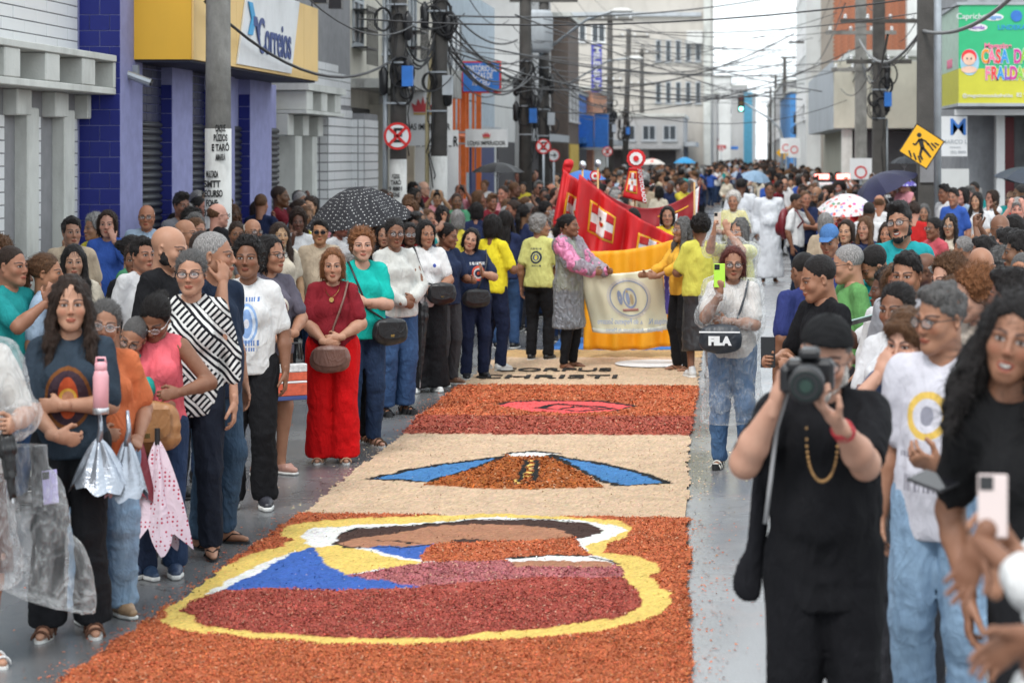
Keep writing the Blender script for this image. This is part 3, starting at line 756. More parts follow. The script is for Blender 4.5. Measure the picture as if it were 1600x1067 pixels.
    for sd in (1, -1):
        sh, el, wr, hd, pn, hpn = J['arm', sd]; Hv, Hq = hand_template(hpn, handvox)
        z = hd; y = (pn - z * pn.dot(z)).normalized(); x = y.cross(z)
        # thumb sits on the +x side of the template; mirror it for the other hand
        M = np.array((x, y, z)).T; A = Hv.copy(); q = Hq
        flip = g('thumb', {}).get(sd, None)
        mirror = (sd < 0) if flip is None else flip
        if mirror: A[:, 0] *= -1; q = Hq[:, ::-1]
        hs = g('hand', 1.0); parts.append((A * hs @ M.T + wr, q)); hpz.append(np.full((len(A), 3), 9.))
    # head
    hy, hpt, hr = g('head', (0, 0, 0)); hr_ = random.Random(g('seed', 1)); hw = g('hw', (hr_.uniform(.94, 1.04), hr_.uniform(.96, 1.04), hr_.uniform(.95, 1.04)))
    HM = Matrix.Translation(Vector(T((0, .012, 1.50)))) @ Euler((R(hpt), R(hr), R(hy)), 'ZYX').to_matrix().to_4x4() @ Matrix.Translation((0, -.02, .082)) @ Matrix.Diagonal((hw[0] * 1.09, hw[1] * 1.09, hw[2] * 1.045, 1))
    kind = g('face', 'm' if male else 'f'); Hv, Hq = head_template(kind, hvox)
    Mh = np.array(HM); parts.append((Hv @ Mh[:3, :3].T + Mh[:3, 3], Hq)); hpz.append(Hv)
    V, Q = cat(parts); hpv = np.concatenate(hpz)
    out['body'] = (V, Q, {'hp': ('FLOAT_VECTOR', hpv), 'om': ('FLOAT', np.full(len(V), 1.0 if 'open' in kind else 0.0))})
    seed = g('seed', 1)
    def folds(P, a=1.0, hz=False):
        q = P + .03 * np.stack([vnoise(P * 9 + 3, seed), vnoise(P * 9 + 11, seed), vnoise(P * 9 + 23, seed)], 1)
        sc = np.array([10, 10, 24]) if hz else np.array([17, 17, 6.5])
        r = 1 - np.abs(vnoise(q * sc, seed + 5)) * 2
        r2 = 1 - np.abs(vnoise(q * sc * 2.1 + 31, seed + 6)) * 2
        return -a * (.0085 * np.maximum(r, -.3) + .0035 * np.maximum(r2, -.3)) + a * (.004 + .009 * vnoise(q * np.array([6, 6, 6]), seed + 9))
    # ---- top
    t = g('top', 'tee'); hem = g('hem', .86)
    if t:
        s = SDF(lo - .05 if t in ('poncho', 'robe') else lo - .02, hi + .02, g('cvox', vox))
        if t in ('poncho', 'robe'):
            s = SDF((min(lo[0], -.42), min(lo[1], -.34), .05), (max(hi[0], .42), max(hi[1], .34), 1.56), g('cvox', vox))
        loose = g('loose', .010)
        torso(s, loose)
        if t in ('tee', 'blouse', 'long', 'polo', 'threeq'):
            if t != 'blouse': loose = loose * .6
            ln = {'tee': .38, 'polo': .36, 'blouse': .95, 'long': .97, 'threeq': .72}[t]; fl = {'tee': .017, 'polo': .014, 'blouse': .022, 'long': .010, 'threeq': .015}[t]
            for sd in (1, -1): arm(s, sd, loose * .5 + .005, fl, g('sleeve', ln), .02)
            w = .150 + .04 * fat + loose
            s.cone(T((0, .0, 1.12)), (0, -.01 * fat, hem + .04), w * 1.0, w * 1.06 + g('flare', 0), .06, flat=(0, 1, 0), ratio=.72)
        elif t == 'tank':
            s.cone(T((0, .0, 1.12)), (0, 0, hem + .04), .15 + .04 * fat, .158 + .04 * fat, .06, flat=(0, 1, 0), ratio=.72)
            for sd in (1, -1): s.cone(J['arm', sd][0] + np.array((sd * .03, 0, .02)), J['arm', sd][0] * .4 + J['arm', sd][1] * .6 + np.array((sd * .03, 0, 0)), .055, .06, .01, op='s')
        elif t == 'robe':
            for sd in (1, -1): arm(s, sd, .02, .05, .95, .03)
            s.cone(T((0, 0, 1.15)), (0, 0, .16), .17, .27, .06, flat=(0, 1, 0), ratio=.75)
        elif t == 'poncho':
            for sd in (1, -1):
                arm(s, sd, .03, .045, .96, .04); sh, el = J['arm', sd][:2]
                s.cone(sh, (sh + el) * .5 + np.array((0, 0, -.08)), .085, .08, .06)
            s.cone(T((0, 0, 1.25)), (0, 0, g('phem', .48)), .18, .235 + .05 * fat, .08, flat=(0, 1, 0), ratio=.72)
            hem = g('phem', .48)
        amp = {'poncho': 1.7, 'robe': 1.25, 'blouse': 1.3}.get(t, 1.05)
        s.disp(lambda P: folds(P, amp * g('fold', 1.0)))
        s.plane((0, 0, hem), (.03, .05, -1))
        nd = g('neck', .0)
        s.ell(T((0, -.03 - nd * .3, 1.475 - nd)), (.070, .085, .06 + nd * .3), .006, 's')
        if t in ('polo',) or g('collar'):
            for sd in (1, -1): s.cone(T((sd * .052, .05, 1.46)), T((sd * .022, -.07, 1.405)), .016, .012, .004)
        V, Q = s.mesh(); out['shirt' if t not in ('poncho', 'robe') else {'poncho': 'rain_poncho', 'robe': 'robe'}[t]] = (V, Q, None)
    if t == 'poncho' and g('under'):
        s = SDF(lo - .02, hi + .02, vox); torso(s, .008)
        for sd in (1, -1): arm(s, sd, .012, .018, .38, .03)
        s.cone(T((0, .0, 1.12)), (0, 0, .88), .155 + .04 * fat, .165 + .04 * fat, .06, flat=(0, 1, 0), ratio=.72); s.plane((0, 0, .86), (0, 0, -1)); s.disp(lambda P: folds(P, .7))
        s.ell(T((0, -.03, 1.475)), (.070, .085, .06), .006, 's'); out['shirt'] = s.mesh() + (None,)
    # ---- bottom
    b = g('bottom', 'trousers')
    if b and g('cutz', 0) < .7:
        s = SDF((-.36, -.3, 0.0), (.36, .3, 1.08), g('cvox', vox)); lf = g('leg', .016); la = g('ankle', .03)
        s.ell((0, .012, .93), (.160 + .035 * fat, .114 + .03 * fat, .12), 0, inf=.006); s.ell((0, 0, 1.02), (.128 + .055 * fat, .098 + .05 * fat, .1), .04, inf=.004)
        for x in (-1, 1): s.ell((x * .07, .055, .89), (.085 + .02 * fat, .077, .09), .03, inf=.008)
        if b == 'trousers':
            for sd in (1, -1): leg(s, sd, lf, la, g('leglen', .99), .02 if la < .05 else .01)
            s.plane((0, 0, g('pantz', .055)), (0, .15, -1))
        elif b == 'shorts':
            for sd in (1, -1): leg(s, sd, lf + .015, la, .52, .02)
            s.plane((0, 0, .5), (0, 0, -1))
        elif b == 'skirt':
            s.cone((0, 0, .9), (0, 0, g('skirtz', .5)), .165 + .03 * fat, g('skirtr', .21), .05, flat=(0, 1, 0), ratio=.75); s.plane((0, 0, g('skirtz', .5)), (0, 0, -1))
        s.disp(lambda P: folds(P, .8) + folds(P + 5, .6, True) * (P[:, 2] < .6)); s.plane((0, 0, 1.03), (0, 0, 1))
        s.plane((0, 0, {'skirt': g('skirtz', .5), 'shorts': .5}.get(b, g('pantz', .055)) + .004), (0, .1, -1))
        V, Q = s.mesh(); out['trousers' if b == 'trousers' else b] = (V, Q, None)
    return out, HM, J, RL
_SHOE = {}
def shoe_meshes(kind):
    if kind in _SHOE: return _SHOE[kind]
    res = []
    if kind in ('sneaker', 'flat', 'shoe'):
        s = SDF((-.08, -.24, -.01), (.08, .1, .16), .007)
        s.cone((0, .035, .045), (0, -.08, .045), .041, .043, 0); s.cone((0, -.08, .045), (0, -.155, .036), .043, .030, .02, flat=(0, 0, 1), ratio=.75)
        if kind != 'flat': s.cone((0, .03, .06), (0, .02, .105), .044, .040, .02); s.ell((0, .012, .125), (.032, .034, .03), .005, 's')
        else: s.ell((0, -.03, .09), (.03, .075, .035), .01, 's')
        s.plane((0, 0, .018), (0, 0, -1)); V, Q = s.mesh(); res.append(('shoe_upper', mesh_np('shoe_upper', V, Q, [LEATHER]), None))
        s = SDF((-.08, -.24, -.01), (.08, .1, .06), .007); s.cone((0, .035, .02), (0, -.08, .02), .047, .049, 0, flat=(0, 0, 1), ratio=1); s.cone((0, -.08, .02), (0, -.16, .02), .049, .034, .02)
        s.plane((0, 0, .03 if kind == 'sneaker' else .02), (0, 0, 1)); s.plane((0, 0, .001), (0, 0, -1)); V, Q = s.mesh(); res.append(('sole', mesh_np('sole', V, Q, [SOLE if kind != 'shoe' else RUBBER]), None))
    else:
        zt = .05 if kind == 'wedge' else .014
        pts = [(.042 * math.cos(a) * (.85 if math.sin(a) > 0 else 1.0), -.055 - .125 * math.sin(-a) * 1.0) for a in np.linspace(0, 2 * math.pi, 17)[:-1]]
        m = MB().prism(pts, (0, 0, -.002), (1, 0, 0), (0, 1, 0), (0, 0, zt), 0)
        res.append(('sole', m.mesh('sandal_sole', [SOLE if kind == 'sandal' else RUBBER]), None))
        m = MB(); st = CLOTH
        arch = lambda y, hh, w=.045: [(w * math.cos(a), y + .0, .01 + hh * math.sin(a)) for a in np.linspace(0, math.pi, 9)]
        if kind == 'flipflop':
            m.tube([(.042, -.03, .014), (.028, -.08, .055), (.0, -.125, .044), (-.0, -.13, .014)], .005, 5); m.tube([(-.042, -.03, .014), (-.028, -.08, .055), (.0, -.125, .044)], .005, 5)
        else:
            for y, hh in ((-.135, .04), (-.09, .058), (-.02, .075)): m.tube(arch(y, hh), .0065, 6)
            m.tube([(.035, .03, .02), (.036, .04, .06), (0, .052, .075), (-.036, .04, .06), (-.035, .03, .02)], .005, 5)
        res.append(('strap', m.mesh('strap', [st], True), None))
    _SHOE[kind] = res; return res
ROBEM = cloth_material('smooth_robe', bump=.08)
PART_MAT = {'shirt': CLOTH, 'trousers': CLOTH, 'skirt': CLOTH, 'shorts': CLOTH, 'robe': ROBEM, 'rain_poncho': CLEAR, 'body': SKIN}
NP_ = [0]
XW = .93
def make_person(p, loc, rz, h=1.65, label=None, group=None, vox=.014, hvox=.005, handvox=.007):
    NP_[0] += 1; p.setdefault('seed', NP_[0] * 13 + 5)
    meshes, HM, J, RL = person_meshes(p, vox, hvox, handvox)
    root = empty('person', loc, rz, label, 'person', group); S = h / 1.70; root.scale = (S * XW, S * XW, S)
    skin = SKINS[p.get('skin', 'tan')]
    cols = {'body': skin, 'shirt': p.get('tc', (.5, .5, .5)), 'robe': p.get('tc', (.8, .8, .8)), 'rain_poncho': (1, 1, 1)}
    if p.get('top') == 'poncho' and p.get('under'): cols['shirt'] = p['under']
    for nm, (V, Q, at_) in meshes.items():
        mt = PART_MAT.get(nm, CLOTH); mt = p.get('mats', {}).get(nm, mt)
        me = mesh_np(nm, V, Q, [mt], attrs=at_)
        link(nm, me, root, color=cols.get(nm, p.get('bc', (.03, .03, .035))))
    hs, hc = p.get('hair', ('short', 'black'))
    if hs:
        link('hair', hair_mesh(hs, .0045 if hvox < .0045 else .0065), root, mw=HM, color=HAIRC[hc])
    if p.get('beard'): link('beard', beard_mesh(), root, mw=HM, color=HAIRC[p['beard']])
    if p.get('glasses'): link('glasses', glasses_mesh(p['glasses']), root, mw=HM)
    if p.get('cap'): link('cap', cap_mesh(p['cap'] != 'beanie' and not p.get('capback')), root, mw=HM @ (Matrix.Rotation(R(180), 4, 'Z') if p.get('capback') else Matrix()), color=p.get('capc', (.1, .2, .45)))
    if p.get('necklace'):
        b = MB(); P = [RL @ Vector((.062 * math.sin(a), -.075 - .055 * (1 - abs(a) / 2.2) + .09 * (abs(a) / 2.2) ** 2 * 1.6, 1.335 + .115 * (abs(a) / 2.0) ** 1.3)) for a in np.linspace(-2.0, 2.0, 15)]
        b.tube(P, .0028, 5); b.lathe([(.001, -.004), (.02, -.004), (.02, .004), (.001, .004)], (0, 0, 0), 14)
        o = b.build('necklace', [GOLD], root)
        me = o.data; n = 14 * 4
        for v in me.vertices[-n:]:
            x, y, z = v.co; v.co = (RL @ Vector((x, -.138 + z * 1, 1.315 + y)))
    sh = p.get('shoes')
    if sh:
        kind, col = sh
        for sd in (1, -1):
            an = J['leg', sd][2]; fo = p.get('toe', (.18, -.18))[0 if sd > 0 else 1]
            M = Matrix.Translation((an[0], an[1], 0)) @ Matrix.Rotation(fo, 4, 'Z')
            r = shoe_meshes(kind); first = None
            for nm, me, _ in r:
                if first is None: first = link('shoe', me, root, mw=M, color=col if nm != 'sole' else None)
                else: link(nm, me, first, color=col)
    root['_J'] = [float(x) for sd in (1, -1) for x in J['arm', sd][2]]
    PJ[root.name] = (J, HM, RL, S, Matrix.Translation(loc) @ Matrix.Rotation(rz, 4, 'Z') @ Matrix.Diagonal((S * XW, S * XW, S, 1)))
    del root['_J']
    return root
PJ = {}
def wpt(root, v):       # person-local point to world
    return PJ[root.name][4] @ Vector(v)
def hand_at(root, sd, out=.07, n=.03):
    J, HM, RL, S, W = PJ[root.name]; sh, el, wr, hd, pn, hp = J['arm', sd]
    z = hd; y = (pn - z * pn.dot(z)).normalized()
    return W @ (Vector(wr) + z * out + y * n)
def P(px, yt, yf=None, h=None, rz=0, label=None, group=None, z=0.0, **p):
    """stand a person where the photograph shows head top (px, yt) and feet yf, or with a known height h"""
    H0 = HC - z
    if yf: s = (yf - VY) / H0; h = H0 - (yt - VY) / s
    else:
        h = h or (1.72 if p.get('sex') == 'm' else 1.62); s = (yt - VY) / (H0 - h)
    X = (px - VX) / s; Y = F / s
    if s > 260: q = (.011, .0042, .0045)
    elif s > 185: q = (.0125, .005, .006)
    elif s > 125: q = (.015, .006, .008)
    else: q = (.02, .008, .011)
    if p.get('q'): q = p['q']
    return make_person(p, (X, Y, z), R(rz), h, label, group, *q)
# ================================================================= THE SETTING
def fn_asphalt():
    m, nt, b = new_mat("wet_asphalt"); g = N(nt); v = g.obj()
    fine = g.noise(v, 140, 4, .7); big = g.noise(v, .55, 6, .6); st = g.noise(v, 3.2, 6, .65)
    c = g.ramp(fine, [(.3, (.085, .089, .095)), (.7, (.175, .18, .188))])
    c = g.mix(g.mul(g.ramp(st, [(.42, 0), (.66, 1)]), .5), c, (.17, .17, .172, 1))
    cr = g.vor(v, .9, feature='DISTANCE_TO_EDGE'); wob = g.noise(v, 5, 4)
    vv = g.n('ShaderNodeVectorMath', operation='ADD'); g.put(vv.inputs[0], v)
    cw = g.n('ShaderNodeCombineXYZ'); g.put(cw.inputs[0], g.mul(wob, .35)); g.put(cw.inputs[1], g.mul(g.noise(v, 4, 4), .35)); g.put(vv.inputs[1], cw.outputs[0])
    ed = g.vor(vv.outputs[0], .8, feature='DISTANCE_TO_EDGE'); crack = g.mul(g.lt(ed, .006), g.gt(big, .5))
    c = g.mix(g.mul(crack, .6), c, (.03, .03, .03, 1))
    X_, Y_, Z_ = g.xyz(v); sky_paled = g.m('MULTIPLY', g.add(g.sub(X_, -.45), g.mul(g.sub(big, .5), .7)), 2.2, clamp=True)
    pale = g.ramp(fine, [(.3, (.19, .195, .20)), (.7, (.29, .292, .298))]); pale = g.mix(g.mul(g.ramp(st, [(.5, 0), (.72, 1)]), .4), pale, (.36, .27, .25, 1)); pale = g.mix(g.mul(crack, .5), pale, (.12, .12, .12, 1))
    c = g.mix(sky_paled, c, pale)  # right side's base colour paled in place of the wet road's sky reflection
    nt.links.new(c, b.inputs['Base Color'])
    wet = g.ramp(big, [(.38, .10), (.62, .30)]); nt.links.new(g.add(wet, g.mul(fine, .05)), b.inputs['Roughness'])
    b.inputs['Specular IOR Level'].default_value = .75
    g.bump(g.sub(fine, g.mul(crack, .8)), .22, .004, b); return m
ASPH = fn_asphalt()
CONC = plain("concrete", (.36, .36, .34), .85, var=.15, scale=3, dirt=.45, bump=.4, bscale=60)
LCONC = plain("light_concrete", (.56, .57, .54), .8, var=.10, scale=2.2, dirt=.35, dirtc=(.16, .16, .14), bump=.3)
PAVE = plain("paving", (.22, .21, .20), .6, var=.2, scale=3, dirt=.4)
GROUT_W = plain("pale_grout", (.22, .22, .23), .9); GROUT_B = plain("blue_grout", (.26, .27, .48), .9)
TILE_W = plain("white_tile", (.70, .71, .72), .4, var=.06, scale=.9, dirt=.3, dirtc=(.40, .38, .35))
TILE_B = plain("blue_tile", (.020, .027, .20), .5, var=.25, scale=1.3, spec=.28, dirt=.2, dirtc=(.07, .08, .2))
TILE_D = plain("dark_blue_tile", (.022, .026, .07), .4, var=.3, scale=1.3)
SHUT = plain("dark_shutter", (.035, .038, .045), .45, var=.2, dirt=.4, dirtc=(.10, .10, .10))
YEL = plain("yellow_panel", (.82, .46, .04), .5, var=.04, scale=1.2, dirt=.1, dirtc=(.4, .25, .06))
CREAM = plain("cream_panel", (.82, .56, .22), .5, var=.05, scale=1.2, dirt=.1, dirtc=(.5, .35, .2))  # street face of the fascia: same yellow painted lighter, as lit by the sky
WHITEP = plain("white_paint", (.75, .76, .77), .5, var=.04, dirt=.15, dirtc=(.4, .4, .38))
GREYP = plain("grey_paint", (.42, .45, .48), .7, var=.08, scale=1.5, dirt=.25)
BLUEP = plain("sign_blue", (.03, .17, .55), .45); REDP = plain("sign_red", (.65, .02, .02), .45, var=.05)
NAVYP = plain("navy_letters", (.04, .07, .22), .5); BLACKS = plain("sign_black", (.012, .012, .012), .5)
ORANGE = plain("orange_paint", (.78, .17, .03), .5, dirt=.15); WOOD = plain("tan_door", (.55, .33, .14), .6)
POLEC = plain("pole_concrete", (.25, .245, .23), .85, var=.3, scale=2.5, dirt=.6, bump=.5)
POLED = plain("pole_dark", (.075, .07, .065), .85, var=.3, scale=2.5, bump=.5)
WIRE = plain("wire_black", (.02, .02, .022), .5); GALV = plain("galvanised", (.36, .39, .42), .45, .5)
GLASS = plain("dark_window", (.05, .06, .07), .15, var=.3); BRICK = plain("red_brick", (.33, .125, .07), .85, var=.3, scale=4)
ACM = plain("ac_white", (.6, .6, .58), .5)

ground = MB().raw([(-300, -20, -.012), (300, -20, -.012), (300, 900, -.012), (-300, 900, -.012)], [(0, 1, 2, 3)]).build('ground', PAVE, kind='structure')
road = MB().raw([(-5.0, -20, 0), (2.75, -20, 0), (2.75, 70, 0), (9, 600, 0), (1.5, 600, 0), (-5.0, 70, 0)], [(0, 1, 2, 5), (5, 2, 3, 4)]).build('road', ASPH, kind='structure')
def slabwalk(name, x0, x1):
    m = MB()
    m.box((x0, -10, -.01), (x1, 140, .125)); o = m.build(name, PAVE, kind='structure')
    return o
slabwalk('pavement', -9.5, -5.15); slabwalk('pavement', 2.9, 7)
kb = empty('kerb', (0, 0, 0)); kb['kind'] = 'structure'
ks = MB().box((-.07, -.49, -.01), (.07, .49, .14), bev=.012).mesh('kerb_stone', LCONC)
for x in (-5.08, 2.83):
    for k in range(70): link('kerb_stone', ks, kb, loc=(x, 8 + k, 0))

# ---------------------------------------------------------------- tiles
def frame_m(o, u, v):
    u = Vector(u).normalized(); v = Vector(v).normalized(); w = u.cross(v)
    M = Matrix((u, v, w)).transposed().to_4x4(); M.translation = o; return M
def tiles(parent, o, u, v, W, H, tw, th, mat, gap=.012, thick=.012, running=False, jig=.002, limit=300, skip=None, name='tile'):
    """tiles laid on a wall plane: the first ones as parts of their own, the rest as one part"""
    key = 'tl%s%.3f%.3f' % (mat.name, tw, th)
    if key not in MATS: MATS[key] = MB().box((gap / 2, gap / 2, -.002), (tw - gap / 2, th - gap / 2, thick), bev=.003).mesh('tile', mat)
    me = MATS[key]; M = frame_m(Vector(o), u, v); n = 0; rest = MB()
    for r in range(int(H / th + .01)):
        off = (tw / 2 if running and r % 2 else 0)
        c = 0; x = -off
        while x < W - .01:
            x0 = max(x, 0); x1 = min(x + tw, W)
            if x1 - x0 > .02 and not (skip and skip((x0 + x1) / 2, (r + .5) * th)):
                j = random.uniform(-jig, jig)
                if n < limit:
                    L = M @ Matrix.Translation((x0, r * th, j)) @ Matrix.Diagonal(((x1 - x0) / tw, 1, 1, 1))
                    link(name, me, parent, mw=parent.matrix_basis.inverted() @ L if parent else L)
                else:
                    q = [(x0 + gap / 2, r * th + gap / 2), (x1 - gap / 2, r * th + gap / 2), (x1 - gap / 2, r * th + th - gap / 2), (x0 + gap / 2, r * th + th - gap / 2)]
                    V = [M @ Vector((a, b, .0)) for a, b in q] + [M @ Vector((a, b, thick + j)) for a, b in q]
                    rest.raw(V, [(4, 5, 6, 7), (0, 1, 5, 4), (1, 2, 6, 5), (2, 3, 7, 6), (3, 0, 4, 7)])
                n += 1
            x += tw
    if rest.n: rest.build('small_tiles', mat, parent, kind='stuff')
def window(parent, o, u, v, w, h, nx=2, ny=2, frame=None, glass=None, depth=.08, name='window'):
    """a window set into a wall: frame with mullions standing off dark panes"""
    M = frame_m(Vector(o), u, v); m = MB(); t = .06
    fr = frame or WHITEP
    for x in np.linspace(0, w, nx + 1): m.box((x - t / 2, 0, -.02), (x + t / 2, h, .04))
    for y in np.linspace(0, h, ny + 1): m.box((-t / 2, y - t / 2, -.02), (w + t / 2, y + t / 2, .038))
    m.box((-.1, -.09, -.02), (w + .1, -.035, .10))
    o2 = m.build(name, fr, parent, mw=M)
    g = MB().box((0, 0, -.01), (w, h, .012)).build('pane', glass or GLASS, o2)
    return o2
def part(name, mat, parent, *boxes, **kw):
    m = MB()
    for a, b in boxes: m.box(a, b, bev=kw.get('bev', 0))
    return m.build(name, mat, parent)

# ---- A: white tiled building with the concrete canopy, at the far left
XA, YA = -7.0, 22.66
bA = empty('office_building', (XA, 15, 0), label='white tiled building with stepped concrete canopy at far left', cat='building')
wA = bA.matrix_basis.inverted()
def inb(b): b['o'] = 0
def build_in(par, name, mat, *boxes, bev=0):
    m = MB(); L = par.location
    for a, b in boxes: m.box(tuple(Vector(a) - L), tuple(Vector(b) - L), bev=bev)
    return m.build(name, mat, par)
build_in(bA, 'wall', GROUT_W, ((-12, 8, 0), (XA, YA, 9)))
bA.matrix_basis = Matrix.Translation((XA, 15, 0))
tiles(bA, (XA, 17.2, 3.42), (0, 1, 0), (0, 0, 1), 5.44, 3.0, .68, .125, TILE_W, running=True, limit=150)
for (y0, y1) in ((18.6, 19.1), (19.85, 20.36), (20.98, 21.44), (22.15, 22.64)):
    tiles(bA, (XA, y0, .1), (0, 1, 0), (0, 0, 1), y1 - y0, 2.68, y1 - y0, .125, TILE_W, limit=36)
for y in (18.15, 19.36, 20.6, 21.65 + .1): build_in(bA, 'fin', LCONC, ((-7.14, y + .08, .1), (-6.87, y + .42, 2.80)), bev=.012)
cA = build_in(bA, 'canopy', LCONC, ((-7.0, 15, 3.33), (-6.58, 22.68, 3.40)), ((-7.0, 15, 2.98), (-6.60, 22.72, 3.05)) , bev=.008)
for k in range(6):
    y = 21.56 - k * 1.16
    build_in(bA, 'canopy_block', LCONC, ((-7.02, y, 3.052), (-6.6, y + .42, 3.328)), bev=.012)
    build_in(bA, 'canopy_block', LCONC, ((-7.03, y - .05, 2.72), (-6.86, y + .37, 2.978)), bev=.012)
build_in(bA, 'canopy_block', LCONC, ((-7.02, 22.64, 3.052), (-6.6, 22.72, 3.328)), bev=.01)
build_in(bA, 'canopy_block', LCONC, ((-7.03, 22.58, 2.72), (-6.86, 22.7, 2.978)), bev=.01)

# ---- B: post office: blue tiles, shutters, yellow fascia
bB = empty('post_office', (-7, 26, 0), label='blue tiled post office with yellow fascia and dark roller shutters', cat='building')
build_in(bB, 'wall', GROUT_B, ((-12, 22.70, 0), (-7.0, 31.5, 8)), ((-7.0, 22.74, 0), (-6.56, 23.6, 8)), ((-7.0, 23.6, 0), (-6.72, 31.3, 3.36)), ((-6.72, 24.86, 0), (-6.56, 25.8, 3.36)), ((-6.72, 26.9, 0), (-6.56, 28.0, 3.36)), ((-6.72, 28.9, 0), (-6.56, 30.25, 3.36)))
bB.matrix_basis = Matrix.Translation((-7, 26, 0))
tiles(bB, (-7.0, 22.74, 0.1), (1, 0, 0), (0, 0, 1), .44, 6.2, .22, .17, TILE_B, gap=.008, limit=70, running=True)
for y0, y1, zt in ((22.75, 23.6, 5.4), (24.86, 25.8, 3.2), (26.9, 28.0, 3.2), (28.9, 30.25, 3.2)):
    tiles(bB, (-6.56, y0, .1), (0, 1, 0), (0, 0, 1), y1 - y0, zt, .235, .085, TILE_B, gap=.007, limit=60, running=True)
for y0 in (24.86, 26.9, 28.9):
    tiles(bB, (-6.72, y0, .1), (1, 0, 0), (0, 0, 1), .16, 3.2, .16, .17, TILE_B, gap=.008, limit=40)
tiles(bB, (-6.70, 23.6, 2.72), (0, 1, 0), (0, 0, 1), 1.26, .7, .21, .10, TILE_D, limit=50); tiles(bB, (-6.70, 25.8, 2.72), (0, 1, 0), (0, 0, 1), 1.1, .7, .21, .10, TILE_D, limit=50)
for y0, y1 in ((23.6, 24.86), (25.8, 26.9), (28.0, 28.9), (30.25, 31.3)):
    sh = build_in(bB, 'roller_shutter', SHUT, ((-6.72, y0 + .005, .1), (-6.70, y1 - .005, 2.72)))
    sl = MB().tube([(0, 0, 0), (0, y1 - y0, 0)], .034, 6).mesh('slat', SHUT, True)
    for k in range(31): link('slat', sl, sh, loc=(.30, y0 - 26, .16 + k * .084))
fB = build_in(bB, 'fascia', YEL, ((-6.62, 23.26, 3.385), (-5.93, 30.32, 4.42)))
fc2 = build_in(bB, 'fascia_panel', CREAM, *[((-5.93, 23.275 + k * 1.005, 3.385), (-5.905, 23.275 + k * 1.005 + .998, 4.42)) for k in range(7)])
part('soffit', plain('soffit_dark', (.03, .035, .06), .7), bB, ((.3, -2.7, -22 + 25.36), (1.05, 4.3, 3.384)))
m = MB(); m.prism([(25.25, 3.42), (28.35, 3.42), (28.9, 4.42), (25.8, 4.42)], (-5.90, 0, 0), (0, 1, 0), (0, 0, 1), (.02, 0, 0))
pn = m.build('sign_panel', WHITEP, bB, loc=(7, -26, 0))
text('lettering', 'Correios', .62, NAVYP, bB, face_px((-5.87 + 7, 27.3 - 26, 3.80)), .004, .008, fit=1.95)
m = MB(); m.prism([(0, 0), (.22, 0), (.40, .2), (.22, .4), (0, .4), (.18, .2)], (-5.872, 25.75, 3.80), (0, 1, 0), (0, 0, 1), (.012, 0, 0)); m.build('arrow_emblem', plain('post_blue', (.05, .35, .65), .5), bB, loc=(7, -26, 0))
m = MB(); m.prism([(0, .42), (.2, .42), (.38, .22), (.3, .12), (.18, .3), (0, .3)], (-5.87, 26.0, 3.62), (0, 1, 0), (0, 0, 1), (.012, 0, 0)); m.build('arrow_emblem', NAVYP, bB, loc=(7, -26, 0))
for y in (25.1, 26.3, 27.6, 28.9, 30.0):
    m = MB(); m.tube([(-5.93, y, 4.42), (-5.93, y, 4.52), (-5.62, y, 4.56)], .015, 5); m.box((-5.68, y - .09, 4.40), (-5.5, y + .09, 4.54))
    tag(m.build('floodlight', BLACKP), 'small black floodlight above the yellow fascia, %s from the near end' % {25.1: 'first', 26.3: 'second', 27.6: 'third', 28.9: 'fourth', 30.0: 'fifth'}[y], 'floodlight', 'floodlights above the fascia')
cc = empty('security_camera', (-6.5, 23.2, 3.2), label='grey security camera under the yellow fascia on blue tiles', cat='camera')
m = MB(); m.box((-.08, 0, .02), (0, .06, .12)); m.tube([(-.04, 0, .04), (.02, -.1, 0)], .015, 6); m.build('bracket', GALV, cc)
m = MB(); m.tube([(-.1, -.16, .02), (.17, -.12, -.08)], .045, 8); m.build('housing', GALV, cc)
m = MB(); m.tube([(.17, -.12, -.08), (.19, -.117, -.088)], .034, 8); m.build('lens', BLACKP, cc)

# ---- C: white grid-tiled building beyond the post office
bC = empty('tiled_building', (-7, 35, 0), label='white square tiled building with small concrete canopy beyond the post office', cat='building')
build_in(bC, 'wall', GROUT_W, ((-12, 31.5, 0), (-6.9, 38.4, 9)), ((-6.9, 34.8, 0), (-6.62, 37.0, 3.15)), ((-6.9, 37.0, 0), (-6.40, 38.4, 3.05)))
tiles(bC, (-6.9, 31.5, .1), (0, 1, 0), (0, 0, 1), 3.3, 6.4, .55, .14, TILE_W, gap=.014, limit=60, running=True)
tiles(bC, (-6.9, 34.8, 3.2), (0, 1, 0), (0, 0, 1), 3.6, 3.3, .60, .14, TILE_W, gap=.014, limit=30, running=True)
tiles(bC, (-6.62, 34.8, .1), (0, 1, 0), (0, 0, 1), 2.2, 3.0, .55, .15, TILE_W, gap=.02, limit=85); tiles(bC, (-6.40, 37.0, .1), (0, 1, 0), (0, 0, 1), 1.4, 2.85, .35, .15, TILE_W, gap=.02, limit=80)
tiles(bC, (-6.9, 34.8, .1), (1, 0, 0), (0, 0, 1), .28, 3.0, .14, .15, TILE_W, gap=.02, limit=40); tiles(bC, (-6.62, 37.0, .1), (1, 0, 0), (0, 0, 1), .22, 2.9, .11, .15, TILE_W, gap=.016, limit=40)
build_in(bC, 'canopy', LCONC, ((-6.9, 31.6, 3.30), (-6.3, 34.7, 3.40)), ((-6.9, 31.6, 2.95), (-6.33, 34.7, 3.0)))
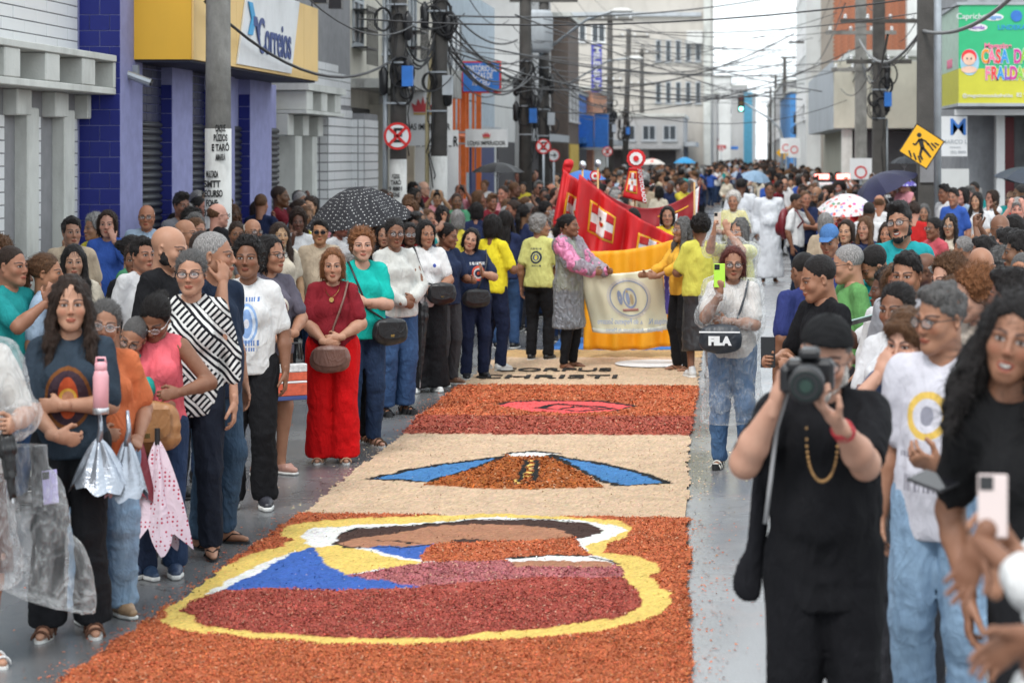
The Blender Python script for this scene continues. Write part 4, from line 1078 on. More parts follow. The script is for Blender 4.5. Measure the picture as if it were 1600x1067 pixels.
for k in range(3):
    build_in(bC, 'canopy_block', LCONC, ((-6.9, 31.7 + k * 1.15, 3.003), (-6.34, 32.15 + k * 1.15, 3.297)), bev=.012)
    build_in(bC, 'canopy_block', LCONC, ((-6.9, 31.6 + k * 1.15, 2.62), (-6.6, 32.0 + k * 1.15, 2.945)), bev=.012)
build_in(bC, 'fin', LCONC, ((-6.9, 32.2, .1), (-6.62, 32.7, 2.615)), ((-6.9, 33.5, .1), (-6.62, 33.9, 2.615)))

# ---- D: balcony building with shop fronts
bD = empty('balcony_building', (-7, 43, 0), label='cream balcony building with tan shop doors behind the two leaning poles', cat='building')
CRM = plain('cream_wall', (.55, .52, .45), .8, var=.1, scale=1.5, dirt=.4, dirtc=(.2, .2, .19))
build_in(bD, 'wall', CRM, ((-12, 38.4, 0), (-7.0, 50, 11)), ((-7.0, 40.9, 0), (-6.6, 41.6, 3.3)), ((-7.0, 44.2, 0), (-6.6, 44.8, 3.3)))
build_in(bD, 'balcony', plain('balcony_grey', (.42, .42, .40), .85, dirt=.6), ((-7, 38.6, 3.55), (-5.9, 46.5, 3.72)), ((-5.98, 38.6, 3.72), (-5.9, 46.5, 4.15)))
build_in(bD, 'doorway', plain('door_dark', (.05, .05, .05), .7), ((-7, 38.7, .1), (-6.97, 40.9, 3.2)))
build_in(bD, 'door', WOOD, ((-7, 41.6, .1), (-6.93, 44.2, 2.9)), ((-7, 44.9, .1), (-6.93, 46.6, 2.9)))
build_in(bD, 'sign_board', WHITEP, ((-7.0, 42.2, 3.0), (-6.5, 48.6, 3.50)))
for y in (39.2, 42.6, 46.0):
    w = window(bD, (.0, y - 43, 4.4), (0, 1, 0), (0, 0, 1), 1.0, 1.6, 2, 2, frame=GREYP)
    m = MB()
    for z in (4.3, 4.65, 5.0): m.box((.03, y - 43.1, z), (.3, y - 41.9, z + .03))
    for k in range(7): m.box((.28, y - 43.1 + k * .19, 4.0), (.3, y - 43.08 + k * .19, 5.1))
    m.build('window_grille', BLACKP, bD)
# crown signs
def crown(parent, p, w, mat):
    m = MB(); pts = [(-.5, 0), (.5, 0), (.62, .5), (.36, .34), (.28, .72), (.1, .42), (0, .85), (-.1, .42), (-.28, .72), (-.36, .34), (-.62, .5)]
    m.prism([(a * w, b * w) for a, b in pts], p, (1, 0, 0), (0, 0, 1), (0, -.01, 0)); o = m.build('crown_emblem', mat, parent)
    m = MB(); m.prism([(a * w, b * w) for a, b in ((-.5, -.14), (.5, -.14), (.5, -.04), (-.5, -.04))], p, (1, 0, 0), (0, 0, 1), (0, -.012, 0)); m.build('crown_band', plain('gold_paint', (.6, .4, .12), .5), parent)
PINKC = plain('crown_red', (.55, .07, .08), .5)
s1 = at(665, 180, 41); so = empty('shop_banner', (s1.x, s1.y, 0), label='white hanging banner with red crown between the two poles', cat='sign')
part('board', WHITEP, so, ((-.52, 0, 2.50), (.52, .05, 3.62)))
crown(so, (-.05, -.004, 3.15), .36, PINKC); text('lettering', 'LOJAS IMPERADOR', .17, BLACKS, so, face_cam((0, -.006, 2.86)), .003, .002, fit=.95)
s2 = at(668, 222, 42.5); so = empty('shop_sign', (s2.x, s2.y, 0), label='white board reading imperador in black behind the leaning pole', cat='sign')
part('board', WHITEP, so, ((-.25, 0, .1), (.62, .05, 2.82)))
text('lettering', 'IMPERADOR', .28, BLACKS, so, face_cam((.19, -.006, 2.58)), .003, .008, fit=.84)
s3 = at(760, 216, 47); so = empty('shop_sign', (s3.x, s3.y, 0), label='small white crown sign in front of the orange frame', cat='sign')
part('board', WHITEP, so, ((-.47, 0, 2.49), (.47, .08, 2.89)))
crown(so, (0, -.004, 2.71), .15, PINKC); text('lettering', 'LOJAS IMPERADOR', .13, BLACKS, so, face_cam((0, -.006, 2.575)), .003, .002, fit=.84)
part('bracket', GALV, so, ((-1.0, .02, 2.8), (-.47, .06, 2.84)), ((-1.0, .02, 2.55), (-.47, .06, 2.59)))

# ---- E: grey building, orange frame, registry sign
bE = empty('registry_building', (-7, 54, 0), label='grey blue building with the notary sign and orange frame', cat='building')
build_in(bE, 'wall', plain('blue_grey_wall', (.40, .47, .53), .75, dirt=.2), ((-12, 50, 0), (-6.9, 62, 6.6)))
build_in(bE, 'band', GREYP, ((-6.9, 50, 2.75), (-6.7, 61.9, 3.1)))
of = MB()
p0 = at(702, 140, 47.5); p1 = at(748, 140, 52)
for q in (p0, at(724, 140, 49.7), p1):
    of.box((q.x - .06, q.y - .06, .1), (q.x + .06, q.y + .06, q.z + .02))
of.tube([(p0.x, p0.y, p0.z + .06), (p1.x, p1.y, p1.z + .06)], .07, 4); 
for t_ in (.15, .3, .6, .8):
    a_ = p0.lerp(p1, t_); of.box((a_.x - .03, a_.y - .03, 1.9), (a_.x + .03, a_.y + .03, a_.z))
of.box((p0.x - .06, p0.y + .1, .1), (p0.x + .22, p0.y + .14, 2.75)); of.tube([(p0.x, p0.y, 2.75), (p1.x, p1.y, 2.75)], .05, 4)
tag(of.build('steel_entrance', ORANGE), 'tall orange steel frame of a shop entrance beside the leaning pole', 'frame')
q = at(752, 121, 49); so = empty('notary_sign', (q.x, q.y, 0), label='blue notary sign with red border mounted above the orange frame', cat='sign')
part('border', REDP, so, ((-.44, .0, q.z - .37), (.46, .06, q.z + .37)), ((-1.0, .03, q.z - .33), (-.44, .07, q.z + .1)))
part('panel', BLUEP, so, ((-.42, -.02, q.z - .33), (.42, .0, q.z + .33)))
text('lettering', 'CARTÓRIO DE\nNOTAS DE\nMACEIÓ', .19, WHITEP, so, face_cam((0, -.024, q.z + .03)), .003, .004, fit=.72)
build_in(bE, 'shop_front', plain('navy_front', (.03, .05, .16), .5), ((-6.9, 56, .1), (-6.85, 61.5, 2.6)))
window(bE, (.1, -2.5, 4.2), (0, 1, 0), (0, 0, 1), 2.6, 1.5, 3, 2, frame=GREYP)

# ---- further left side: run of shops along X=-7
rb = random.Random(5)
def block(name, x0, x1, y0, y1, h, wall, label, side=1, rows=2, ww=1.3, wh=1.4, cols=None, base=None, basecol=None, z0=3.6, faces='sf'):
    """a street building: side wall towards the street and front wall towards the camera, both with windows"""
    b = empty(name, ((x0 + x1) / 2, y0, 0), label=label, cat='building'); L = b.location
    build_in(b, 'wall', wall, ((x0, y0, 0), (x1, y1, h)))
    build_in(b, 'parapet', LCONC, ((x0 - .1, y0 - .1, h), (x1 + .1, y1, h + .18)))
    xs = x1 if side > 0 else x0; d = .003 if side > 0 else -.003
    if 's' in faces:
        n = max(1, int((y1 - y0) / (ww * 2.0))) if cols is None else cols
        for r in range(rows):
            for c in range(n):
                y = y0 + (c + .5) * (y1 - y0) / n; z = z0 + r * 3.0
                if z + wh < h - .2:
                    if side > 0: window(b, (xs + d - L.x, y - ww / 2 - L.y, z), (0, 1, 0), (0, 0, 1), ww, wh, 2, 1)
                    else: window(b, (xs + d - L.x, y + ww / 2 - L.y, z), (0, -1, 0), (0, 0, 1), ww, wh, 2, 1)
    if 'f' in faces and x1 - x0 > 1.5:
        n = max(1, int((x1 - x0) / 2.6))
        for r in range(rows):
            for c in range(n):
                x = x0 + (c + .5) * (x1 - x0) / n; z = z0 + r * 3.0
                if z + wh < h - .2: window(b, (x - ww / 2 - L.x, -.003, z), (1, 0, 0), (0, 0, 1), ww, wh, 2, 1)
    if base: build_in(b, 'shop_front', base, ((xs - .02, y0 + .5, .1), (xs + .04 * side, y1 - .5, 2.7)) if side > 0 else ((xs + .02, y0 + .5, .1), (xs - .04, y1 - .5, 2.7)))
    if basecol: build_in(b, 'awning', basecol, ((xs, y0 + .3, 2.75), (xs + .7 * side, y1 - .3, 3.0)) if side > 0 else ((xs - .7, y0 + .3, 2.75), (xs, y1 - .3, 3.0)))
    return b
GRB = plain('stained_grey_wall', (.40, .40, .40), .85, var=.14, scale=.5, dirt=.35, dirtc=(.22, .21, .2))
BEI = plain('stained_beige_wall', (.50, .47, .43), .88, var=.12, scale=.22, dirt=.4, dirtc=(.30, .28, .26))
DK = plain('dark_brown_wall', (.13, .10, .085), .8, dirt=.3); LBL = plain('light_blue_wall', (.28, .50, .66), .7)
WHB = plain('whitewash', (.62, .63, .62), .8, var=.08, scale=.8, dirt=.3, dirtc=(.35, .34, .33))
DSH = plain('shop_dark', (.045, .045, .05), .6)
block('shop_building', -12, -6.9, 62, 68, 4.6, WHB, 'low white shop building behind the paired dark poles', base=DSH, rows=1)
block('shop_building', -12, -6.6, 68, 78, 8.2, GRB, 'grey two storey shop building left of the dark narrow facade', base=DSH, basecol=GREYP)
block('shop_building', -9, -6.0, 78.5, 84, 7.4, DK, 'narrow dark brown facade beside the vertical blue banner', base=plain('yellow_front', (.6, .42, .06), .6), rows=2, ww=.9)
block('shop_building', -12, -6.5, 84, 96, 4.9, plain('bright_blue_panel', (.03, .16, .55), .6), 'bright blue fronted shop below the blue banner', base=DSH, basecol=BLUEP, rows=0)
block('shop_building', -12, -6.2, 96, 112, 5.2, plain('salmon_wall', (.62, .30, .18), .8, dirt=.2), 'salmon walled shop with pale panels behind the crossarm poles', base=WHB, basecol=GREYP, rows=1)
bt = block('tower_block', -12.2, -1.15, 132, 150, 19.5, BEI, 'tall stained beige tower block closing the left side of the street', rows=1, faces='', z0=9)
L = bt.location
for c in range(5):
    for r in range(2): window(bt, (-4.6 - L.x + c * .62, -.003, 5.5 + r * 2.6), (1, 0, 0), (0, 0, 1), .3, 1.3, 1, 1, glass=GLASS, frame=GREYP)
for c in range(3): window(bt, (-11 - L.x + c * 1.2, -.003, 9.3), (1, 0, 0), (0, 0, 1), .8, 1.1, 2, 1)
part('air_conditioner', ACM, bt, ((4.0, -.5, 9.2), (5.0, 0, 10.0)))
part('ledge', GREYP, bt, ((-5.5, -.25, 10.9), (4.9, -.01, 11.15))); part('ledge', GREYP, bt, ((-5.5, -.2, 4.6), (3.5, -.01, 4.8)))
part('column', LCONC, bt, ((5.05, -.3, 0), (5.5, -.01, 19.4)))
lowb = block('shop_building', -11, -2.6, 118, 131, 4.4, GRB, 'low pale building with hipped awning below the tower block', base=DSH, basecol=GREYP, rows=1)
LB = lowb.location
for c in range(7): window(lowb, (-10.6 - LB.x + c * 1.15, -.003, 3.1), (1, 0, 0), (0, 0, 1), .7, .8, 2, 1, frame=GREYP)
for c in range(4): part('shop_opening', DSH, lowb, ((-10.5 - LB.x + c * 2.0, -.04, .1), (-9.0 - LB.x + c * 2.0, -.004, 2.5)))
part('awning', plain('far_awning', (.35, .36, .37), .7), lowb, ((-4.1, -1.2, 2.6), (4.1, -.01, 2.8)))
block('shop_building', -4.0, -1.0, 165, 190, 7.0, GRB, 'grey far building just right of the tower block', rows=2, ww=1.0, basecol=plain('far_red', (.5, .08, .08), .6))
block('shop_building', -3.8, 0.1, 196, 225, 9.4, WHB, 'pale far building with blue shopfront down the street', rows=2, basecol=BLUEP)
block('shop_building', -3.0, 2.0, 240, 270, 10.0, GRB, 'distant grey building stepping out behind the traffic light', rows=3)
block('shop_building', -2.0, 3.6, 290, 330, 10.5, plain('far_grey', (.3, .32, .34), .8), 'distant flat roofed grey building near the street end', rows=3)
build_l = MB(); q = at(1160, 200, 160); build_l.box((q.x + .1, 160, 0), (q.x + .75, 161, 7.0)); tag(build_l.build('sign_tower', plain('sky_blue_paint', (.12, .42, .62), .6)), 'tall light blue sign pylon far down the street', 'pylon')
# right side
bF = block('concrete_building', 3.55, 12, 61, 80, 5.15, plain('marquee_concrete', (.47, .46, .38), .85, var=.12, scale=1, dirt=.4, dirtc=(.25, .25, .2)), 'concrete box marquee building behind the right hand poles', side=-1, rows=0, faces='')
L = bF.location
build_in(bF, 'marquee', GREYP, ((2.95, 60.2, 3.05), (12, 79, 5.0)))
MQ = plain('marquee_side', (.52, .53, .54), .8, dirt=.3)
build_in(bF, 'marquee_face', plain('marquee_front', (.50, .49, .41), .85, var=.12, scale=1, dirt=.4, dirtc=(.28, .28, .22)), ((2.97, 60.1, 3.07), (11.9, 60.19, 4.98)))
build_in(bF, 'shop_front', DSH, ((3.5, 60.6, .1), (12, 60.98, 3.0))); build_in(bF, 'column', LCONC, ((3.2, 60.3, 0), (3.5, 60.6, 3.04)))
brk = MB().box((0, 0, 0), (.27, .03, .09), bev=.004).mesh('brick', BRICK)
bG = empty('brick_building', (4.2, 84, 0), label='unplastered red brick upper storey above the concrete marquee', cat='building')
build_in(bG, 'wall', plain('mortar', (.32, .27, .22), .9), ((4.1, 84, 0), (7.0, 95, 12)))
n = 0
for r in range(80):
    for c in range(10):
        z = 5.2 + r * .085 * 1.0; x = 4.12 + c * .288 + (r % 2) * .06
        if r < 80 and n < 300 and (r % 1 == 0) and z < 12 and r >= 8: link('brick', brk, bG, loc=(x - 4.2, -.03, z), rot=(0, 0, 0)); n += 1
rest = MB()
for r in range(38, 80):
    for c in range(10): x = 4.12 + c * .288 + (r % 2) * .06; z = 5.2 + r * .085; rest.box((x - 4.2, -.03, z), (x - 3.93, 0, z + .075))
rest.build('upper_bricks', BRICK, bG, kind='stuff')
bGw = build_in(bG, 'side_wall', WHB, ((7.0, 83.2, 0), (10, 95, 12)))
block('narrow_building', 3.55, 6.4, 98, 112, 14, WHB, 'tall pale narrow building right of the gap of sky', side=-1, rows=4, ww=.8, z0=4)
q = empty('water_tank_house', (5.2, 97, 0), label='rounded grey rooftop balcony on the tall pale building', cat='balcony')
MB().lathe([(.9, 8.6), (1.0, 8.7), (1.0, 9.6), (1.05, 9.7)], (0, 0, 0), 20).build('balcony_body', GREYP, q, smooth=False); part('air_conditioner', ACM, q, ((-1.5, -.5, 5.9), (-.7, .1, 6.4)))
block('shop_building', 3.6, 8, 125, 150, 6.0, plain('far_blue_wall', (.06, .22, .5), .7), 'far blue walled shop on the right below the wires', side=-1, rows=1, faces='')
block('shop_building', 3.9, 9, 152, 185, 7.5, GRB, 'far grey shops on the right of the street end', side=-1, rows=2)
block('shop_building', 4.6, 12, 195, 260, 8.0, WHB, 'farthest pale building on the right side', side=-1, rows=2)
block('white_building', 5.5, 9.5, 46, 60, 9.5, WHB, 'white building between brick storey and green sign', side=-1, rows=0, faces='')
# shutter-clad side on the white building
# ---- H: baby shop with the green and yellow sign
bH = empty('baby_shop', (5.6, 37, 0), label='shop under the green and yellow sign at the far right', cat='building')
build_in(bH, 'wall', plain('shop_grey', (.30, .31, .33), .8, dirt=.3), ((4.3, 38.2, 0), (9, 46, 8)), ((5.35, 37.2, 0), (5.5, 38.2, 3.1)))
build_in(bH, 'pillar', WHITEP, ((4.75, 37.6, 0), (4.9, 37.9, 3.1)), ((3.95, 37.0, 3.02), (5.4, 37.15, 3.12)))
build_in(bH, 'door', plain('maroon_door', (.16, .012, .02), .5), ((4.95, 38.0, 0), (5.12, 38.19, 3.0)))
sh = build_in(bH, 'roller_shutter', plain('pale_shutter', (.36, .36, .37), .5), ((5.5, 38.1, 0), (6.9, 38.19, 3.1)))
sl = MB().tube([(0, 0, 0), (1.35, 0, 0)], .04, 6).mesh('slat', MATS['pale_shutter'], True)
for k in range(28): link('slat', sl, sh, loc=(5.52 - 5.6, 38.07 - 37, .1 + k * .105))
build_in(bH, 'roof', plain('roof_tile', (.5, .2, .12), .8), ((4.4, 39, 5.3), (7, 45, 6.5)))
GRN = plain('sign_green', (.03, .47, .20), .5, var=.05); SYL = plain('sign_yellow', (.62, .60, .05), .5, var=.05)
so = empty('shop_sign', (3.97, 36.6, 0), label='green and yellow baby shop sign with rainbow lettering at right edge', cat='sign')
part('sign_box', WHITEP, so, ((0.02, .02, 3.22), (2.6, 2.9, 4.92)))
part('green_panel', GRN, so, ((0, 0, 3.82), (2.6, .018, 4.92))); part('yellow_panel', SYL, so, ((0, .001, 3.22), (2.6, .019, 3.82)))
part('side_panel', plain('side_panel', (.45, .60, .50), .6), so, ((0, .03, 3.82), (.018, 2.9, 4.92))); part('side_panel', SYL, so, ((0.001, .03, 3.22), (.019, 2.9, 3.82)))
part('top_frame', GREYP, so, ((-.03, -.02, 4.92), (2.65, 3.0, 4.97))); part('bottom_frame', GREYP, so, ((-.02, -.015, 3.17), (2.65, 3.0, 3.22)))
RB = [plain('letter_%s' % n_, c_, .5, var=.03) for n_, c_ in (('red', (.8, .04, .05)), ('orange', (.85, .3, .02)), ('magenta', (.6, .04, .3)), ('blue', (.03, .3, .7)), ('pink', (.85, .2, .35)), ('lime', (.25, .6, .05)), ('purple', (.25, .08, .5)))]
def rainbow(s, x, z, step, size, k0=0, y=-.003):
    for i, ch in enumerate(s):
        if ch != ' ':
            text('letter', ch, size, WHITEP, so, face_cam((x + i * step, y + .004, z)), .001, .022, ax=.58)
            text('letter', ch, size, RB[(i * 3 + k0) % 7], so, face_cam((x + i * step, y, z)), .003, .010, ax=.58)
rainbow('CASA DAS', .46, 4.02, .112, .33, 1, -.012); rainbow('FRALDAS', .50, 3.73, .112, .31, 4, -.012)
text('lettering', 'Magazine', .13, RB[4], so, face_cam((.68, -.008, 4.21)), .003, .004)
for (t_, x, z, sz, mt) in (('Capricho', .22, 4.72, .14, WHITEP), ('Huggies', .6, 4.71, .09, RB[3]), ('Mamãe', .32, 4.53, .09, RB[6]), ('LINDEKA', .92, 4.53, .12, RB[3]), ('@magazinecasadasfraldas', .5, 3.35, .085, WHITEP), ('82 9 9651', 1.2, 3.36, .10, WHITEP)):
    if t_ in ('Huggies', 'Mamãe'):
        m = MB(); m.prism([(.18 * math.cos(a), .065 * math.sin(a)) for a in np.linspace(0, 6.283, 21)[:-1]], (x, -.003, z), (1, 0, 0), (0, 0, 1), (0, -.003, 0)); m.build('badge', WHITEP, so)
    text('lettering', t_, sz, mt, so, face_cam((x, -.010, z)), .002, .001)
m = MB(); m.lathe([(.001, 0), (.1, .002), (.1, .012), (.001, .014)], (0, 0, 0), 18); o = m.build('round_badge', BLUEP, so, mw=Matrix.Translation((1.0, -.002, 4.73)) @ Matrix.Rotation(R(90), 4, 'X'))
# a plain smiling baby head, generic drawing
def disc(parent, name, c, rx, rz, mat, y):
    m = MB(); m.prism([(rx * math.cos(a), rz * math.sin(a)) for a in np.linspace(0, 6.283, 25)[:-1]], (c[0], y, c[1]), (1, 0, 0), (0, 0, 1), (0, -.003, 0)); return m.build(name, mat, parent)
disc(so, 'drawing', (.19, 3.93), .165, .23, plain('baby_blue', (.35, .6, .75), .6), -.003); disc(so, 'drawing', (.18, 4.02), .13, .13, RB[0], -.008)
disc(so, 'drawing', (.18, 3.98), .105, .105, plain('baby_skin', (.85, .55, .42), .6), -.013); disc(so, 'drawing', (.18, 3.80), .14, .06, MATS['baby_skin'], -.009)
for x in (.145, .215): disc(so, 'drawing', (x, 3.99), .012, .018, BLACKS, -.018)
text('lettering', 'FRALDAS', .22, RB[4], so, face_nx((-.004, 1.5, 3.95)), .002, .006)
# Marco sign
q = at(1490, 216, 37.0); so = empty('clinic_sign', (q.x, q.y, 0), label='white clinic board with big blue M under the green sign', cat='sign')
part('board', WHITEP, so, ((-.27, 0, 2.30), (.24, .05, 3.0)))
text('lettering', 'M', .42, BLUEP, so, face_cam((.08, -.005, 2.80)), .003, .002); text('lettering', 'MARCO L', .10, GREYP, so, face_cam((.02, -.005, 2.55)), .002, .001, fit=.44)
text('lettering', 'advocacia', .05, GREYP, so, face_cam((.03, -.005, 2.46)), .002); text('lettering', '(82) 8888', .07, GREYP, so, face_cam((.08, -.005, 2.37)), .002)
tag(MB().box((q.x - .27, q.y, .1), (q.x + .27, q.y + .06, 2.08)).build('panel_board', WHB), 'plain white board below the clinic sign', 'board')

# ---------------------------------------------------------------- poles, signs, wires
def pole(px, Y, top, r0, r1, label, mat=POLEC, X=None, lean=0, arms=(), paint=None, square=False, extras=True):
    q = at(px, 240, Y); root = empty('utility_pole', (q.x, Y, 0), label=label, cat='utility pole')
    b = MB()
    if square:
        b.raw([(-r0, -r0, 0), (r0, -r0, 0), (r0, r0, 0), (-r0, r0, 0), (-r1 + lean, -r1, top), (r1 + lean, -r1, top), (r1 + lean, r1, top), (-r1 + lean, r1, top)], [(3, 2, 1, 0), (4, 5, 6, 7), (0, 1, 5, 4), (1, 2, 6, 5), (2, 3, 7, 6), (3, 0, 4, 7)])
    else: b.tube([(0, 0, 0), (lean * .5, 0, top * .5), (lean, 0, top)], [r0, (r0 + r1) / 2, r1], 14)
    b.build('pole', mat, root, smooth=not square)
    if paint: MB().tube([(0, 0, .0), (lean * paint / top, 0, paint)], [r0 + .004, r0 + .004 - (r0 - r1) * paint / top], 14).build('painted_base', plain('chalky_white', (.58, .58, .56), .8, var=.1, scale=3, dirt=.55, dirtc=(.22, .2, .18)), root, smooth=True)
    for z, w in arms:
        c = MB().box((-w / 2 + lean * z / top, -.16, z - .05), (w / 2 + lean * z / top, -.06, z + .05)).build('crossarm', mat, root)
        m = MB()
        for k in range(4):
            x = -w / 2 + .12 + k * (w - .24) / 3 + lean * z / top; m.lathe([(.02, .05), (.05, .08), (.03, .11), (.045, .14), (.015, .17)], (x, -.11, z), 8)
        m.build('insulators', WHITEP, root)
    return root
def coil(c, r, n=4, label='coil', ax='y', root=None):
    m = MB()
    for k in range(n):
        rr = r * random.uniform(.85, 1.05); cx = random.uniform(-.03, .03)
        P_ = [(c[0] + cx + rr * math.cos(a) * .75, c[1] - .12 - k * .03 + random.uniform(-.01, .01), c[2] + rr * math.sin(a)) for a in np.linspace(0, 2 * math.pi, 17)]
        m.tube(P_, .014, 5, cap=False)
    return m.build('cable_coil', WIRE, root, smooth=True)
def clutter(root, z0, z1, seed):
    """splice boxes, loops and drop cables fixed to a pole"""
    rr = random.Random(seed); m = MB()
    for k in range(3):
        z = rr.uniform(z0, z1); x = rr.choice((-.22, .2)); o = MB(); o.lathe([(.03, -.25), (.075, -.2), (.085, .15), (.05, .2), (.02, .26)], (x, -.12, z), 10); o.build('splice_case', BLACKP, root, smooth=True)
    for k in range(5): coil((rr.uniform(-.25, .25), 0, rr.uniform(z0, z1)), rr.uniform(.16, .3), 3, root=root)
    for k in range(7):
        x = rr.uniform(-.25, .25); z = rr.uniform(z0, z1 + .5); P_ = [(x + rr.uniform(-.07, .07), -.14 + rr.uniform(-.05, .05), z - t * rr.uniform(.25, .35)) for t in range(6)]
        m.tube(P_, .011, 5)
    m.build('drop_cables', WIRE, root, smooth=True)
    part('junction_box', BLUEP if seed % 2 else GREYP, root, ((.12, -.3, z0 + .1), (.3, -.14, z0 + .45)))
    [part('band_clamp', GALV, root, ((-.17, -.17, z), (.17, .15, z + .03))) for z in (z0 - .2, z0 + .5, z1)]
pA = pole(341, 23.1, 9, .150, .115, 'thick grey pole with peeling posters in front of the post office', paint=2.62)
def poster_text(root, lines, x, y, z, w, rad):
    for k, t_ in enumerate(lines):
        text('stencil_lettering', t_, .10, BLACKS, root, face_cam((x, -rad - .012, z - k * .105)), .001, .004, fit=w * (0.55 + .4 * ((k * 7) % 3) / 2))
poster_text(pA, ['CAQUE', 'BÚZIOS', 'E TARÔ', 'AMARRA'], .06, 0, 2.62, .2, .137)
poster_text(pA, ['MULTADA', 'SMTT', 'RECURSO', 'FONE:', '3221 08'], -.03, 0, 2.12, .24, .14)
poster_text(pA, ['BÚZIOS', 'TARÔ 99'], .0, 0, 1.42, .24, .14)
p1_ = pole(621, 36.5, 9, .155, .12, 'left one of the two cable laden poles, with the round sign', paint=2.25, lean=.05, mat=POLED); clutter(p1_, 3.4, 4.9, 1)
p2_ = pole(684, 38.2, 9, .16, .12, 'right one of the two cable laden poles, beside the crown banner', paint=2.3, lean=.08, mat=POLED); clutter(p2_, 3.3, 4.9, 2)
poster_text(p1_, ['BÚZIOS', 'TARÔ', '9 8801', 'FONE'], .0, 0, 1.95, .24, .16)
MB().tube([(-.22, 0, 0), (-.2, 0, 4.8)], .045, 8).build('conduit', GALV, p1_, smooth=True); MB().tube([(-.2, 0, 0), (-.19, 0, 3.0), (-.1, 0, 4.2)], .04, 8).build('conduit', plain('yellowish_pipe', (.45, .38, .22), .6), p2_, smooth=True)
p3_ = pole(821, 52, 10, .17, .13, 'dark pole left of the round parking signs', POLED, arms=((6.2, 1.6),)); clutter(p3_, 3.0, 4.6, 3)
p4_ = pole(850, 56, 10, .16, .12, 'dark pole carrying a transformer above the parking signs', POLED, arms=((6.4, 1.8),)); clutter(p4_, 3.0, 4.6, 4)
MB().lathe([(.3, 5.0), (.38, 5.1), (.38, 6.0), (.3, 6.1)], (-.1, -.5, 0), 14).build('transformer', GREYP, p4_, smooth=True)
FAR = [(953, 95, 8.6, ((8.35, 2.1), (5.6, 1.2))), (975, 106, 8.6, ((8.2, 2.1),)), (1003, 130, 8.8, ((8.5, 2.2), (6.6, 1.5))), (1020, 148, 8.8, ((8.6, 2.2),)), (1077, 190, 9, ((8.8, 2),)), (1085, 205, 9.2, ((9.0, 2),)), (1105, 235, 9.2, ((9, 2),)), (1117, 260, 9, ()), (1129, 290, 9, ((8.8, 2),))]
NTH = ['nearest', 'second', 'third', 'fourth', 'fifth', 'sixth', 'seventh', 'eighth', 'ninth']
LP = []
for k, (px, Y, top, ar) in enumerate(FAR):
    r = pole(px, Y, top, .17, .12, '%s of the dark crossarm poles in front of the beige tower block' % NTH[k], POLED, arms=ar, lean=.25 if px == 975 else 0)
    r['group'] = 'crossarm poles along the left side'
    if k < 4: clutter(r, 3.2, 4.6, 10 + k)
    LP.append(r)
RFAR = [(1458 - 10, 33, 10, .155, .125, True), (1373, 52, 10, .165, .13, True), (1345, 57, 10, .165, .13, True), (1265, 100, 8.8, .17, .12, False), (1248, 116, 8.9, .17, .12, False), (1226, 145, 8.9, .17, .12, False), (1212, 180, 9, .17, .12, False), (1204, 215, 9, .17, .12, False)]
RL_ = ['wide square concrete pole beside the yellow crossing sign', 'square concrete pole with conduit in front of the concrete marquee', 'square concrete pole at the left end of the concrete marquee', 'dark pole nearest the tall pale narrow building', 'dark pole second beyond the pale narrow building', 'dark pole beside the traffic light post', 'far dark pole on the right, before the last one', 'farthest dark pole on the right side']
RP = []
for k, (px, Y, top, r0, r1, sq) in enumerate(RFAR):
    r = pole(px, Y, top, r0, r1, RL_[k], POLED if k != 2 else POLEC, arms=((7.6, 2.0),) if not sq else ((5.6, 1.9), (4.6, 1.6)) if k in (1, 2) else (), square=sq)
    RP.append(r)
    if k in (1, 3, 4): clutter(r, 3.4, 4.6, 20 + k)
MB().box((-.165, -.165, 0), (.165, .165, 1.15)).build('painted_base', MATS['chalky_white'], RP[0]); part('notice', plain('notice', (.25, .25, .26), .7), RP[0], ((-.12, -.18, 1.9), (.12, -.157, 2.3)))
MB().tube([(.2, 0, 0), (.2, 0, 3.2)], .03, 8).build('conduit', GALV, RP[1], smooth=True)
q = at(1465, 240, 32.5); r = empty('sign_pole', (q.x, q.y, 0), label='tall galvanised steel tube beside the wide concrete pole', cat='pole')
MB().tube([(0, 0, 0), (0, 0, 8)], .058, 12).build('tube', GALV, r, smooth=True)
# crossing sign
q = at(1440, 229, 31.9); r = empty('crossing_sign', (q.x, q.y, q.z), label='tilted yellow diamond pedestrian crossing sign on the concrete pole', cat='road sign')
RT = Matrix.Rotation(R(-12), 4, 'Y')
def on_sign(m, name, mat): return m.build(name, mat, r, mw=RT)
a = .36
on_sign(MB().prism([(0, -a), (a, 0), (0, a), (-a, 0)], (0, 0, 0), (1, 0, 0), (0, 0, 1), (0, .012, 0)), 'plate', BLACKS)
b = .335; on_sign(MB().prism([(0, -b), (b, 0), (0, b), (-b, 0)], (0, -.003, 0), (1, 0, 0), (0, 0, 1), (0, .002, 0)), 'face', plain('road_yellow', (.80, .42, .01), .5, var=.06))
m = MB()
def bar(x0, z0, x1, z1, w0, w1=None):
    w1 = w1 or w0; d = Vector((x1 - x0, z1 - z0)).normalized(); n = Vector((-d.y, d.x))
    m.prism([(x0 + n.x * w0, z0 + n.y * w0), (x0 - n.x * w0, z0 - n.y * w0), (x1 - n.x * w1, z1 - n.y * w1), (x1 + n.x * w1, z1 + n.y * w1)], (0, -.007, 0), (1, 0, 0), (0, 0, 1), (0, .003, 0))
bar(0, .12, .01, -.03, .035, .03); bar(0, -.02, -.05, -.12, .022, .018); bar(-.05, -.12, -.03, -.2, .018, .014); bar(.01, -.02, .06, -.11, .022, .018); bar(.06, -.11, .10, -.19, .018, .014)
bar(-.01, .11, -.09, .04, .014); bar(-.09, .04, -.12, .07, .012); bar(.01, .11, .08, .06, .014); bar(.08, .06, .1, .0, .012)
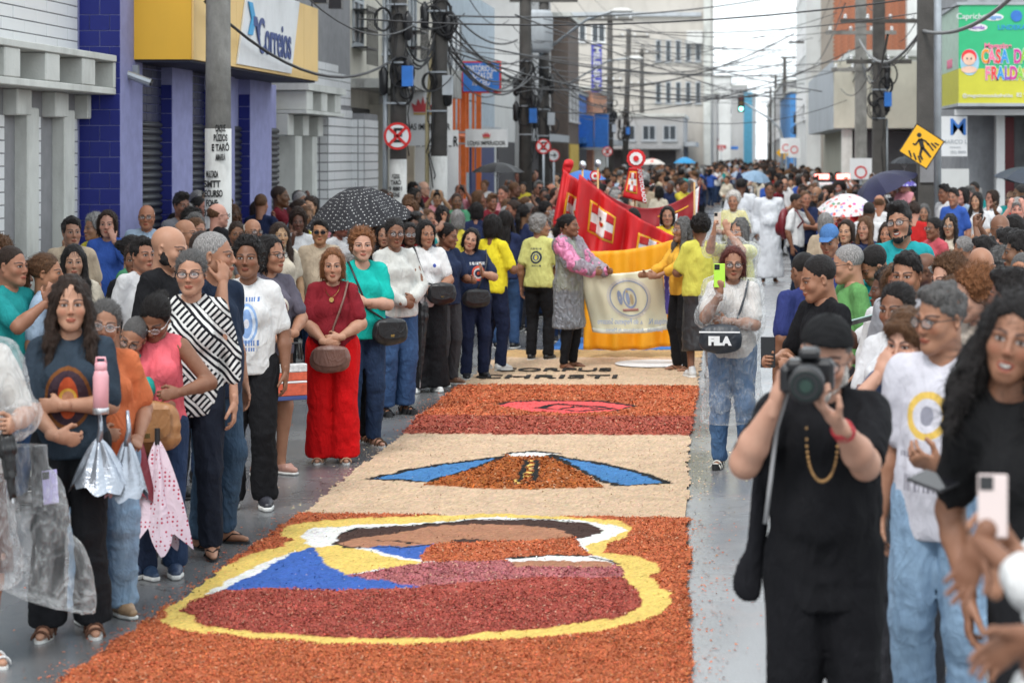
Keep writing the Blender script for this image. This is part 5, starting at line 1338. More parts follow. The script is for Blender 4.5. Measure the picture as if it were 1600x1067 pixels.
m.prism([(.035 * math.cos(t), .175 + .035 * math.sin(t)) for t in np.linspace(0, 6.283, 15)[:-1]], (0, -.007, 0), (1, 0, 0), (0, 0, 1), (0, .003, 0))
for x in (-.2, -.14, -.08): bar(x, -.02 - (x + .2) * .9, x + .015, -.11 - (x + .2) * .9 - .02, .013)
for x in (.12, .17, .22): bar(x - .02, .0 - (x - .12) * .2 + .03, x + .04, -.10 + (x - .12) * .6, .012)
on_sign(m, 'pictogram', BLACKS)
# round parking signs
def round_sign(px, py, Y, rad, label, post=True, arrow=False, double=False):
    q = at(px, py, Y); r = empty('parking_sign', (q.x, q.y, 0), label=label, cat='road sign', group='round no parking signs'); z = q.z
    M = Matrix.Translation((0, 0, z)) @ Matrix.Rotation(R(90), 4, 'X')
    def dsk(ra, t, y): m_ = MB(); m_.prism([(ra * math.cos(t_), ra * math.sin(t_)) for t_ in np.linspace(0, 6.2832, 33)[:-1]], (0, y, z), (1, 0, 0), (0, 0, 1), (0, t, 0)); return m_
    dsk(rad, .01, 0).build('plate', REDP, r); dsk(rad * .82, .003, -.004).build('face', WHITEP, r)
    if not arrow: text('letter', 'E', rad * 1.45, BLACKS, r, face_cam((rad * .02, -.008, z)), .001, rad * .04)
    else: m_ = MB(); m_.box((-rad * .5, -.01, z - rad * .08), (rad * .5, -.006, z + rad * .08)); m_.box((rad * .1, -.01, z - rad * .4), (rad * .25, -.0065, z + rad * .4)); m_.build('letter', BLACKS, r)
    mm = MB()
    for s_ in ((1, -1) if not arrow else ()):
        w = rad * .07; c_ = math.cos(R(45)) * rad * .83
        mm.prism([(-c_ - w, -s_ * (c_) + s_ * w), (-c_ + w, -s_ * c_ - s_ * w), (c_ + w, s_ * c_ - s_ * w), (c_ - w, s_ * c_ + s_ * w)], (0, -.014, z), (1, 0, 0), (0, 0, 1), (0, .003, 0))
    if mm.n: mm.build('cross_bars', REDP, r)
    if post: MB().tube([(0, .03, 0), (0, .03, z + rad)], .03, 8).build('post', GALV, r, smooth=True)
    return r
round_sign(621, 213, 36.2, .235, 'large round red cross parking sign on the left cable pole', post=False)
round_sign(849, 229, 55.5, .2, 'round parking sign left of the arrow sign below the transformer')
round_sign(865, 243, 57, .17, 'round arrow sign just right of a parking sign', arrow=True)
round_sign(949, 237, 80, .19, 'round parking sign above the red standards')
for px, Y, w_ in ((1038, 120, 'beside the awning below the tower block'), (1075, 140, 'third beyond the red standards'), (1103, 150, 'fourth beyond the red standards'), (1127, 165, 'farthest down the street')): round_sign(px, 232, Y, .22, 'tiny round sign %s' % w_)
# white boards on the right
for px, py, Y, w, h, lb in ((1345, 264, 50, .52, .5, 'white notice board with a red barred circle below the marquee'), (1241, 231, 80, .45, .75, 'white parking board on the far right post'), (1228, 228, 84, .45, .6, 'second small white board beside the traffic light post')):
    q = at(px, py, Y); r = empty('notice_board', (q.x, q.y, 0), label=lb, cat='sign')
    part('board', WHITEP, r, ((-w / 2, 0, q.z - h / 2), (w / 2, .03, q.z + h / 2))); part('post', GALV, r, ((-.03, .031, 0), (.03, .08, q.z + h / 2)))
    m = MB()
    for t in np.linspace(0, 6.283, 20)[:-1]: m.box((.13 * math.cos(t) - .02, -.008, q.z - .08 + .13 * math.sin(t) - .02), (.13 * math.cos(t) + .02, -.002, q.z - .08 + .13 * math.sin(t) + .02))
    m.build('red_ring', REDP, r)
# vertical blue banner, hanging signs
q = at(932, 107, 80); r = empty('vertical_banner', (q.x, q.y, 0), label='tall purple blue banner with vertical lettering on the brown facade', cat='sign')
part('cloth', plain('banner_blue', (.10, .11, .50), .6), r, ((-.2, 0, q.z - .9), (.2, .05, q.z + .9))); text('lettering', 'MILENIUM', .34, WHITEP, r, Matrix.Translation((0, -.005, q.z)) @ Matrix.Rotation(R(90), 4, 'Y') @ Matrix.Rotation(R(90), 4, 'X'), .002, .01, fit=1.6)
q = at(946, 215, 86); r = empty('blue_box_sign', (q.x, q.y, 0), label='bright blue projecting box sign above the parking sign', cat='sign')
part('box', BLUEP, r, ((-1.6, 0, q.z - .4), (-.5, .6, q.z + .9)), ((-.45, 0, q.z - .4), (.1, .5, q.z + 1.0))); part('bracket', GALV, r, ((-1.7, -.05, q.z - .5), (.2, 0, q.z - .42)), ((-1.7, -.05, q.z + .95), (.2, 0, q.z + 1.0)))
# traffic light
q = at(1158, 162, 85); r = empty('traffic_light', (at(1222, 240, 85).x, 85, 0), label='traffic light showing green on a curved arm over the street', cat='traffic light')
dx = q.x - r.location.x
MB().tube([(0, 0, 0), (0, 0, 3.0), (-.1, 0, 3.35), (-.5, 0, 3.75), (dx, 0, q.z + .1)], [.06, .055, .05, .045, .035], 8).build('mast', GALV, r, smooth=True)
hd = part('signal_head', BLACKP, r, ((dx - .13, -.12, q.z - .35), (dx + .13, .05, q.z + .35)))
mg, ntg, bg_ = new_mat('green_lamp'); bg_.inputs['Emission Color'].default_value = (.25, 1, .75, 1); bg_.inputs['Emission Strength'].default_value = 4; bg_.inputs['Base Color'].default_value = (.1, .6, .4, 1)
for k, mt in ((.22, plain('lamp_off_red', (.08, .01, .01), .3)), (0, plain('lamp_off_amber', (.09, .05, .01), .3)), (-.22, mg)):
    MB().prism([(.085 * math.cos(t), .085 * math.sin(t)) for t in np.linspace(0, 6.283, 17)[:-1]], (dx, -.126, q.z + k), (1, 0, 0), (0, 0, 1), (0, .006, 0)).build('lamp', mt, hd)
q = at(1224, 239, 86); tag(MB().prism([(0, -.3), (.3, 0), (0, .3), (-.3, 0)], (q.x, q.y, q.z), (1, 0, 0), (0, 0, 1), (0, .02, 0)).build('warning_sign', MATS['road_yellow']), 'small far yellow diamond sign under the traffic light post', 'road sign')
# street lamps on arms
for (a, b_, Y, lb) in (((838, 92), (962, 17), 56, 'upper curved street lamp arm reaching from the transformer pole'), ((888, 132), (985, 91), 75, 'lower curved street lamp arm before the purple banner')):
    A = at(a[0], a[1], Y); B = at(b_[0], b_[1], Y - 2); r = empty('street_lamp', A, label=lb, cat='street lamp'); D = B - A
    MB().tube([(0, 0, 0), tuple(D * .3 + Vector((0, 0, .12))), tuple(D * .65 + Vector((0, 0, .22))), tuple(D)], .035, 8).build('arm', GALV, r, smooth=True)
    MB().lathe([(.02, -.06), (.1, -.05), (.12, 0), (.06, .06), (.01, .07)], (0, 0, 0), 12).build('lamp_head', ACM, r, smooth=True, mw=Matrix.Translation(D + Vector((.15, 0, 0))) @ Matrix.Diagonal((2.6, 1, 1, 1)))
# wires
def wire(A, B, sag, r=.012, n=14):
    A, B = Vector(A), Vector(B); return [A.lerp(B, t) - Vector((0, 0, 4 * sag * t * (1 - t))) for t in np.linspace(0, 1, n)], r
def wires(label, lst, cat_='overhead wire'):
    ORD = lambda n: '%d%s' % (n, 'th' if 10 <= n % 100 <= 20 else {1: 'st', 2: 'nd', 3: 'rd'}.get(n % 10, 'th'))
    for k, (A, B, sag, r) in enumerate(lst):
        p_, r = wire(A, B, sag, r); m = MB().tube(p_, r, 4, cap=False); o = m.build('overhead_wire', WIRE, smooth=True)
        tag(o, label % ORD(k + 1), cat_, 'overhead wires strung along and across the street')
rw = random.Random(3)
Lp = [(-5.6, 23.1), (-5.74, 36.5), (-5.28, 38.2), (-5.03, 52), (-4.92, 56), (-5.38, 95), (-5.3, 106), (-5.4, 130), (-5.4, 148), (-3.6, 190), (-2.5, 235)]
Rp = [(3.0, 33), (3.67, 52), (3.54, 57), (3.79, 100), (3.8, 116), (3.78, 145), (3.93, 180), (4.2, 215)]
ws = []
for i in range(len(Lp) - 1):
    (x0, y0), (x1, y1) = Lp[i], Lp[i + 1]
    for z in (8.4, 8.0, 6.6, 5.5, 5.0, 4.7, 4.3, 4.1):
        if z > 6 or rw.random() < .85: ws.append(((x0 + rw.uniform(-.5, .5), y0, z + rw.uniform(-.1, .1)), (x1 + rw.uniform(-.5, .5), y1, z + rw.uniform(-.15, .15)), rw.uniform(.1, .5) + (.2 if z < 5 else 0), rw.choice((.008, .012, .022)) if z < 6 else .008))
wires('%s black wire along the left row of poles, counted outward and downward', ws)
ws = []
for i in range(len(Rp) - 1):
    (x0, y0), (x1, y1) = Rp[i], Rp[i + 1]
    for z in (8.2, 7.7, 6.4, 5.0, 4.6, 4.2): ws.append(((x0 + rw.uniform(-.6, .6), y0, z), (x1 + rw.uniform(-.6, .6), y1, z + rw.uniform(-.15, .15)), rw.uniform(.1, .5), rw.choice((.008, .012, .02))))
wires('%s black wire along the right row of poles, counted outward and downward', ws)
ws = []
for (a, b_, ya, yb, sg, rr_) in (((560, 30), (1600, -30), 30, 30, .3, .012), ((700, 25), (1280, -20), 37, 60, .3, .016), ((860, 40), (1270, 60), 60, 70, .5, .01), ((850, 95), (1300, 110), 60, 75, .3, .012), ((840, 108), (1270, 52), 56, 100, .8, .014), ((950, 150), (1265, 110), 95, 100, .6, .016), ((960, 165), (1350, 100), 95, 57, .3, .014), ((700, 60), (1000, 180), 38, 106, .7, .012), ((690, 20), (850, 120), 38, 56, .5, .03), ((690, 40), (830, 110), 38, 52, .9, .02), ((1000, 130), (1265, 130), 130, 100, .4, .016), ((850, 30), (1500, 10), 56, 34, .4, .010), ((1020, 160), (1226, 100), 148, 145, .4, .02), ((1078, 165), (1212, 140), 190, 180, .3, .02), ((940, 120), (1248, 70), 95, 116, .5, .014)):
    A = at(a[0], a[1], ya); B = at(b_[0], b_[1], yb); ws.append((tuple(A), tuple(B), sg, rr_))
wires('%s black wire sagging across the street, counted from nearest to farthest', ws)
ws = []
for k in range(34):
    ya = rw.choice((38.2, 52, 56, 95, 106, 130)); yb = rw.choice((52, 57, 100, 116, 145, 180)); A = at(rw.uniform(690, 860) if ya < 60 else rw.uniform(950, 1003), rw.uniform(10, 150), ya); B = at(rw.uniform(1205, 1380), rw.uniform(20, 170), yb); ws.append((tuple(A), tuple(B), rw.uniform(.1, 1.0), rw.choice((.008, .012, .016))))
wires('%s thinner dark wire strung diagonally over the street between poles', ws)
for (x0, y0), (x1, y1), zz in (((-5.74, 36.5), (-5.28, 38.2), 4.5), ((-5.28, 38.2), (-5.03, 52), 4.4), ((-5.03, 52), (-4.92, 56), 4.2), ((-4.92, 56), (-5.38, 95), 4.6), ((3.67, 52), (3.54, 57), 4.7), ((3.54, 57), (3.79, 100), 4.6)):
    for k in range(3):
        p_, r_ = wire((x0 + rw.uniform(-.1, .1), y0, zz + k * .18), (x1, y1, zz + rw.uniform(-.2, .3)), rw.uniform(.3, .9), .035, 14); tag(MB().tube(p_, .019, 6).build('cable_bundle', WIRE, smooth=True), '%s thick black cable bundle sagging beyond the %s' % (('lowest', 'middle', 'highest')[k], {36.5: 'left cable laden pole', 38.2: 'pole beside the crown banner', 52: 'dark pole left of the parking signs' if x0 < 0 else 'conduit pole on the right', 56: 'transformer pole', 57: 'square pole at the marquee end'}[y0]), 'cable', 'thick cable bundles between the poles')
# thick hanging cable on the right
A = at(1343, 62, 56); B = at(1440, 48, 33); C_ = at(1640, -70, 26)
p_, r_ = wire(A, B, .55, .028, 16); o = MB().tube(p_, .028, 6).build('thick_cable', plain('cable_grey', (.2, .2, .2), .6), smooth=True); tag(o, 'thick grey cable sagging between the two right square poles', 'cable')
p_, r_ = wire(B, C_, .35, .03, 16); o = MB().tube(p_, .03, 6).build('thick_cable', MATS['cable_grey'], smooth=True); tag(o, 'thick grey cable crossing in front of the green sign', 'cable')
# emergency vehicle, mostly behind the crowd
q = at(1307, 285, 56); r = empty('emergency_car', (q.x, 57, 0), label='white emergency car with lit red roof lights behind the crowd', cat='car')
m = MB(); m.prism([(-.82, .35), (.82, .35), (.86, .9), (.70, 1.05), (.58, 1.52), (-.58, 1.52), (-.70, 1.05), (-.86, .9)], (0, 0, 0), (1, 0, 0), (0, 0, 1), (0, 4.2, 0)); m.build('body', WHITEP, r)
part('windscreen', GLASS, r, ((-.56, -.02, 1.08), (.56, 0, 1.46))); part('bumper', BLACKP, r, ((-.8, -.08, .35), (.8, 0, .55)))
for x in (-.6, .6): part('headlight', LENS_DK, r, ((x - .14, -.04, .66), (x + .14, -.005, .8)))
for x in (-.72, .72):
    for y in (.7, 3.4):
        w = MB().tube([(x - .1, y, .33), (x + .1, y, .33)], .33, 18).build('wheel', RUBBER, r, smooth=True); MB().tube([(x - .11, y, .33), (x + .11, y, .33)], .19, 12).build('rim', STEEL, w, smooth=True)
lb_ = part('light_bar', BLACKP, r, ((-.45, .9, 1.56), (.45, 1.15, 1.64)))
mr_, ntr, br_ = new_mat('red_lamp'); br_.inputs['Emission Color'].default_value = (1, .08, .05, 1); br_.inputs['Emission Strength'].default_value = 5
for x in (-.4, -.2, .2, .4): MB().box((x - .09, .89, 1.645), (x + .09, 1.14, 1.78), bev=.01).build('beacon', mr_, lb_)
# ================================================================= THE SAWDUST CARPET
def gp(pts): return [tuple(gnd(x, y)[:2]) for x, y in pts]
def inpoly(X, Y, poly):
    c = np.zeros(X.shape, bool); n = len(poly)
    for i in range(n):
        x0, y0 = poly[i]; x1, y1 = poly[(i + 1) % n]
        if y0 == y1: continue
        c ^= ((y0 > Y) != (y1 > Y)) & (X < (x1 - x0) * (Y - y0) / (y1 - y0) + x0)
    return c
def distline(X, Y, poly, closed=True):
    d = np.full(X.shape, 9.); n = len(poly)
    for i in range(n if closed else n - 1):
        x0, y0 = poly[i]; x1, y1 = poly[(i + 1) % n]; dx, dy = x1 - x0, y1 - y0; L = dx * dx + dy * dy + 1e-9
        t = np.clip(((X - x0) * dx + (Y - y0) * dy) / L, 0, 1); d = np.minimum(d, np.hypot(X - x0 - t * dx, Y - y0 - t * dy))
    return d
OUT_ = [(20, 1130), (95, 1067), (270, 945), (470, 803), (545, 742), (630, 680), (655, 652), (722, 601), (790, 548), (1098, 548), (1093, 600), (1084, 655), (1080, 684), (1076, 812), (1078, 940), (1082, 1067), (1084, 1130)]
ORG, BEIGE, DRED, WINE, YELL, WHT, BLU, BLU2, BRN, TAN, MAUVE, RUST, PINK, BLK, OCH = range(15)
CC = {ORG: (.54, .145, .06), BEIGE: (.60, .43, .29), DRED: (.42, .09, .065), WINE: (.42, .10, .065), YELL: (.74, .53, .14), WHT: (.78, .77, .74), BLU: (.045, .12, .42), BLU2: (.06, .20, .44), BRN: (.055, .028, .022), TAN: (.40, .19, .11), MAUVE: (.46, .15, .155), RUST: (.42, .12, .03), PINK: (.80, .10, .10), BLK: (.012, .012, .012), OCH: (.55, .35, .16)}
CHIP = {ORG, DRED, WINE, MAUVE, RUST}
LAY = [
 (WINE, [(500, 684), (1200, 684), (1200, 654), (500, 652)]),
 (BEIGE, [(300, 803), (1200, 814), (1200, 683), (500, 680)]),
 (BEIGE, [(500, 602), (1200, 606), (1200, 500), (500, 500)]),
 (YELL, [(250, 975), (262, 955), (300, 925), (350, 890), (395, 868), (440, 858), (455, 848), (435, 843), (440, 830), (475, 819), (560, 813), (650, 810), (770, 805), (870, 810), (960, 816), (988, 829), (980, 842), (950, 856), (945, 867), (990, 872), (1030, 885), (1034, 895), (1020, 905), (1026, 916), (1048, 930), (1051, 945), (1030, 965), (990, 980), (930, 993), (800, 1004), (650, 1013), (500, 1010), (380, 1001), (290, 991), (260, 986)]),
 (WHT, [(318, 932), (385, 895), (440, 872), (490, 856), (468, 842), (490, 828), (560, 823), (660, 820), (770, 811), (900, 815), (955, 822), (978, 832), (950, 846), (915, 856), (918, 868), (960, 880), (968, 900), (800, 930), (400, 935)]),
 (BLU, [(345, 926), (410, 895), (455, 868), (490, 856), (505, 880), (545, 895), (590, 910), (640, 917), (668, 921), (640, 924), (400, 928)]),
 (YELL, [(490, 857), (530, 855), (580, 865), (625, 877), (668, 882), (645, 888), (600, 892), (545, 900), (515, 888), (498, 872)]),
 (BLU, [(565, 856), (640, 852), (700, 855), (660, 878), (625, 873)]),
 (ORG, [(655, 872), (690, 846), (900, 840), (908, 862), (930, 872), (785, 885), (665, 882)]),
 (BRN, [(521, 853), (530, 836), (560, 828), (640, 824), (700, 818), (770, 815), (850, 815), (915, 820), (945, 831), (925, 841), (850, 848), (700, 852), (540, 859)]),
 (TAN, [(530, 853), (560, 843), (640, 833), (668, 825), (745, 821), (820, 824), (870, 829), (900, 840), (860, 848), (760, 848), (725, 845), (700, 851), (640, 857), (545, 857)]),
 (MAUVE, [(545, 905), (600, 893), (668, 884), (790, 881), (960, 884), (972, 897), (972, 912), (850, 918), (680, 926), (640, 917), (590, 911)]),
 (WHT, [(785, 877), (850, 871), (920, 873), (965, 883), (930, 880), (850, 878), (795, 882)]),
 (TAN, [(792, 881), (850, 878), (925, 880), (960, 884), (955, 891), (810, 890)]),
 (DRED, [(284, 960), (300, 945), (340, 928), (400, 925), (640, 925), (700, 917), (830, 908), (972, 908), (990, 922), (1004, 940), (995, 955), (960, 970), (880, 983), (700, 1000), (560, 1003), (400, 992), (320, 980)]),
 (BLU2, [(578, 751), (640, 737), (700, 727), (770, 718), (790, 716), (735, 736), (668, 756)]),
 (BLU2, [(858, 714), (940, 727), (1000, 741), (1047, 758), (965, 761), (937, 753), (900, 734)]),
 (RUST, [(664, 762), (735, 735), (790, 713), (862, 712), (900, 733), (943, 765), (800, 768)]),
 *[(YELL, [(819 - .4 * k + 1, 749 - 6 * k), (834 - .2 * k, 749 - 6 * k), (834 - .2 * k, 746.5 - 6 * k), (819 - .4 * k + 1, 746.5 - 6 * k)]) for k in range(5)], (YELL, [(803, 757), (813, 757), (813, 752), (803, 752)]),
 (WHT, [(786, 712), (830, 707), (875, 712), (862, 717), (800, 717)]),
 (PINK, [(773, 635), (800, 630), (850, 628), (940, 629), (992, 637), (960, 645), (880, 649), (820, 645)]),
 (OCH, [(700, 560), (1200, 560), (1200, 548), (700, 548)]),
]
LAY = [(c, gp(p)) for c, p in LAY]
BL = [gp(p) + [0] for p in ()]
BLINES = [([(578, 751), (640, 737), (700, 727), (770, 718), (790, 716), (735, 736), (668, 756)], 1, .022), ([(858, 714), (940, 727), (1000, 741), (1047, 758), (965, 761), (937, 753), (900, 734)], 1, .022),
 ([(786, 712), (830, 707), (875, 712)], 0, .02), ([(773, 635), (800, 630), (850, 628), (940, 629), (992, 637), (960, 645), (880, 649)], 0, .022), ([(840, 640), (870, 633), (930, 637), (960, 641), (900, 644), (850, 640)], 0, .022), ([(880, 640), (900, 637), (930, 640)], 0, .02),
 ([(814, 755), (818, 738), (822, 722)], 0, .016), ([(838, 755), (838, 738), (838, 722)], 0, .016), ([(775, 756), (800, 752)], 0, .02), ([(815, 753), (848, 755)], 0, .02), ([(800, 760), (822, 757)], 0, .018),
 ([(521, 853), (545, 859), (640, 858), (700, 852), (760, 849), (850, 849), (900, 842)], 0, .010), ([(785, 877), (850, 871), (920, 873), (965, 884)], 0, .012), ([(590, 846), (640, 851), (660, 850)], 0, .010), ([(530, 836), (560, 827), (640, 823), (770, 814), (860, 814), (920, 820)], 0, .008)]
BLINES = [(gp(p), c, w) for p, c, w in BLINES]
OUTG = gp(OUT_)
def classify(X, Y):
    n1 = .018 * vnoise(np.stack([X * 9, Y * 9, X * 0], 1), 3) + .008 * vnoise(np.stack([X * 40, Y * 40, X * 0], 1), 4)
    n2 = .018 * vnoise(np.stack([X * 9, Y * 9, X * 0 + 9], 1), 5) + .012 * vnoise(np.stack([X * 40, Y * 30, X * 0 + 4], 1), 6)
    x, y = X + n1, Y + n2 * 1.3; k = np.full(X.shape, ORG)
    for c, p in LAY: k[inpoly(x, y, p)] = c
    for p, cl, w in BLINES:
        k[distline(x, y, p, bool(cl)) < w * np.clip(Y / 11, .8, 1.6)] = BLK
    ins = inpoly(X + n1 * 1.6, Y + n2, OUTG)
    return k, ins
carpet = empty('sawdust_carpet', (-1.5, 12, 0), label='long processional carpet of coloured sawdust and wood chips on the street', cat='street carpet')
mc, ntc, bc_ = new_mat('sawdust'); g_ = N(ntc); at_ = g_.n('ShaderNodeAttribute', attribute_name='tint'); vv_ = g_.obj()
fn_ = g_.noise(vv_, 210, 4, .75); bn_ = g_.noise(vv_, 5, 4)
cc_ = g_.mix(1, at_.outputs['Color'], g_.ramp(fn_, [(.25, .62), (.75, 1.3)]), 'MULTIPLY'); cc_ = g_.mix(1, cc_, g_.ramp(bn_, [(.3, .88), (.7, 1.08)]), 'MULTIPLY')
ntc.links.new(cc_, bc_.inputs['Base Color']); bc_.inputs['Roughness'].default_value = .9; bc_.inputs['Specular IOR Level'].default_value = .2
g_.bump(fn_, .9, .008, bc_)
def col_of(k, rng, spread=.18):
    base = np.array([CC[i] for i in range(15)])[k]
    f = np.clip(1 + rng.normal(0, spread, (len(k), 1)), .45, 1.8); h = 1 + rng.normal(0, spread * .35, (len(k), 3)); return np.clip(base * f * h, 0, 1)
rng = np.random.default_rng(11)
gx = np.arange(-3.4, .2, .0125); gy = np.concatenate([np.arange(8.4, 14, .016), np.arange(14, 25.6, .03)])
GX, GY = np.meshgrid(gx, gy, indexing='ij'); X_, Y_ = GX.ravel(), GY.ravel()
k_, ins_ = classify(X_, Y_)
P3 = np.stack([X_, Y_, X_ * 0], 1)
z_ = .014 + .004 * vnoise(P3 * 14, 2) + .0035 * vnoise(P3 * 45, 8) + np.where(np.isin(k_, list(CHIP)), .006, 0)
V_ = np.stack([X_ + 1.5, Y_ - 12, z_], 1); cl_ = col_of(k_, rng, .10)
ix = np.arange(len(gx) * len(gy)).reshape(len(gx), len(gy))
q_ = np.stack([ix[:-1, :-1].ravel(), ix[1:, :-1].ravel(), ix[1:, 1:].ravel(), ix[:-1, 1:].ravel()], 1)
keep = ins_[q_].all(1)
rows = [(99, 803), (803, 682), (682, 602), (602, 500)]
for ra, rb_ in rows:
    ya = 0 if ra == 99 else gnd(900, ra).y; yb = 99 if rb_ == 500 else gnd(900, rb_).y
    cy_ = Y_[q_[:, 0]]; sel = keep & (cy_ >= ya) & (cy_ < yb); qq = q_[sel]
    used, inv = np.unique(qq, return_inverse=True)
    me = mesh_np('sand_bed', V_[used], inv.reshape(-1, 4), [mc], attrs={'tint': ('FLOAT_COLOR', np.concatenate([cl_[used], np.ones((len(used), 1))], 1))})
    link('sand_bed', me, carpet, kind='stuff')
def chips(name, n, y0, y1, size, want, rng, lift=.02, parent=carpet, xs=(-3.3, .1), mustin=True, off=(1.5, -12)):
    Y = y0 + (y1 - y0) * rng.random(n); X = xs[0] + (xs[1] - xs[0]) * rng.random(n)
    k, ins = classify(X, Y); s = (ins == mustin)
    if want is not None: s &= np.isin(k, list(want))
    X, Y, k = X[s], Y[s], k[s]; n = len(X)
    a = rng.random(n) * 6.283; t = rng.normal(0, .45, n); t2 = rng.normal(0, .35, n)
    L = size * rng.uniform(.5, 1.5, n); W = L * rng.uniform(.3, .75, n)
    u = np.stack([np.cos(a) * np.cos(t), np.sin(a) * np.cos(t), np.sin(t)], 1); v = np.stack([-np.sin(a) * np.cos(t2), np.cos(a) * np.cos(t2), np.sin(t2)], 1)
    c = np.stack([X + off[0], Y + off[1], lift + rng.uniform(-.004, .008, n) if mustin else np.full(n, .006)], 1)
    cor = [c - u * L[:, None] * .5 - v * W[:, None] * .5, c + u * L[:, None] * .5 - v * W[:, None] * .4, c + u * L[:, None] * .42 + v * W[:, None] * .5, c - u * L[:, None] * .5 + v * W[:, None] * .42]
    Vv = np.stack(cor, 1).reshape(-1, 3); Vv[:, 2] = np.maximum(Vv[:, 2], .003)
    col = col_of(k, rng, .24); pale = rng.random(n) < .05; col[pale] = np.clip(col[pale] * .5 + np.array([.38, .27, .18]), 0, 1)
    col = np.repeat(np.concatenate([col, np.ones((n, 1))], 1), 4, 0)
    me = mesh_np(name, Vv, np.arange(4 * n).reshape(-1, 4), [mc], smooth=False, attrs={'tint': ('FLOAT_COLOR', col)})
    return link(name, me, parent, kind='stuff')
chips('wood_chips', 210000, 8.6, 11.2, .0105, CHIP, rng); chips('wood_chips', 120000, 11.2, 14.6, .0125, CHIP, rng); chips('wood_chips', 120000, 14.6, 22, .019, CHIP, rng)
chips('sand_grains', 26000, 8.6, 22.5, .010, set(range(15)) - CHIP, rng, lift=.015)
# letters laid in dark grains
for t_, py, x0, x1 in (('CORPUS', 581, 775, 955), ('CHRISTI', 592, 745, 965)):
    a, b = gnd(x0, py), gnd(x1, py)
    o = text('sand_lettering', t_, .42, plain('black_grains', (.012, .012, .012), .95, bump=1, bscale=120), carpet, Matrix.Translation((a.x * .5 + b.x * .5 + 1.5, a.y - 12, .024)) @ Matrix.Diagonal((1, 1.05, 1, 1)), .004, .003, fit=(b.x - a.x))
# strays spilled on the asphalt
def strays():
    n = 3000; Y = 8.6 + 15 * rng.random(n) ** 1.2
    edge_l = np.interp(Y, [p[1] for p in OUTG[:9]], [p[0] for p in OUTG[:9]])
    er = -.12 - .01 * Y
    left = rng.random(n) < .55; d = np.abs(rng.normal(0, .09, n)); X = np.where(left, edge_l - d, er + d * 1.6)
    far = rng.random(n) < .12; X = np.where(far, rng.uniform(-4.2, 1.4, n), X)
    k, ins = classify(X, Y); s = ~ins; X, Y, k = X[s], Y[s], k[s]; n = len(X); a = rng.random(n) * 6.283; L = .011 * rng.uniform(.5, 1.5, n)
    u = np.stack([np.cos(a), np.sin(a), rng.normal(0, .2, n)], 1) * L[:, None] * .5; v = np.stack([-np.sin(a), np.cos(a), rng.normal(0, .2, n)], 1) * L[:, None] * .3; c = np.stack([X, Y, np.full(n, .006)], 1)
    Vv = np.stack([c - u - v, c + u - v, c + u + v, c - u + v], 1).reshape(-1, 3); Vv[:, 2] = np.maximum(Vv[:, 2], .002)
    col = np.repeat(np.concatenate([col_of(np.where(k == BEIGE, BEIGE, ORG), rng, .35), np.ones((n, 1))], 1), 4, 0)
    link('spilled_chips', mesh_np('spilled_chips', Vv, np.arange(4 * n).reshape(-1, 4), [mc], smooth=False, attrs={'tint': ('FLOAT_COLOR', col)}), None, kind='stuff', label='stray wood chips scattered on the wet asphalt')
strays()
q = gnd(1020, 571); m = MB(); m.prism([(.42 * math.cos(t), .42 * math.sin(t)) for t in np.linspace(0, 6.283, 33)[:-1]], (q.x + 1.5, q.y - 12, .024), (1, 0, 0), (0, 1, 0), (0, 0, .004)); m.build('white_host', plain('white_sand', (.72, .72, .72), .9, bump=.8, bscale=150), carpet)
a = gnd(860, 548); b = gnd(1080, 536); MB().box((a.x, a.y, .004), (b.x, a.y + 1.6, .02)).build('blue_sand', plain('blue_sand', (.04, .16, .45), .9, bump=.8, bscale=150), kind='stuff', label='blue sawdust laid under the banners')
# ================================================================= THINGS HELD AND WORN
def rotto(d, up=(0, 0, 1)):
    """matrix whose +Z points along d"""
    z = Vector(d).normalized(); u = Vector(up)
    x = u.cross(z); x = x.normalized() if x.length > 1e-4 else Vector((1, 0, 0)); y = z.cross(x)
    return Matrix((x, y, z)).transposed().to_4x4()
def umbrella(top, rad, mat, label, tilt=(0, 0, 1), color=None, shaft=.8, depth=.34, handle=None, group='open umbrellas over the crowd'):
    r = empty('umbrella', top, label=label, cat='umbrella', group=group); M = rotto(tilt)
    ribs = 8
    def surf(a, t):   # a in rib units, t from centre to rim
        k = math.floor(a); f = a - k; r0 = rad * t; sc = 1 - .10 * math.sin(math.pi * f) * t
        z = -depth * rad * (t ** 1.9) * 1.0 - .035 * rad * math.sin(math.pi * f) * t * t
        return Vector((r0 * sc * math.cos(a * 2 * math.pi / ribs), r0 * sc * math.sin(a * 2 * math.pi / ribs), z))
    for k in range(ribs):
        V = []; Fc = []
        for i in range(7):
            for j in range(7): V.append(surf(k + j / 6 * .9999, i / 6))
        for i in range(6):
            for j in range(6): q = i * 7 + j; Fc.append((q, q + 7, q + 8, q + 1))
        link('canopy_panel', MB().raw(V, Fc).mesh('canopy_panel', mat, True), r, mw=M, color=color)
    m = MB()
    for k in range(ribs):
        rb_ = MB().tube([surf(k, t) - Vector((0, 0, .008)) for t in (0, .25, .5, .75, 1.0)], .0035, 4); rb_.tube([(0, 0, -depth * rad - .12), tuple(surf(k, .55) - Vector((0, 0, .01)))], .003, 4)
        rb_.build('rib', STEEL, r, mw=M)
    MB().tube([(0, 0, .05), (0, 0, -shaft)], .006, 6).build('shaft', STEEL, r, mw=M)
    MB().tube([(0, 0, -shaft + .02), (0, 0, -shaft - .1)], .014, 8).build('handle', BLACKP, r, mw=M)
    return r
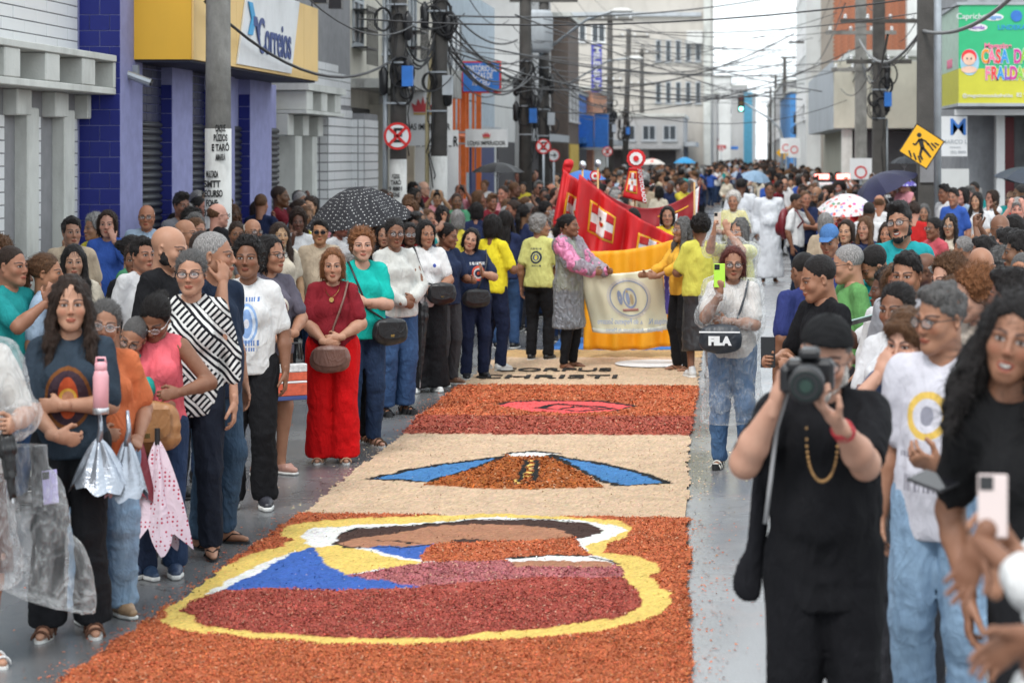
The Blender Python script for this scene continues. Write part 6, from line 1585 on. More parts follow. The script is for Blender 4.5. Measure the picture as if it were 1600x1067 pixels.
def closed_umbrella(p, q, mat, label, rad=.035, color=None):
    p, q = Vector(p), Vector(q); r = empty('umbrella', p, label=label, cat='umbrella'); d = q - p; L = d.length; M = rotto(d)
    s = SDF((-.12, -.12, -.02), (.12, .12, L + .02), .009); s.cone((0, 0, L * .2), (0, 0, L * .93), rad, rad * .35, .01); s.cone((0, 0, L * .16), (0, 0, L * .3), rad * .5, rad * 1.15, .01)
    s.disp(lambda P_: .007 * np.sin(np.arctan2(P_[:, 1], P_[:, 0]) * 6 + P_[:, 2] * 9) + .004 * vnoise(P_ * 40, 3))
    V, Q = s.mesh(); link('folded_canopy', mesh_np('folded_canopy', V, Q, [mat]), r, mw=M, color=color)
    MB().tube([(0, 0, L * .2), (0, 0, L * .05)], .006, 6).tube([(0, 0, L * .1), (0, 0, -.02)], .015, 8).build('handle', BLACKP, r, mw=M); MB().tube([(0, 0, L * .9), (0, 0, L)], .005, 5).build('tip', STEEL, r, mw=M)
    return r
def phone(p, look, label, color=(.02, .02, .02), back=True, s=1.0, tilt=0, parent=None):
    """p centre, look = direction its camera side faces"""
    z = Vector(look).normalized(); x = Vector((0, 0, 1)).cross(z).normalized(); y = z.cross(x)
    M = Matrix((x, y, z)).transposed().to_4x4() @ Matrix.Rotation(R(tilt), 4, 'Z')
    r = empty('mobile_phone', p, label=label, cat='phone'); key = 'ph%s' % (color,)
    mat = plain('phone_case_%d' % (abs(hash(color)) % 9999), color, .35, var=.03)
    MB().box((-.037 * s, -.078 * s, -.005), (.037 * s, .078 * s, .005), bev=.0028).build('case', mat, r, mw=M)
    MB().box((-.034 * s, -.074 * s, -.0065), (.034 * s, .074 * s, -.0051)).build('screen', LENS_DK, r, mw=M)
    cb = MB().box((-.033 * s, .038 * s, .0045), (.002 * s, .073 * s, .0072), bev=.001).build('camera_block', BLACKP if sum(color) > .3 else mat, r, mw=M)
    m = MB()
    for a in (-.024, -.008):
        for b in (.047, .064): m.lathe([(.001, 0), (.0055, 0), (.0055, .0015), (.001, .0015)], (a * s, b * s, .0072), 10)
    m.build('camera_lens', LENS_DK, cb, kind='stuff')
    return r
def shoulder_bag(p, w, h, d, color, label, rz=0, strap=None, flap=True, buckle=True, name='shoulder_bag'):
    r = empty(name, p, R(rz), label, 'bag'); s = SDF((-w, -d, -h), (w, d, h), .010)
    s.ell((0, 0, -h * .05), (w * .54, d * .5, h * .54), 0); s.cone((-w * .34, 0, -h * .2), (w * .34, 0, -h * .2), h * .30, h * .30, .02, flat=(0, 1, 0), ratio=d / h * 1.4); s.cone((-w * .34, 0, h * .18), (w * .34, 0, h * .18), h * .26, h * .26, .03, flat=(0, 1, 0), ratio=d / h * 1.3)
    s.disp(lambda P_: .004 * vnoise(P_ * 25, 3)); V, Q = s.mesh(); link('bag_body', mesh_np('bag_body', V, Q, [LEATHER]), r, color=color)
    if flap:
        m = MB(); pts = [(w * .46 * math.cos(a), -h * .02 + h * .28 * math.sin(a) - h * .0) for a in np.linspace(math.pi, 2 * math.pi, 12)] + [(w * .44, h * .36), (-w * .44, h * .36)]
        m.prism(pts, (0, -d * .52, 0), (1, 0, 0), (0, 0, 1), (0, -.006, 0)); link('flap', m.mesh('flap', LEATHER), r, color=tuple(c * .85 for c in color))
    if buckle: MB().box((-.015, -d * .58, -h * .22), (.015, -d * .53, -h * .12), bev=.003).build('buckle', GOLD, r)
    if strap:
        Mi = (Matrix.Translation(p) @ Matrix.Rotation(R(rz), 4, 'Z')).inverted()
        P_ = [Mi @ Vector(v) for v in strap]; link('strap', MB().tube(P_, .009, 5).mesh('strap', LEATHER, True), r, color=color)
    return r
def local_path(root, pts): return [wpt(root, v) for v in pts]
def cross_strap(root, side, bagp, fat=.3):
    """over the shoulder and down the chest to the bag, in world points"""
    d = -.12 - .05 * fat; a = side
    return local_path(root, [(a * .13, .05, 1.43), (a * .13, -.03, 1.455), (a * .11, d - .01, 1.34), (a * .07, d - .06, 1.22), (a * .02, d - .045, 1.10)]) + [Vector(bagp) + Vector((0, 0, .06))]

def drape(p, w, h, mat, name, label, cat_, color=None, rz=0, seed=1, nf=5, deep=.62):
    """a furled-open cloth hanging from a hand: pleated cone, open below"""
    rr = random.Random(seed); r = empty(name, p, R(rz), label, cat_); nu, nv = 72, 14; V = []; ph = rr.uniform(0, 6)
    for j in range(nv):
        t = j / (nv - 1)
        for i in range(nu):
            a = 2 * math.pi * i / nu; tri = abs(((a * nf / (2 * math.pi) + .15 * math.sin(a + ph)) % 1) - .5) * 2
            rad = w * (.08 + .92 * t ** .8) * (1 - (deep - .2 * t) * (1 - tri) ** 1.0) * (1 + .12 * math.sin(a * 2 + ph + t * 2))
            V.append((rad * math.cos(a) * .62, rad * math.sin(a) * .40, -h * t * (1 - .35 * deep * (1 - tri) * t) + .02 * math.sin(a * 3 + ph) * t))
    Fc = [(j * nu + i, j * nu + (i + 1) % nu, (j + 1) * nu + (i + 1) % nu, (j + 1) * nu + i) for j in range(nv - 1) for i in range(nu)]
    link('folded_canopy', MB().raw(V, Fc).mesh('folded_canopy', mat, False), r, color=color)
    if deep > .4: MB().tube([(0, 0, .03), (0, 0, -h * 1.05)], .006, 6).tube([(0, 0, -.02), (0, 0, .07)], .015, 8).build('handle', BLACKP, r)
    else: MB().tube([(0, 0, -.03), (.01, 0, .05), (.0, .01, .14)], [.018, .012, .008], 8).build('gathered_top', mat, r, smooth=True)
    return r

# ================================================================= PEOPLE ONE CAN TELL APART
NAVY = (.018, .028, .065); BLK_ = (.012, .012, .014); JN = (.035, .075, .17); JND = (.018, .035, .08); JNL = (.20, .30, .43); WH = (.68, .68, .68); YL = (.62, .58, .10)
ANGEL = cloth_material('printed_tee_saint', emblem(0, 1.15, [(.115, .15, (.16, .06, .02)), (.10, .13, (.05, .03, .04)), (.05, .10, (.45, .08, .03)), (.045, .045, (.60, .36, .06)), (.03, .032, (.45, .22, .13))]))
LADYW = cloth_material('printed_tee_blue_lady', emblem(0, 1.18, [(.075, .125, (.25, .38, .62)), (.06, .105, (.55, .62, .72)), (.04, .09, (.22, .34, .58)), (.018, .03, (.6, .6, .65))], text_rows=((1.33, .014, .09), (1.06, .018, .085), (1.02, .012, .07)), ink=(.12, .2, .42)))
PORTR = cloth_material('printed_tee_portrait', emblem(.0, 1.17, [(.085, .12, (.55, .52, .46)), (.07, .10, (.16, .03, .04)), (.045, .055, (.42, .2, .13))]))
SUNTEE = cloth_material('printed_navy_tee', emblem(0, 1.2, [(.085, .085, (.6, .1, .06)), (.06, .06, (.6, .6, .6)), (.042, .042, NAVY), (.02, .02, (.6, .1, .05))], text_rows=((1.31, .016, .1),), ink=(.6, .6, .6)))
YBACK = cloth_material('printed_yellow_back', emblem(0, 1.22, [(.075, .075, (.02, .03, .06)), (.052, .052, None), (.04, .04, (.03, .06, .2)), (.02, .028, (.7, .6, .1))], back=True, text_rows=((1.32, .012, .08), (1.12, .010, .07)), ink=(.03, .04, .07)))
HALO = cloth_material('printed_tee_gold', emblem(-.02, 1.24, [(.09, .085, (.62, .42, .10)), (.062, .06, None), (.03, .035, (.25, .25, .3))], text_rows=((1.1, .01, .12), (1.0, .03, .1)), ink=(.25, .24, .28)))
BGIRL = cloth_material('printed_black_tee', emblem(.03, 1.14, [(.10, .11, (.38, .24, .05)), (.082, .09, (.02, .02, .02)), (.05, .09, (.06, .10, .3)), (.03, .035, (.6, .4, .32))], text_rows=((1.27, .01, .08),), ink=(.4, .26, .06)))
POLOB = cloth_material('polo_badge', emblem(.07, 1.27, [(.018, .02, (.05, .08, .3))]))
H = {}
H['A'] = P(-52, 450, 1042, rz=35, label='woman in clear plastic rain poncho cut off by the left edge', top='poncho', under=(.6, .58, .55), phem=.36, arms=('held', 'phone'), skin='light', hair=('bob', 'brown'), bottom='skirt', bc=(.10, .04, .03), skirtz=.42, shoes=('sandal', (.7, .7, .7)), cvox=.014)
H['B'] = P(110, 438, 992, rz=12, label='young woman with long dark waves in a dark tee printed with a saint', tc=(.028, .042, .06), mats={'shirt': ANGEL}, hair=('longwavy', 'dark'), skin='light', arms=('crossb', 'claspr'), bc=(.014, .015, .018), ankle=.055, leg=.024, head=(6, -2, 0), shoes=('sandal', (.12, .06, .04)), sleeve=.45, fat=.2)
H['C'] = P(160, 473, 965, rz=30, label='older woman with glasses in orange tee and pale blue jeans behind the saint tee', tc=(.55, .15, .06), skin='tan', hair=('bun', 'dgrey'), glasses='thin', bc=JNL, mats={'trousers': JEANS}, ankle=.06, leg=.03, arms=('bag', 'clasp'), head=(-14, 4, 8), shoes=('flat', (.35, .22, .12)), fat=.4)
H['D'] = P(205, 492, 905, rz=25, label='short woman in teal tee bending over a burgundy umbrella', tc=(.02, .33, .28), skin='tan', hair=('buzz', 'dgrey'), glasses='frame', bc=(.02, .03, .06), head=(-25, 30, 10), arms=('clasp', 'held'), shoes=('sneaker', (.03, .06, .12)), fat=.3)
H['E'] = P(245, 458, 900, rz=8, label='woman in coral pink sleeveless top looking down at her tan bag', tc=(.72, .13, .16), top='tank', skin='brown', hair=('bun', 'black'), glasses='thin', bc=JND, mats={'trousers': JEANS}, head=(-12, 38, 0), arms=(((.16, -.20, 1.12), (.9, .3, -.5), (-1, -.5, -.1), (0, 1, -.2), 'hold'), 'clasp'), shoes=('sneaker', (.03, .05, .1)), fat=.35, ankle=.04)
H['F'] = P(299, 393, 872, rz=10, label='woman with glasses in black and white zigzag blouse', top='threeq', tc=(.68, .68, .66), mats={'shirt': ZEBRA}, skin='light', hair=('bun', 'dgrey'), glasses='frame', bc=(.014, .018, .03), hem=.80, head=(-4, 2, 0), arms=('down', 'down'), shoes=('flipflop', BLK_), fat=.35)
H['G'] = P(262, 358, None, h=1.84, rz=70, sex='m', label='bald bearded man in black tee facing the street', tc=BLK_, skin='light', hair=(None, 'black'), beard='black', bc=BLK_, head=(5, 8, 0), hw=(1.12, 1.12, 1.08), shoes=('shoe', BLK_), fat=.4)
H['Hh'] = P(333, 366, 852, rz=62, sex='m', label='grey haired man in navy tee raising his hand to his face', tc=(.02, .032, .06), skin='tan', hair=('buzz', 'grey'), bc=(.035, .065, .11), mats={'trousers': JEANS}, arms=('down', 'face'), head=(28, 0, 0), shoes=('flipflop', BLK_), fat=.45, hem=.82)
H['I'] = P(388, 375, 795, rz=8, label='woman with short black curls in white tee with blue virgin print', tc=WH, mats={'shirt': LADYW}, skin='brown', hair=('curlyshort', 'black'), bc=BLK_, leg=.025, ankle=.05, head=(-6, -3, 0), arms=('down', 'down'), shoes=('sneaker', (.03, .03, .04)), fat=.4)
H['J'] = P(421, 372, 742, rz=42, label='woman in grey tee with glasses looking to the right', tc=(.11, .10, .13), mats={'shirt': PORTR}, skin='tan', hair=('bob', 'black'), glasses='frame', bottom='skirt', bc=(.09, .045, .03), skirtz=.56, head=(22, 2, 0), arms=('clasp', 'claspr'), shoes=('flat', (.45, .25, .2)), fat=.3)
H['K'] = P(520, 392, 722, rz=6, label='blonde woman in maroon top and bright red trousers with folded arms', tc=(.20, .014, .022), skin='light', hair=('bob', 'auburn'), bc=(.62, .006, .008), leg=.045, ankle=.10, pantz=.05, head=(4, 2, 0), arms=('clasp', 'claspr'), necklace=True, shoes=('sandal', (.5, .3, .2)), fat=.75, bust=.9, feet=((.10, .0), (-.10, .02)), loose=.008)
H['L'] = P(553, 398, 692, rz=25, label='grey haired woman with glasses half hidden behind the maroon top', tc=(.05, .09, .07), skin='tan', hair=('bob', 'grey'), glasses='frame', bc=BLK_, shoes=('sandal', (.1, .05, .03)), fat=.4, head=(5, 8, 0))
H['M'] = P(566, 360, 698, rz=28, label='woman with curly brown hair in turquoise blouse and jeans', tc=(.01, .42, .36), skin='pale', hair=('curlyshort', 'auburn'), bc=JND, mats={'trousers': JEANS}, arms=('cross', 'crossb'), shoes=('sandal', (.12, .07, .04)), fat=.6, head=(-12, 0, 0), neck=.02)
H['N'] = P(617, 343, 648, rz=38, label='heavy woman with glasses in pale grey blouse and blue jeans', top='blouse', tc=(.55, .55, .52), skin='brown', hair=('bun', 'black'), glasses='frame', bc=JN, mats={'trousers': JEANS}, leg=.03, ankle=.055, arms=('clasp', 'claspr'), shoes=('wedge', BLK_), fat=.85, bust=1, head=(-18, 3, 0), pantz=.08)
H['O'] = P(665, 347, 612, rz=18, label='woman in white polo with wide black trousers and a long umbrella', top='polo', tc=WH, mats={'shirt': POLOB}, skin='tan', hair=('bob', 'black'), bc=BLK_, leg=.05, ankle=.12, arms=('clasp', 'held'), shoes=('sneaker', (.7, .7, .7)), fat=.5, head=(10, 4, 0))
H['P_'] = P(640, 350, None, h=1.62, rz=20, label='dark skinned woman with glasses between the grey blouse and white polo', tc=(.1, .02, .05), skin='dark', hair=('bob', 'black'), glasses='thin')
H['Q'] = P(697, 350, 602, rz=55, label='person in navy tee with a hand on the head', tc=NAVY, skin='brown', hair=('bun', 'black'), bc=(.05, .05, .055), arms=('held', 'head'), shoes=('flat', (.2, .1, .06)), head=(20, 10, 0))
H['R'] = P(742, 357, 592, rz=22, lean=(4, -8), label='woman in navy printed tee clapping with tilted head', tc=NAVY, mats={'shirt': SUNTEE}, skin='light', hair=('bob', 'black'), bc=(.014, .02, .05), arms=('clap', 'down'), shoes=('flat', BLK_), fat=.5, head=(-18, 4, 14))
H['S'] = P(770, 338, 580, rz=150, label='person in bright yellow tee and navy trousers seen from behind', tc=(.72, .60, .03), skin='brown', hair=('bob', 'black'), bc=(.014, .02, .05), shoes=('sneaker', (.7, .7, .7)), fat=.45, arms=('held', 'held'))
H['U'] = P(843, 338, 563, rz=165, label='grey curly haired woman in pale yellow tee with a round emblem on the back', tc=(.58, .57, .20), mats={'shirt': YBACK}, skin='tan', hair=('curlyshort', 'grey'), bc=BLK_, shoes=('flat', BLK_), fat=.4, head=(-60, 0, 0), arms=('down', 'clasp'))
H['V'] = P(889, 336, 576, rz=62, label='smiling girl in grey plastic raincoat with pink sleeves holding the banner', top='poncho', under=(.5, .5, .1), tc=(1, 1, 1), mats={'rain_poncho': FOG}, skin='brown', hair=('ponytail', 'black'), bc=BLK_, ankle=.02, leg=.008, arms=('forward', 'forward'), shoes=('flipflop', (.1, .04, .03)), phem=.46, fat=.2, face='fopen', head=(10, 0, 0), cvox=.016)
H['W'] = P(1043, 325, None, h=1.64, rz=-5, label='woman in yellow facing the camera above the orange cloth', tc=(.7, .5, .03), skin='tan', hair=('bob', 'black'), head=(5, -2, 0), arms=('held', 'held'))
H['X'] = P(1066, 343, 580, rz=-60, label='grey haired woman in orange top holding the right end of the banner', top='threeq', tc=(.75, .40, .05), skin='tan', hair=('longwavy', 'dgrey'), glasses='thin', bc=BLK_, shoes=('flipflop', BLK_), arms=('forward', 'forward'), fat=.3)
H['Y'] = P(1094, 340, 590, rz=195, label='person in yellow tee with black plastic round the legs, back turned', tc=YL, skin='brown', hair=('afro', 'black'), bottom='skirt', bc=(.03, .03, .033), mats={'skirt': LEATHER}, skirtz=.28, skirtr=.22, shoes=('sneaker', (.6, .6, .6)), fat=.6, arms=('held', 'held'))
H['Z1'] = P(1146, 303, None, h=1.72, rz=-10, label='hooded person in clear poncho over yellow beside the white robes', top='poncho', under=(.66, .6, .25), skin='tan', hair=('afro', 'white'), arms=('held', 'held'), fat=.6, phem=.4)
H['Z2'] = P(1155, 345, None, h=1.66, rz=-35, label='woman in clear poncho raising a phone above the green phone woman', top='poncho', under=(.7, .68, .3), skin='light', hair=('longwavy', 'dgrey'), glasses='thin', arms=('phoneup', 'phoneup'), fat=.5, phem=.4, bc=(.1, .1, .12))
H['AA'] = P(1145, 388, 731, rz=-4, label='woman in clear poncho and jeans photographing with a lime green phone', top='poncho', under=(.62, .58, .55), skin='tan', hair=('bob', 'red'), glasses='frame', bc=(.07, .14, .27), mats={'trousers': JEANS}, leg=.02, ankle=.03, shoes=('wedge', (.7, .68, .62)), arms=('cross', ((-.085, -.31, 1.36), (-.6, .2, -1), (.0, -.3, 1), (.2, .9, .2), 'hold')), fat=.55, phem=.36, head=(8, 3, 0), cvox=.0125)
H['RB1'] = P(1158, 280, 440, rz=172, sw=1.2, sex='m', label='man in long white robe with crossed straps, back turned', top='robe', tc=(.66, .68, .72), skin='dark', hair=('buzz', 'black'), bottom=None, hem=.1, fat=.7, q=(.018, .007, .009))
H['RB2'] = P(1202, 286, 442, rz=8, sw=1.2, sex='m', label='man in long white robe facing the camera', top='robe', tc=(.68, .70, .74), skin='brown', hair=('buzz', 'black'), bottom=None, hem=.1, fat=.8, q=(.018, .007, .009))
H['BP'] = P(1243, 303, 470, rz=70, sex='m', label='young man in white tee with a dark red backpack, hand at chin', tc=WH, skin='brown', hair=('buzz', 'black'), bc=(.012, .02, .04), arms=('face', 'down'), shoes=('shoe', BLK_), head=(0, 8, 0), q=(.018, .007, .009))
# right hand crowd
H['PH'] = P(1288, 498, None, h=1.77, rz=-2, sex='m', label='photographer in black tee and backward cap aiming a large camera', tc=(.009, .009, .011), skin='pale', hair=('buzz', 'dgrey'), beard='white', glasses='frame', cap='y', capback=True, capc=(.010, .010, .011), bc=(.007, .007, .009), hem=.74, sleeve=.40, fat=.75, sw=1.06, leg=.03, ankle=.04, loose=.014, head=(-8, 12, 6), hand=1.06,
  arms=(((.045, -.42, 1.395), (.5, .1, -1.6), (-.62, -.30, .62), (.55, .1, .8), 'hold'), ((-.175, -.32, 1.45), (-.75, .1, -1.3), (.28, -.15, .9), (.9, .35, .1), 'hold')), q=(.011, .004, .0042))
H['G1'] = P(1648, 452, None, h=1.93, rz=-10, lean=(5, -14), label='young woman with long black curls and open mouth at the right edge', face='fopen', tc=(.010, .010, .011), mats={'shirt': BGIRL}, skin='mid', hair=('longcurly', 'black'), bc=BLK_, head=(-4, -2, 12), hw=(.90, .92, .93), arms=('down', 'down'), q=(.012, .0038, .0042), cutz=.3, fat=.2)
H['R1'] = P(1474, 445, None, h=1.84, rz=-28, sex='m', label='grey haired man with glasses in white tee with gold halo print and pale jeans', tc=(.58, .57, .63), mats={'shirt': HALO, 'trousers': JEANS}, skin='tan', hair=('short', 'dgrey'), glasses='frame', bc=JNL, arms=(((.12, -.36, 1.10), (.5, .5, -1), (-.4, -.8, .3), (-.6, .1, .8), 'hold'), 'down'), head=(-22, 6, 0), hw=(.92, .92, .94), leg=.03, ankle=.04, fat=.3, hem=.80)
H['R2'] = P(1417, 490, None, h=1.66, rz=-25, sex='m', label='pale boy with brown fringe resting his cheek on his hand', tc=(.05, .07, .13), skin='pale', hair=('boyhair', 'brown'), arms=('face', 'face'), head=(-4, 10, 4), fat=.1, sw=.9)
H['R3'] = P(1402, 446, None, h=1.68, rz=-38, label='woman with tied black hair and white tee behind the pale boy', tc=(.6, .6, .62), skin='brown', hair=('bun', 'black'), head=(6, 4, 0), arms=('cross', 'crossb'))
H['R4'] = P(1418, 397, None, h=1.76, rz=-30, sex='m', label='man with short black hair and heavy brows behind the tied hair woman', tc=(.35, .35, .38), skin='tan', hair=('short', 'black'), head=(5, 4, 0))
H['R5'] = P(1484, 403, None, h=1.74, rz=-50, sex='m', label='light skinned boy with curly brown hair left of the auburn head', tc=(.5, .5, .5), skin='pale', hair=('curlyshort', 'brown'), head=(-5, 6, 0))
H['R6'] = P(1528, 422, None, h=1.74, rz=-65, sex='m', label='person with wavy auburn hair behind the glasses man', tc=(.4, .35, .3), skin='pale', hair=('curlyshort', 'auburn'), head=(-10, 14, 0))
H['R7'] = P(1532, 388, None, h=1.75, rz=-40, sex='m', label='bald man looking right behind the auburn head', tc=(.3, .3, .32), skin='tan', hair=(None, 'black'), head=(60, 4, 0))
H['R8'] = P(1563, 391, None, h=1.66, rz=-120, label='person with grey black curls in blue tee, back turned', tc=(.04, .14, .36), skin='tan', hair=('curlyshort', 'dgrey'))
H['R9'] = P(1284, 400, None, h=1.75, rz=-58, sex='m', label='young man with shaved hair in black tee looking down at a phone', tc=(.009, .009, .011), skin='tan', hair=('buzz', 'black'), head=(-18, 14, 0), arms=('held', 'held'), bc=JND, fat=.15)
H['R10'] = P(1297, 354, None, h=1.7, rz=-20, sex='m', label='man in blue cap behind the shaved head', tc=(.03, .045, .16), skin='tan', hair=('buzz', 'dgrey'), cap='y', capc=(.07, .17, .38), head=(0, 16, 0), fat=.6)
H['R10b'] = P(1258, 396, None, h=1.66, rz=-150, sex='m', label='man in navy blue tee turned away, his arm holding out a dark phone', tc=(.03, .04, .15), skin='brown', hair=('buzz', 'black'), head=(0, 14, 0), fat=.5, arms=('down', 'forward'))
H['R11'] = P(1328, 384, None, h=1.72, rz=-75, sex='m', label='grey haired man with glasses in green printed shirt looking left', tc=(.12, .30, .10), skin='light', hair=('buzz', 'grey'), glasses='frame', head=(-15, 10, 0), fat=.5)
H['R12'] = P(1384, 378, None, h=1.74, rz=-45, sex='m', label='man in turquoise shirt bowing his head', tc=(.01, .38, .40), skin='tan', hair=('buzz', 'black'), head=(-25, 38, 0), lean=(8, 0), arms=('held', 'held'))
H['R13'] = P(1408, 322, None, h=1.84, z=.125, rz=-15, sex='m', label='tall smiling man with glasses and short beard above the crowd', face='m_open', tc=(.02, .30, .33), skin='tan', hair=('quiff', 'black'), glasses='frame', beard='black', head=(-6, -4, -8), hw=(1.0, 1.0, 1.02))
H['R14'] = P(1459, 342, None, h=1.6, rz=-55, label='woman with glasses in a red striped plastic cape', top='blouse', tc=(.45, .08, .10), skin='brown', hair=('bun', 'black'), glasses='frame', fat=.6)
H['R15'] = P(1505, 372, None, h=1.52, rz=-120, label='woman with a small grey bun, back turned', tc=(.5, .5, .5), skin='tan', hair=('bun', 'grey'))
H['R16'] = P(1567, 346, None, h=1.6, rz=170, label='person with straight grey bob, back turned', tc=(.5, .5, .5), skin='tan', hair=('bob', 'dgrey'))
H['R17'] = P(1594, 374, None, h=1.6, rz=-80, label='dark haired woman in yellow at the right edge facing left', tc=YL, skin='tan', hair=('bun', 'black'))
H['R18'] = P(1600, 418, None, h=1.62, rz=-30, label='woman with glasses cut off by the right edge below the yellow shirt', tc=(.05, .05, .06), skin='light', hair=('bob', 'brown'), glasses='frame')
# two people standing outside the frame whose arms reach in
def reach(x, y, h, rz, tl, tr, label, **k):
    W = Matrix.Translation((x, y, 0)) @ Matrix.Rotation(R(rz), 4, 'Z') @ Matrix.Diagonal((h / 1.7,) * 3 + (1,)); I = W.inverted()
    arms = []
    for (w, hd, pn, hp), sd in ((tl, 1), (tr, -1)):
        arms.append((tuple(I @ Vector(w)), (sd * .6, .4, -1), tuple(I.to_3x3() @ Vector(hd)), tuple(I.to_3x3() @ Vector(pn)), hp))
    return make_person(dict(arms=tuple(arms), cutz=.4, **k), (x, y, 0), R(rz), h, label, None, .012, .006, .0042)
E1 = reach(.90, 5.3, 1.66, -70, ((.665, 5.10, 1.40), (-.6, -.1, .75), (-.3, -.5, -.7), 'hold'), ((.600, 4.98, 1.345), (-.15, .1, 1), (.9, .2, .2), 'hold'), 'person outside the right edge in white holding up a pale pink phone', tc=(.6, .6, .6), skin='tan', hair=('bob', 'black'), top='tee')
E2 = reach(.80, 4.42, 1.64, -78, ((.53, 4.66, 1.50), (-.35, .1, -.75), (-.5, -.7, -.2), 'relax'), ((.60, 4.32, 1.36), (-.85, .1, -.45), (-.1, -.9, -.2), 'relax'), 'person outside the lower right edge in a translucent white cape with crossed hands', tc=(.6, .6, .6), skin='brown', hair=('bun', 'black'), top='threeq')

# ---- crossbody bags, umbrellas, phones of the front rows
def bag_on(k, side, at_local, w, h, d, color, label, rz=0, **kw):
    p = wpt(H[k], at_local); return shoulder_bag(p, w, h, d, color, label, rz, strap=cross_strap(H[k], side, p), **kw)
bag_on('K', 1, (.0, -.27, .86), .26, .19, .09, (.17, .08, .06), 'mauve brown crossbody bag on the red trousers', 6)
bag_on('E', -1, (-.02, -.24, .93), .27, .27, .10, (.34, .16, .06), 'tan leather bag held against the coral pink top', 8)
bag_on('M', -1, (.17, -.22, .92), .25, .2, .11, BLK_, 'black handbag with embroidered flower beside the turquoise blouse', 28)
bag_on('O', -1, (.13, -.24, 1.0), .24, .2, .1, BLK_, 'black quilted bag on the white polo', 15)
bag_on('R', 1, (-.04, -.22, .93), .26, .18, .08, BLK_, 'small black bag hanging before the navy printed tee', 22)
b_ = bag_on('AA', 1, (-.08, -.30, 1.03), .28, .20, .13, (.03, .035, .045), 'dark grey bag with white FILA lettering', -4, flap=False, buckle=False)
text('lettering', 'FILA', .082, WHITEP, b_, face_cam((-.0, -.115, -.015)), .003, .006, fit=.17)
MB().box((-.15, -.10, .045), (.15, -.085, .055)).build('piping', WHITEP, b_)
p = wpt(H['J'], (.06, -.22, .70)); r = empty('tote_bag', p, R(30), 'small orange and white banded tote bag under the grey tee', 'bag')
for z0, z1, mt in ((-.15, -.12, NAVYP), (-.118, -.03, plain('tote_orange', (.55, .10, .05), .8, var=.3, scale=25)), (-.028, -.012, WHITEP), (-.01, .05, MATS['tote_orange']), (.052, .11, plain('tote_white', (.6, .6, .6), .8, var=.3, scale=30))): MB().box((-.11, -.035, z0), (.11, .035, z1), bev=.004).build('band', mt, r)
for y in (-.03, .03): MB().tube([(-.07, y, .14), (-.06, y, .26), (.06, y, .26), (.07, y, .14)], .009, 5).build('strap', BLACKP, r, smooth=True)
m = wpt(H['O'], (-.05, -.30, 1.07)); closed_umbrella(m, m + Vector((-.05, -.05, -.98)), LEATHER, 'long black folded umbrella pointing to the asphalt beside the jeans', .035, (.012, .012, .014))
m = hand_at(H['A'], 1, .06); closed_umbrella(m, m + Vector((.05, -.03, -.34)), LEATHER, 'short black folded umbrella at the left edge', .035, (.012, .012, .013))
m = wpt(H['D'], (-.03, -.30, 1.02)); drape(m, .24, .46, LEATHER, 'burgundy_umbrella', 'burgundy folded umbrella hanging from the short woman', 'umbrella', color=(.16, .008, .02), seed=12, nf=4)
DOTP = cloth_material('pink_dotted', f_dots((.4, .02, .06), (.68, .55, .62), 42, .26))
drape(wpt(H['D'], (.12, -.33, .92)), .33, .60, DOTP, 'dotted_umbrella', 'pink umbrella with burgundy dots hanging open beside the burgundy one', 'umbrella', seed=4)
SILV = plain('silver_cloth', (.33, .36, .41), .3, .8, var=.3, scale=14, bump=.5, bscale=30)
drape(gnd(178, 985) + Vector((0, -.25, .98)), .27, .25, SILV, 'silver_umbrella', 'silver folded umbrella hanging from the saint tee woman\'s hand', 'umbrella', seed=7, nf=9, deep=.32)
drape(gnd(218, 985) + Vector((0, -.22, .97)), .20, .28, SILV, 'silver_umbrella', 'second silver umbrella fold beside the pale blue jeans', 'umbrella', seed=9, nf=8, deep=.32)
# sheet of clear plastic falling from the poncho at the left edge
s_ = SDF((-.42, -.2, -.62), (.42, .2, .3), .014); s_.cone((-.1, 0, .22), (.06, 0, -.45), .2, .27, .03, flat=(0, 1, 0), ratio=.34); s_.plane((0, 0, -.42), (-.3, 0, -1)); s_.disp(lambda P_: .018 * (1 - 2 * np.abs(vnoise(P_ * np.array([8, 8, 3]), 5))) + .003 * vnoise(P_ * 20, 7))
V, Q = s_.mesh(); tag(link('plastic_cape', mesh_np('plastic_cape', V, Q, [SHEET]), None, loc=gnd(58, 1030) + Vector((0, -.1, .72))), 'large sheet of clear plastic hanging at the lower left edge', 'plastic sheet')
# bottle
p = wpt(H['B'], (.17, -.24, 1.20)); r = empty('water_bottle', p, label='pink water bottle held against the saint tee', cat='bottle'); PKB = plain('bottle_pink', (.72, .36, .40), .35)
MB().lathe([(.02, -.12), (.036, -.115), (.037, .06), (.03, .085), (.026, .09)], (0, 0, 0), 16).build('bottle_body', PKB, r, smooth=True); cp_ = MB().lathe([(.027, .09), (.029, .092), (.029, .125), (.02, .13)], (0, 0, 0), 14).build('lid', PKB, r, smooth=True); MB().tube([(-.024, 0, .12), (-.02, 0, .15), (.02, 0, .15), (.024, 0, .12)], .006, 6).build('carry_loop', PKB, cp_, smooth=True)
MB().lathe([(.0375, -.119), (.0385, -.118), (.0385, -.09), (.0375, -.089)], (0, 0, 0), 16).build('base_band', STEEL, r, smooth=True)
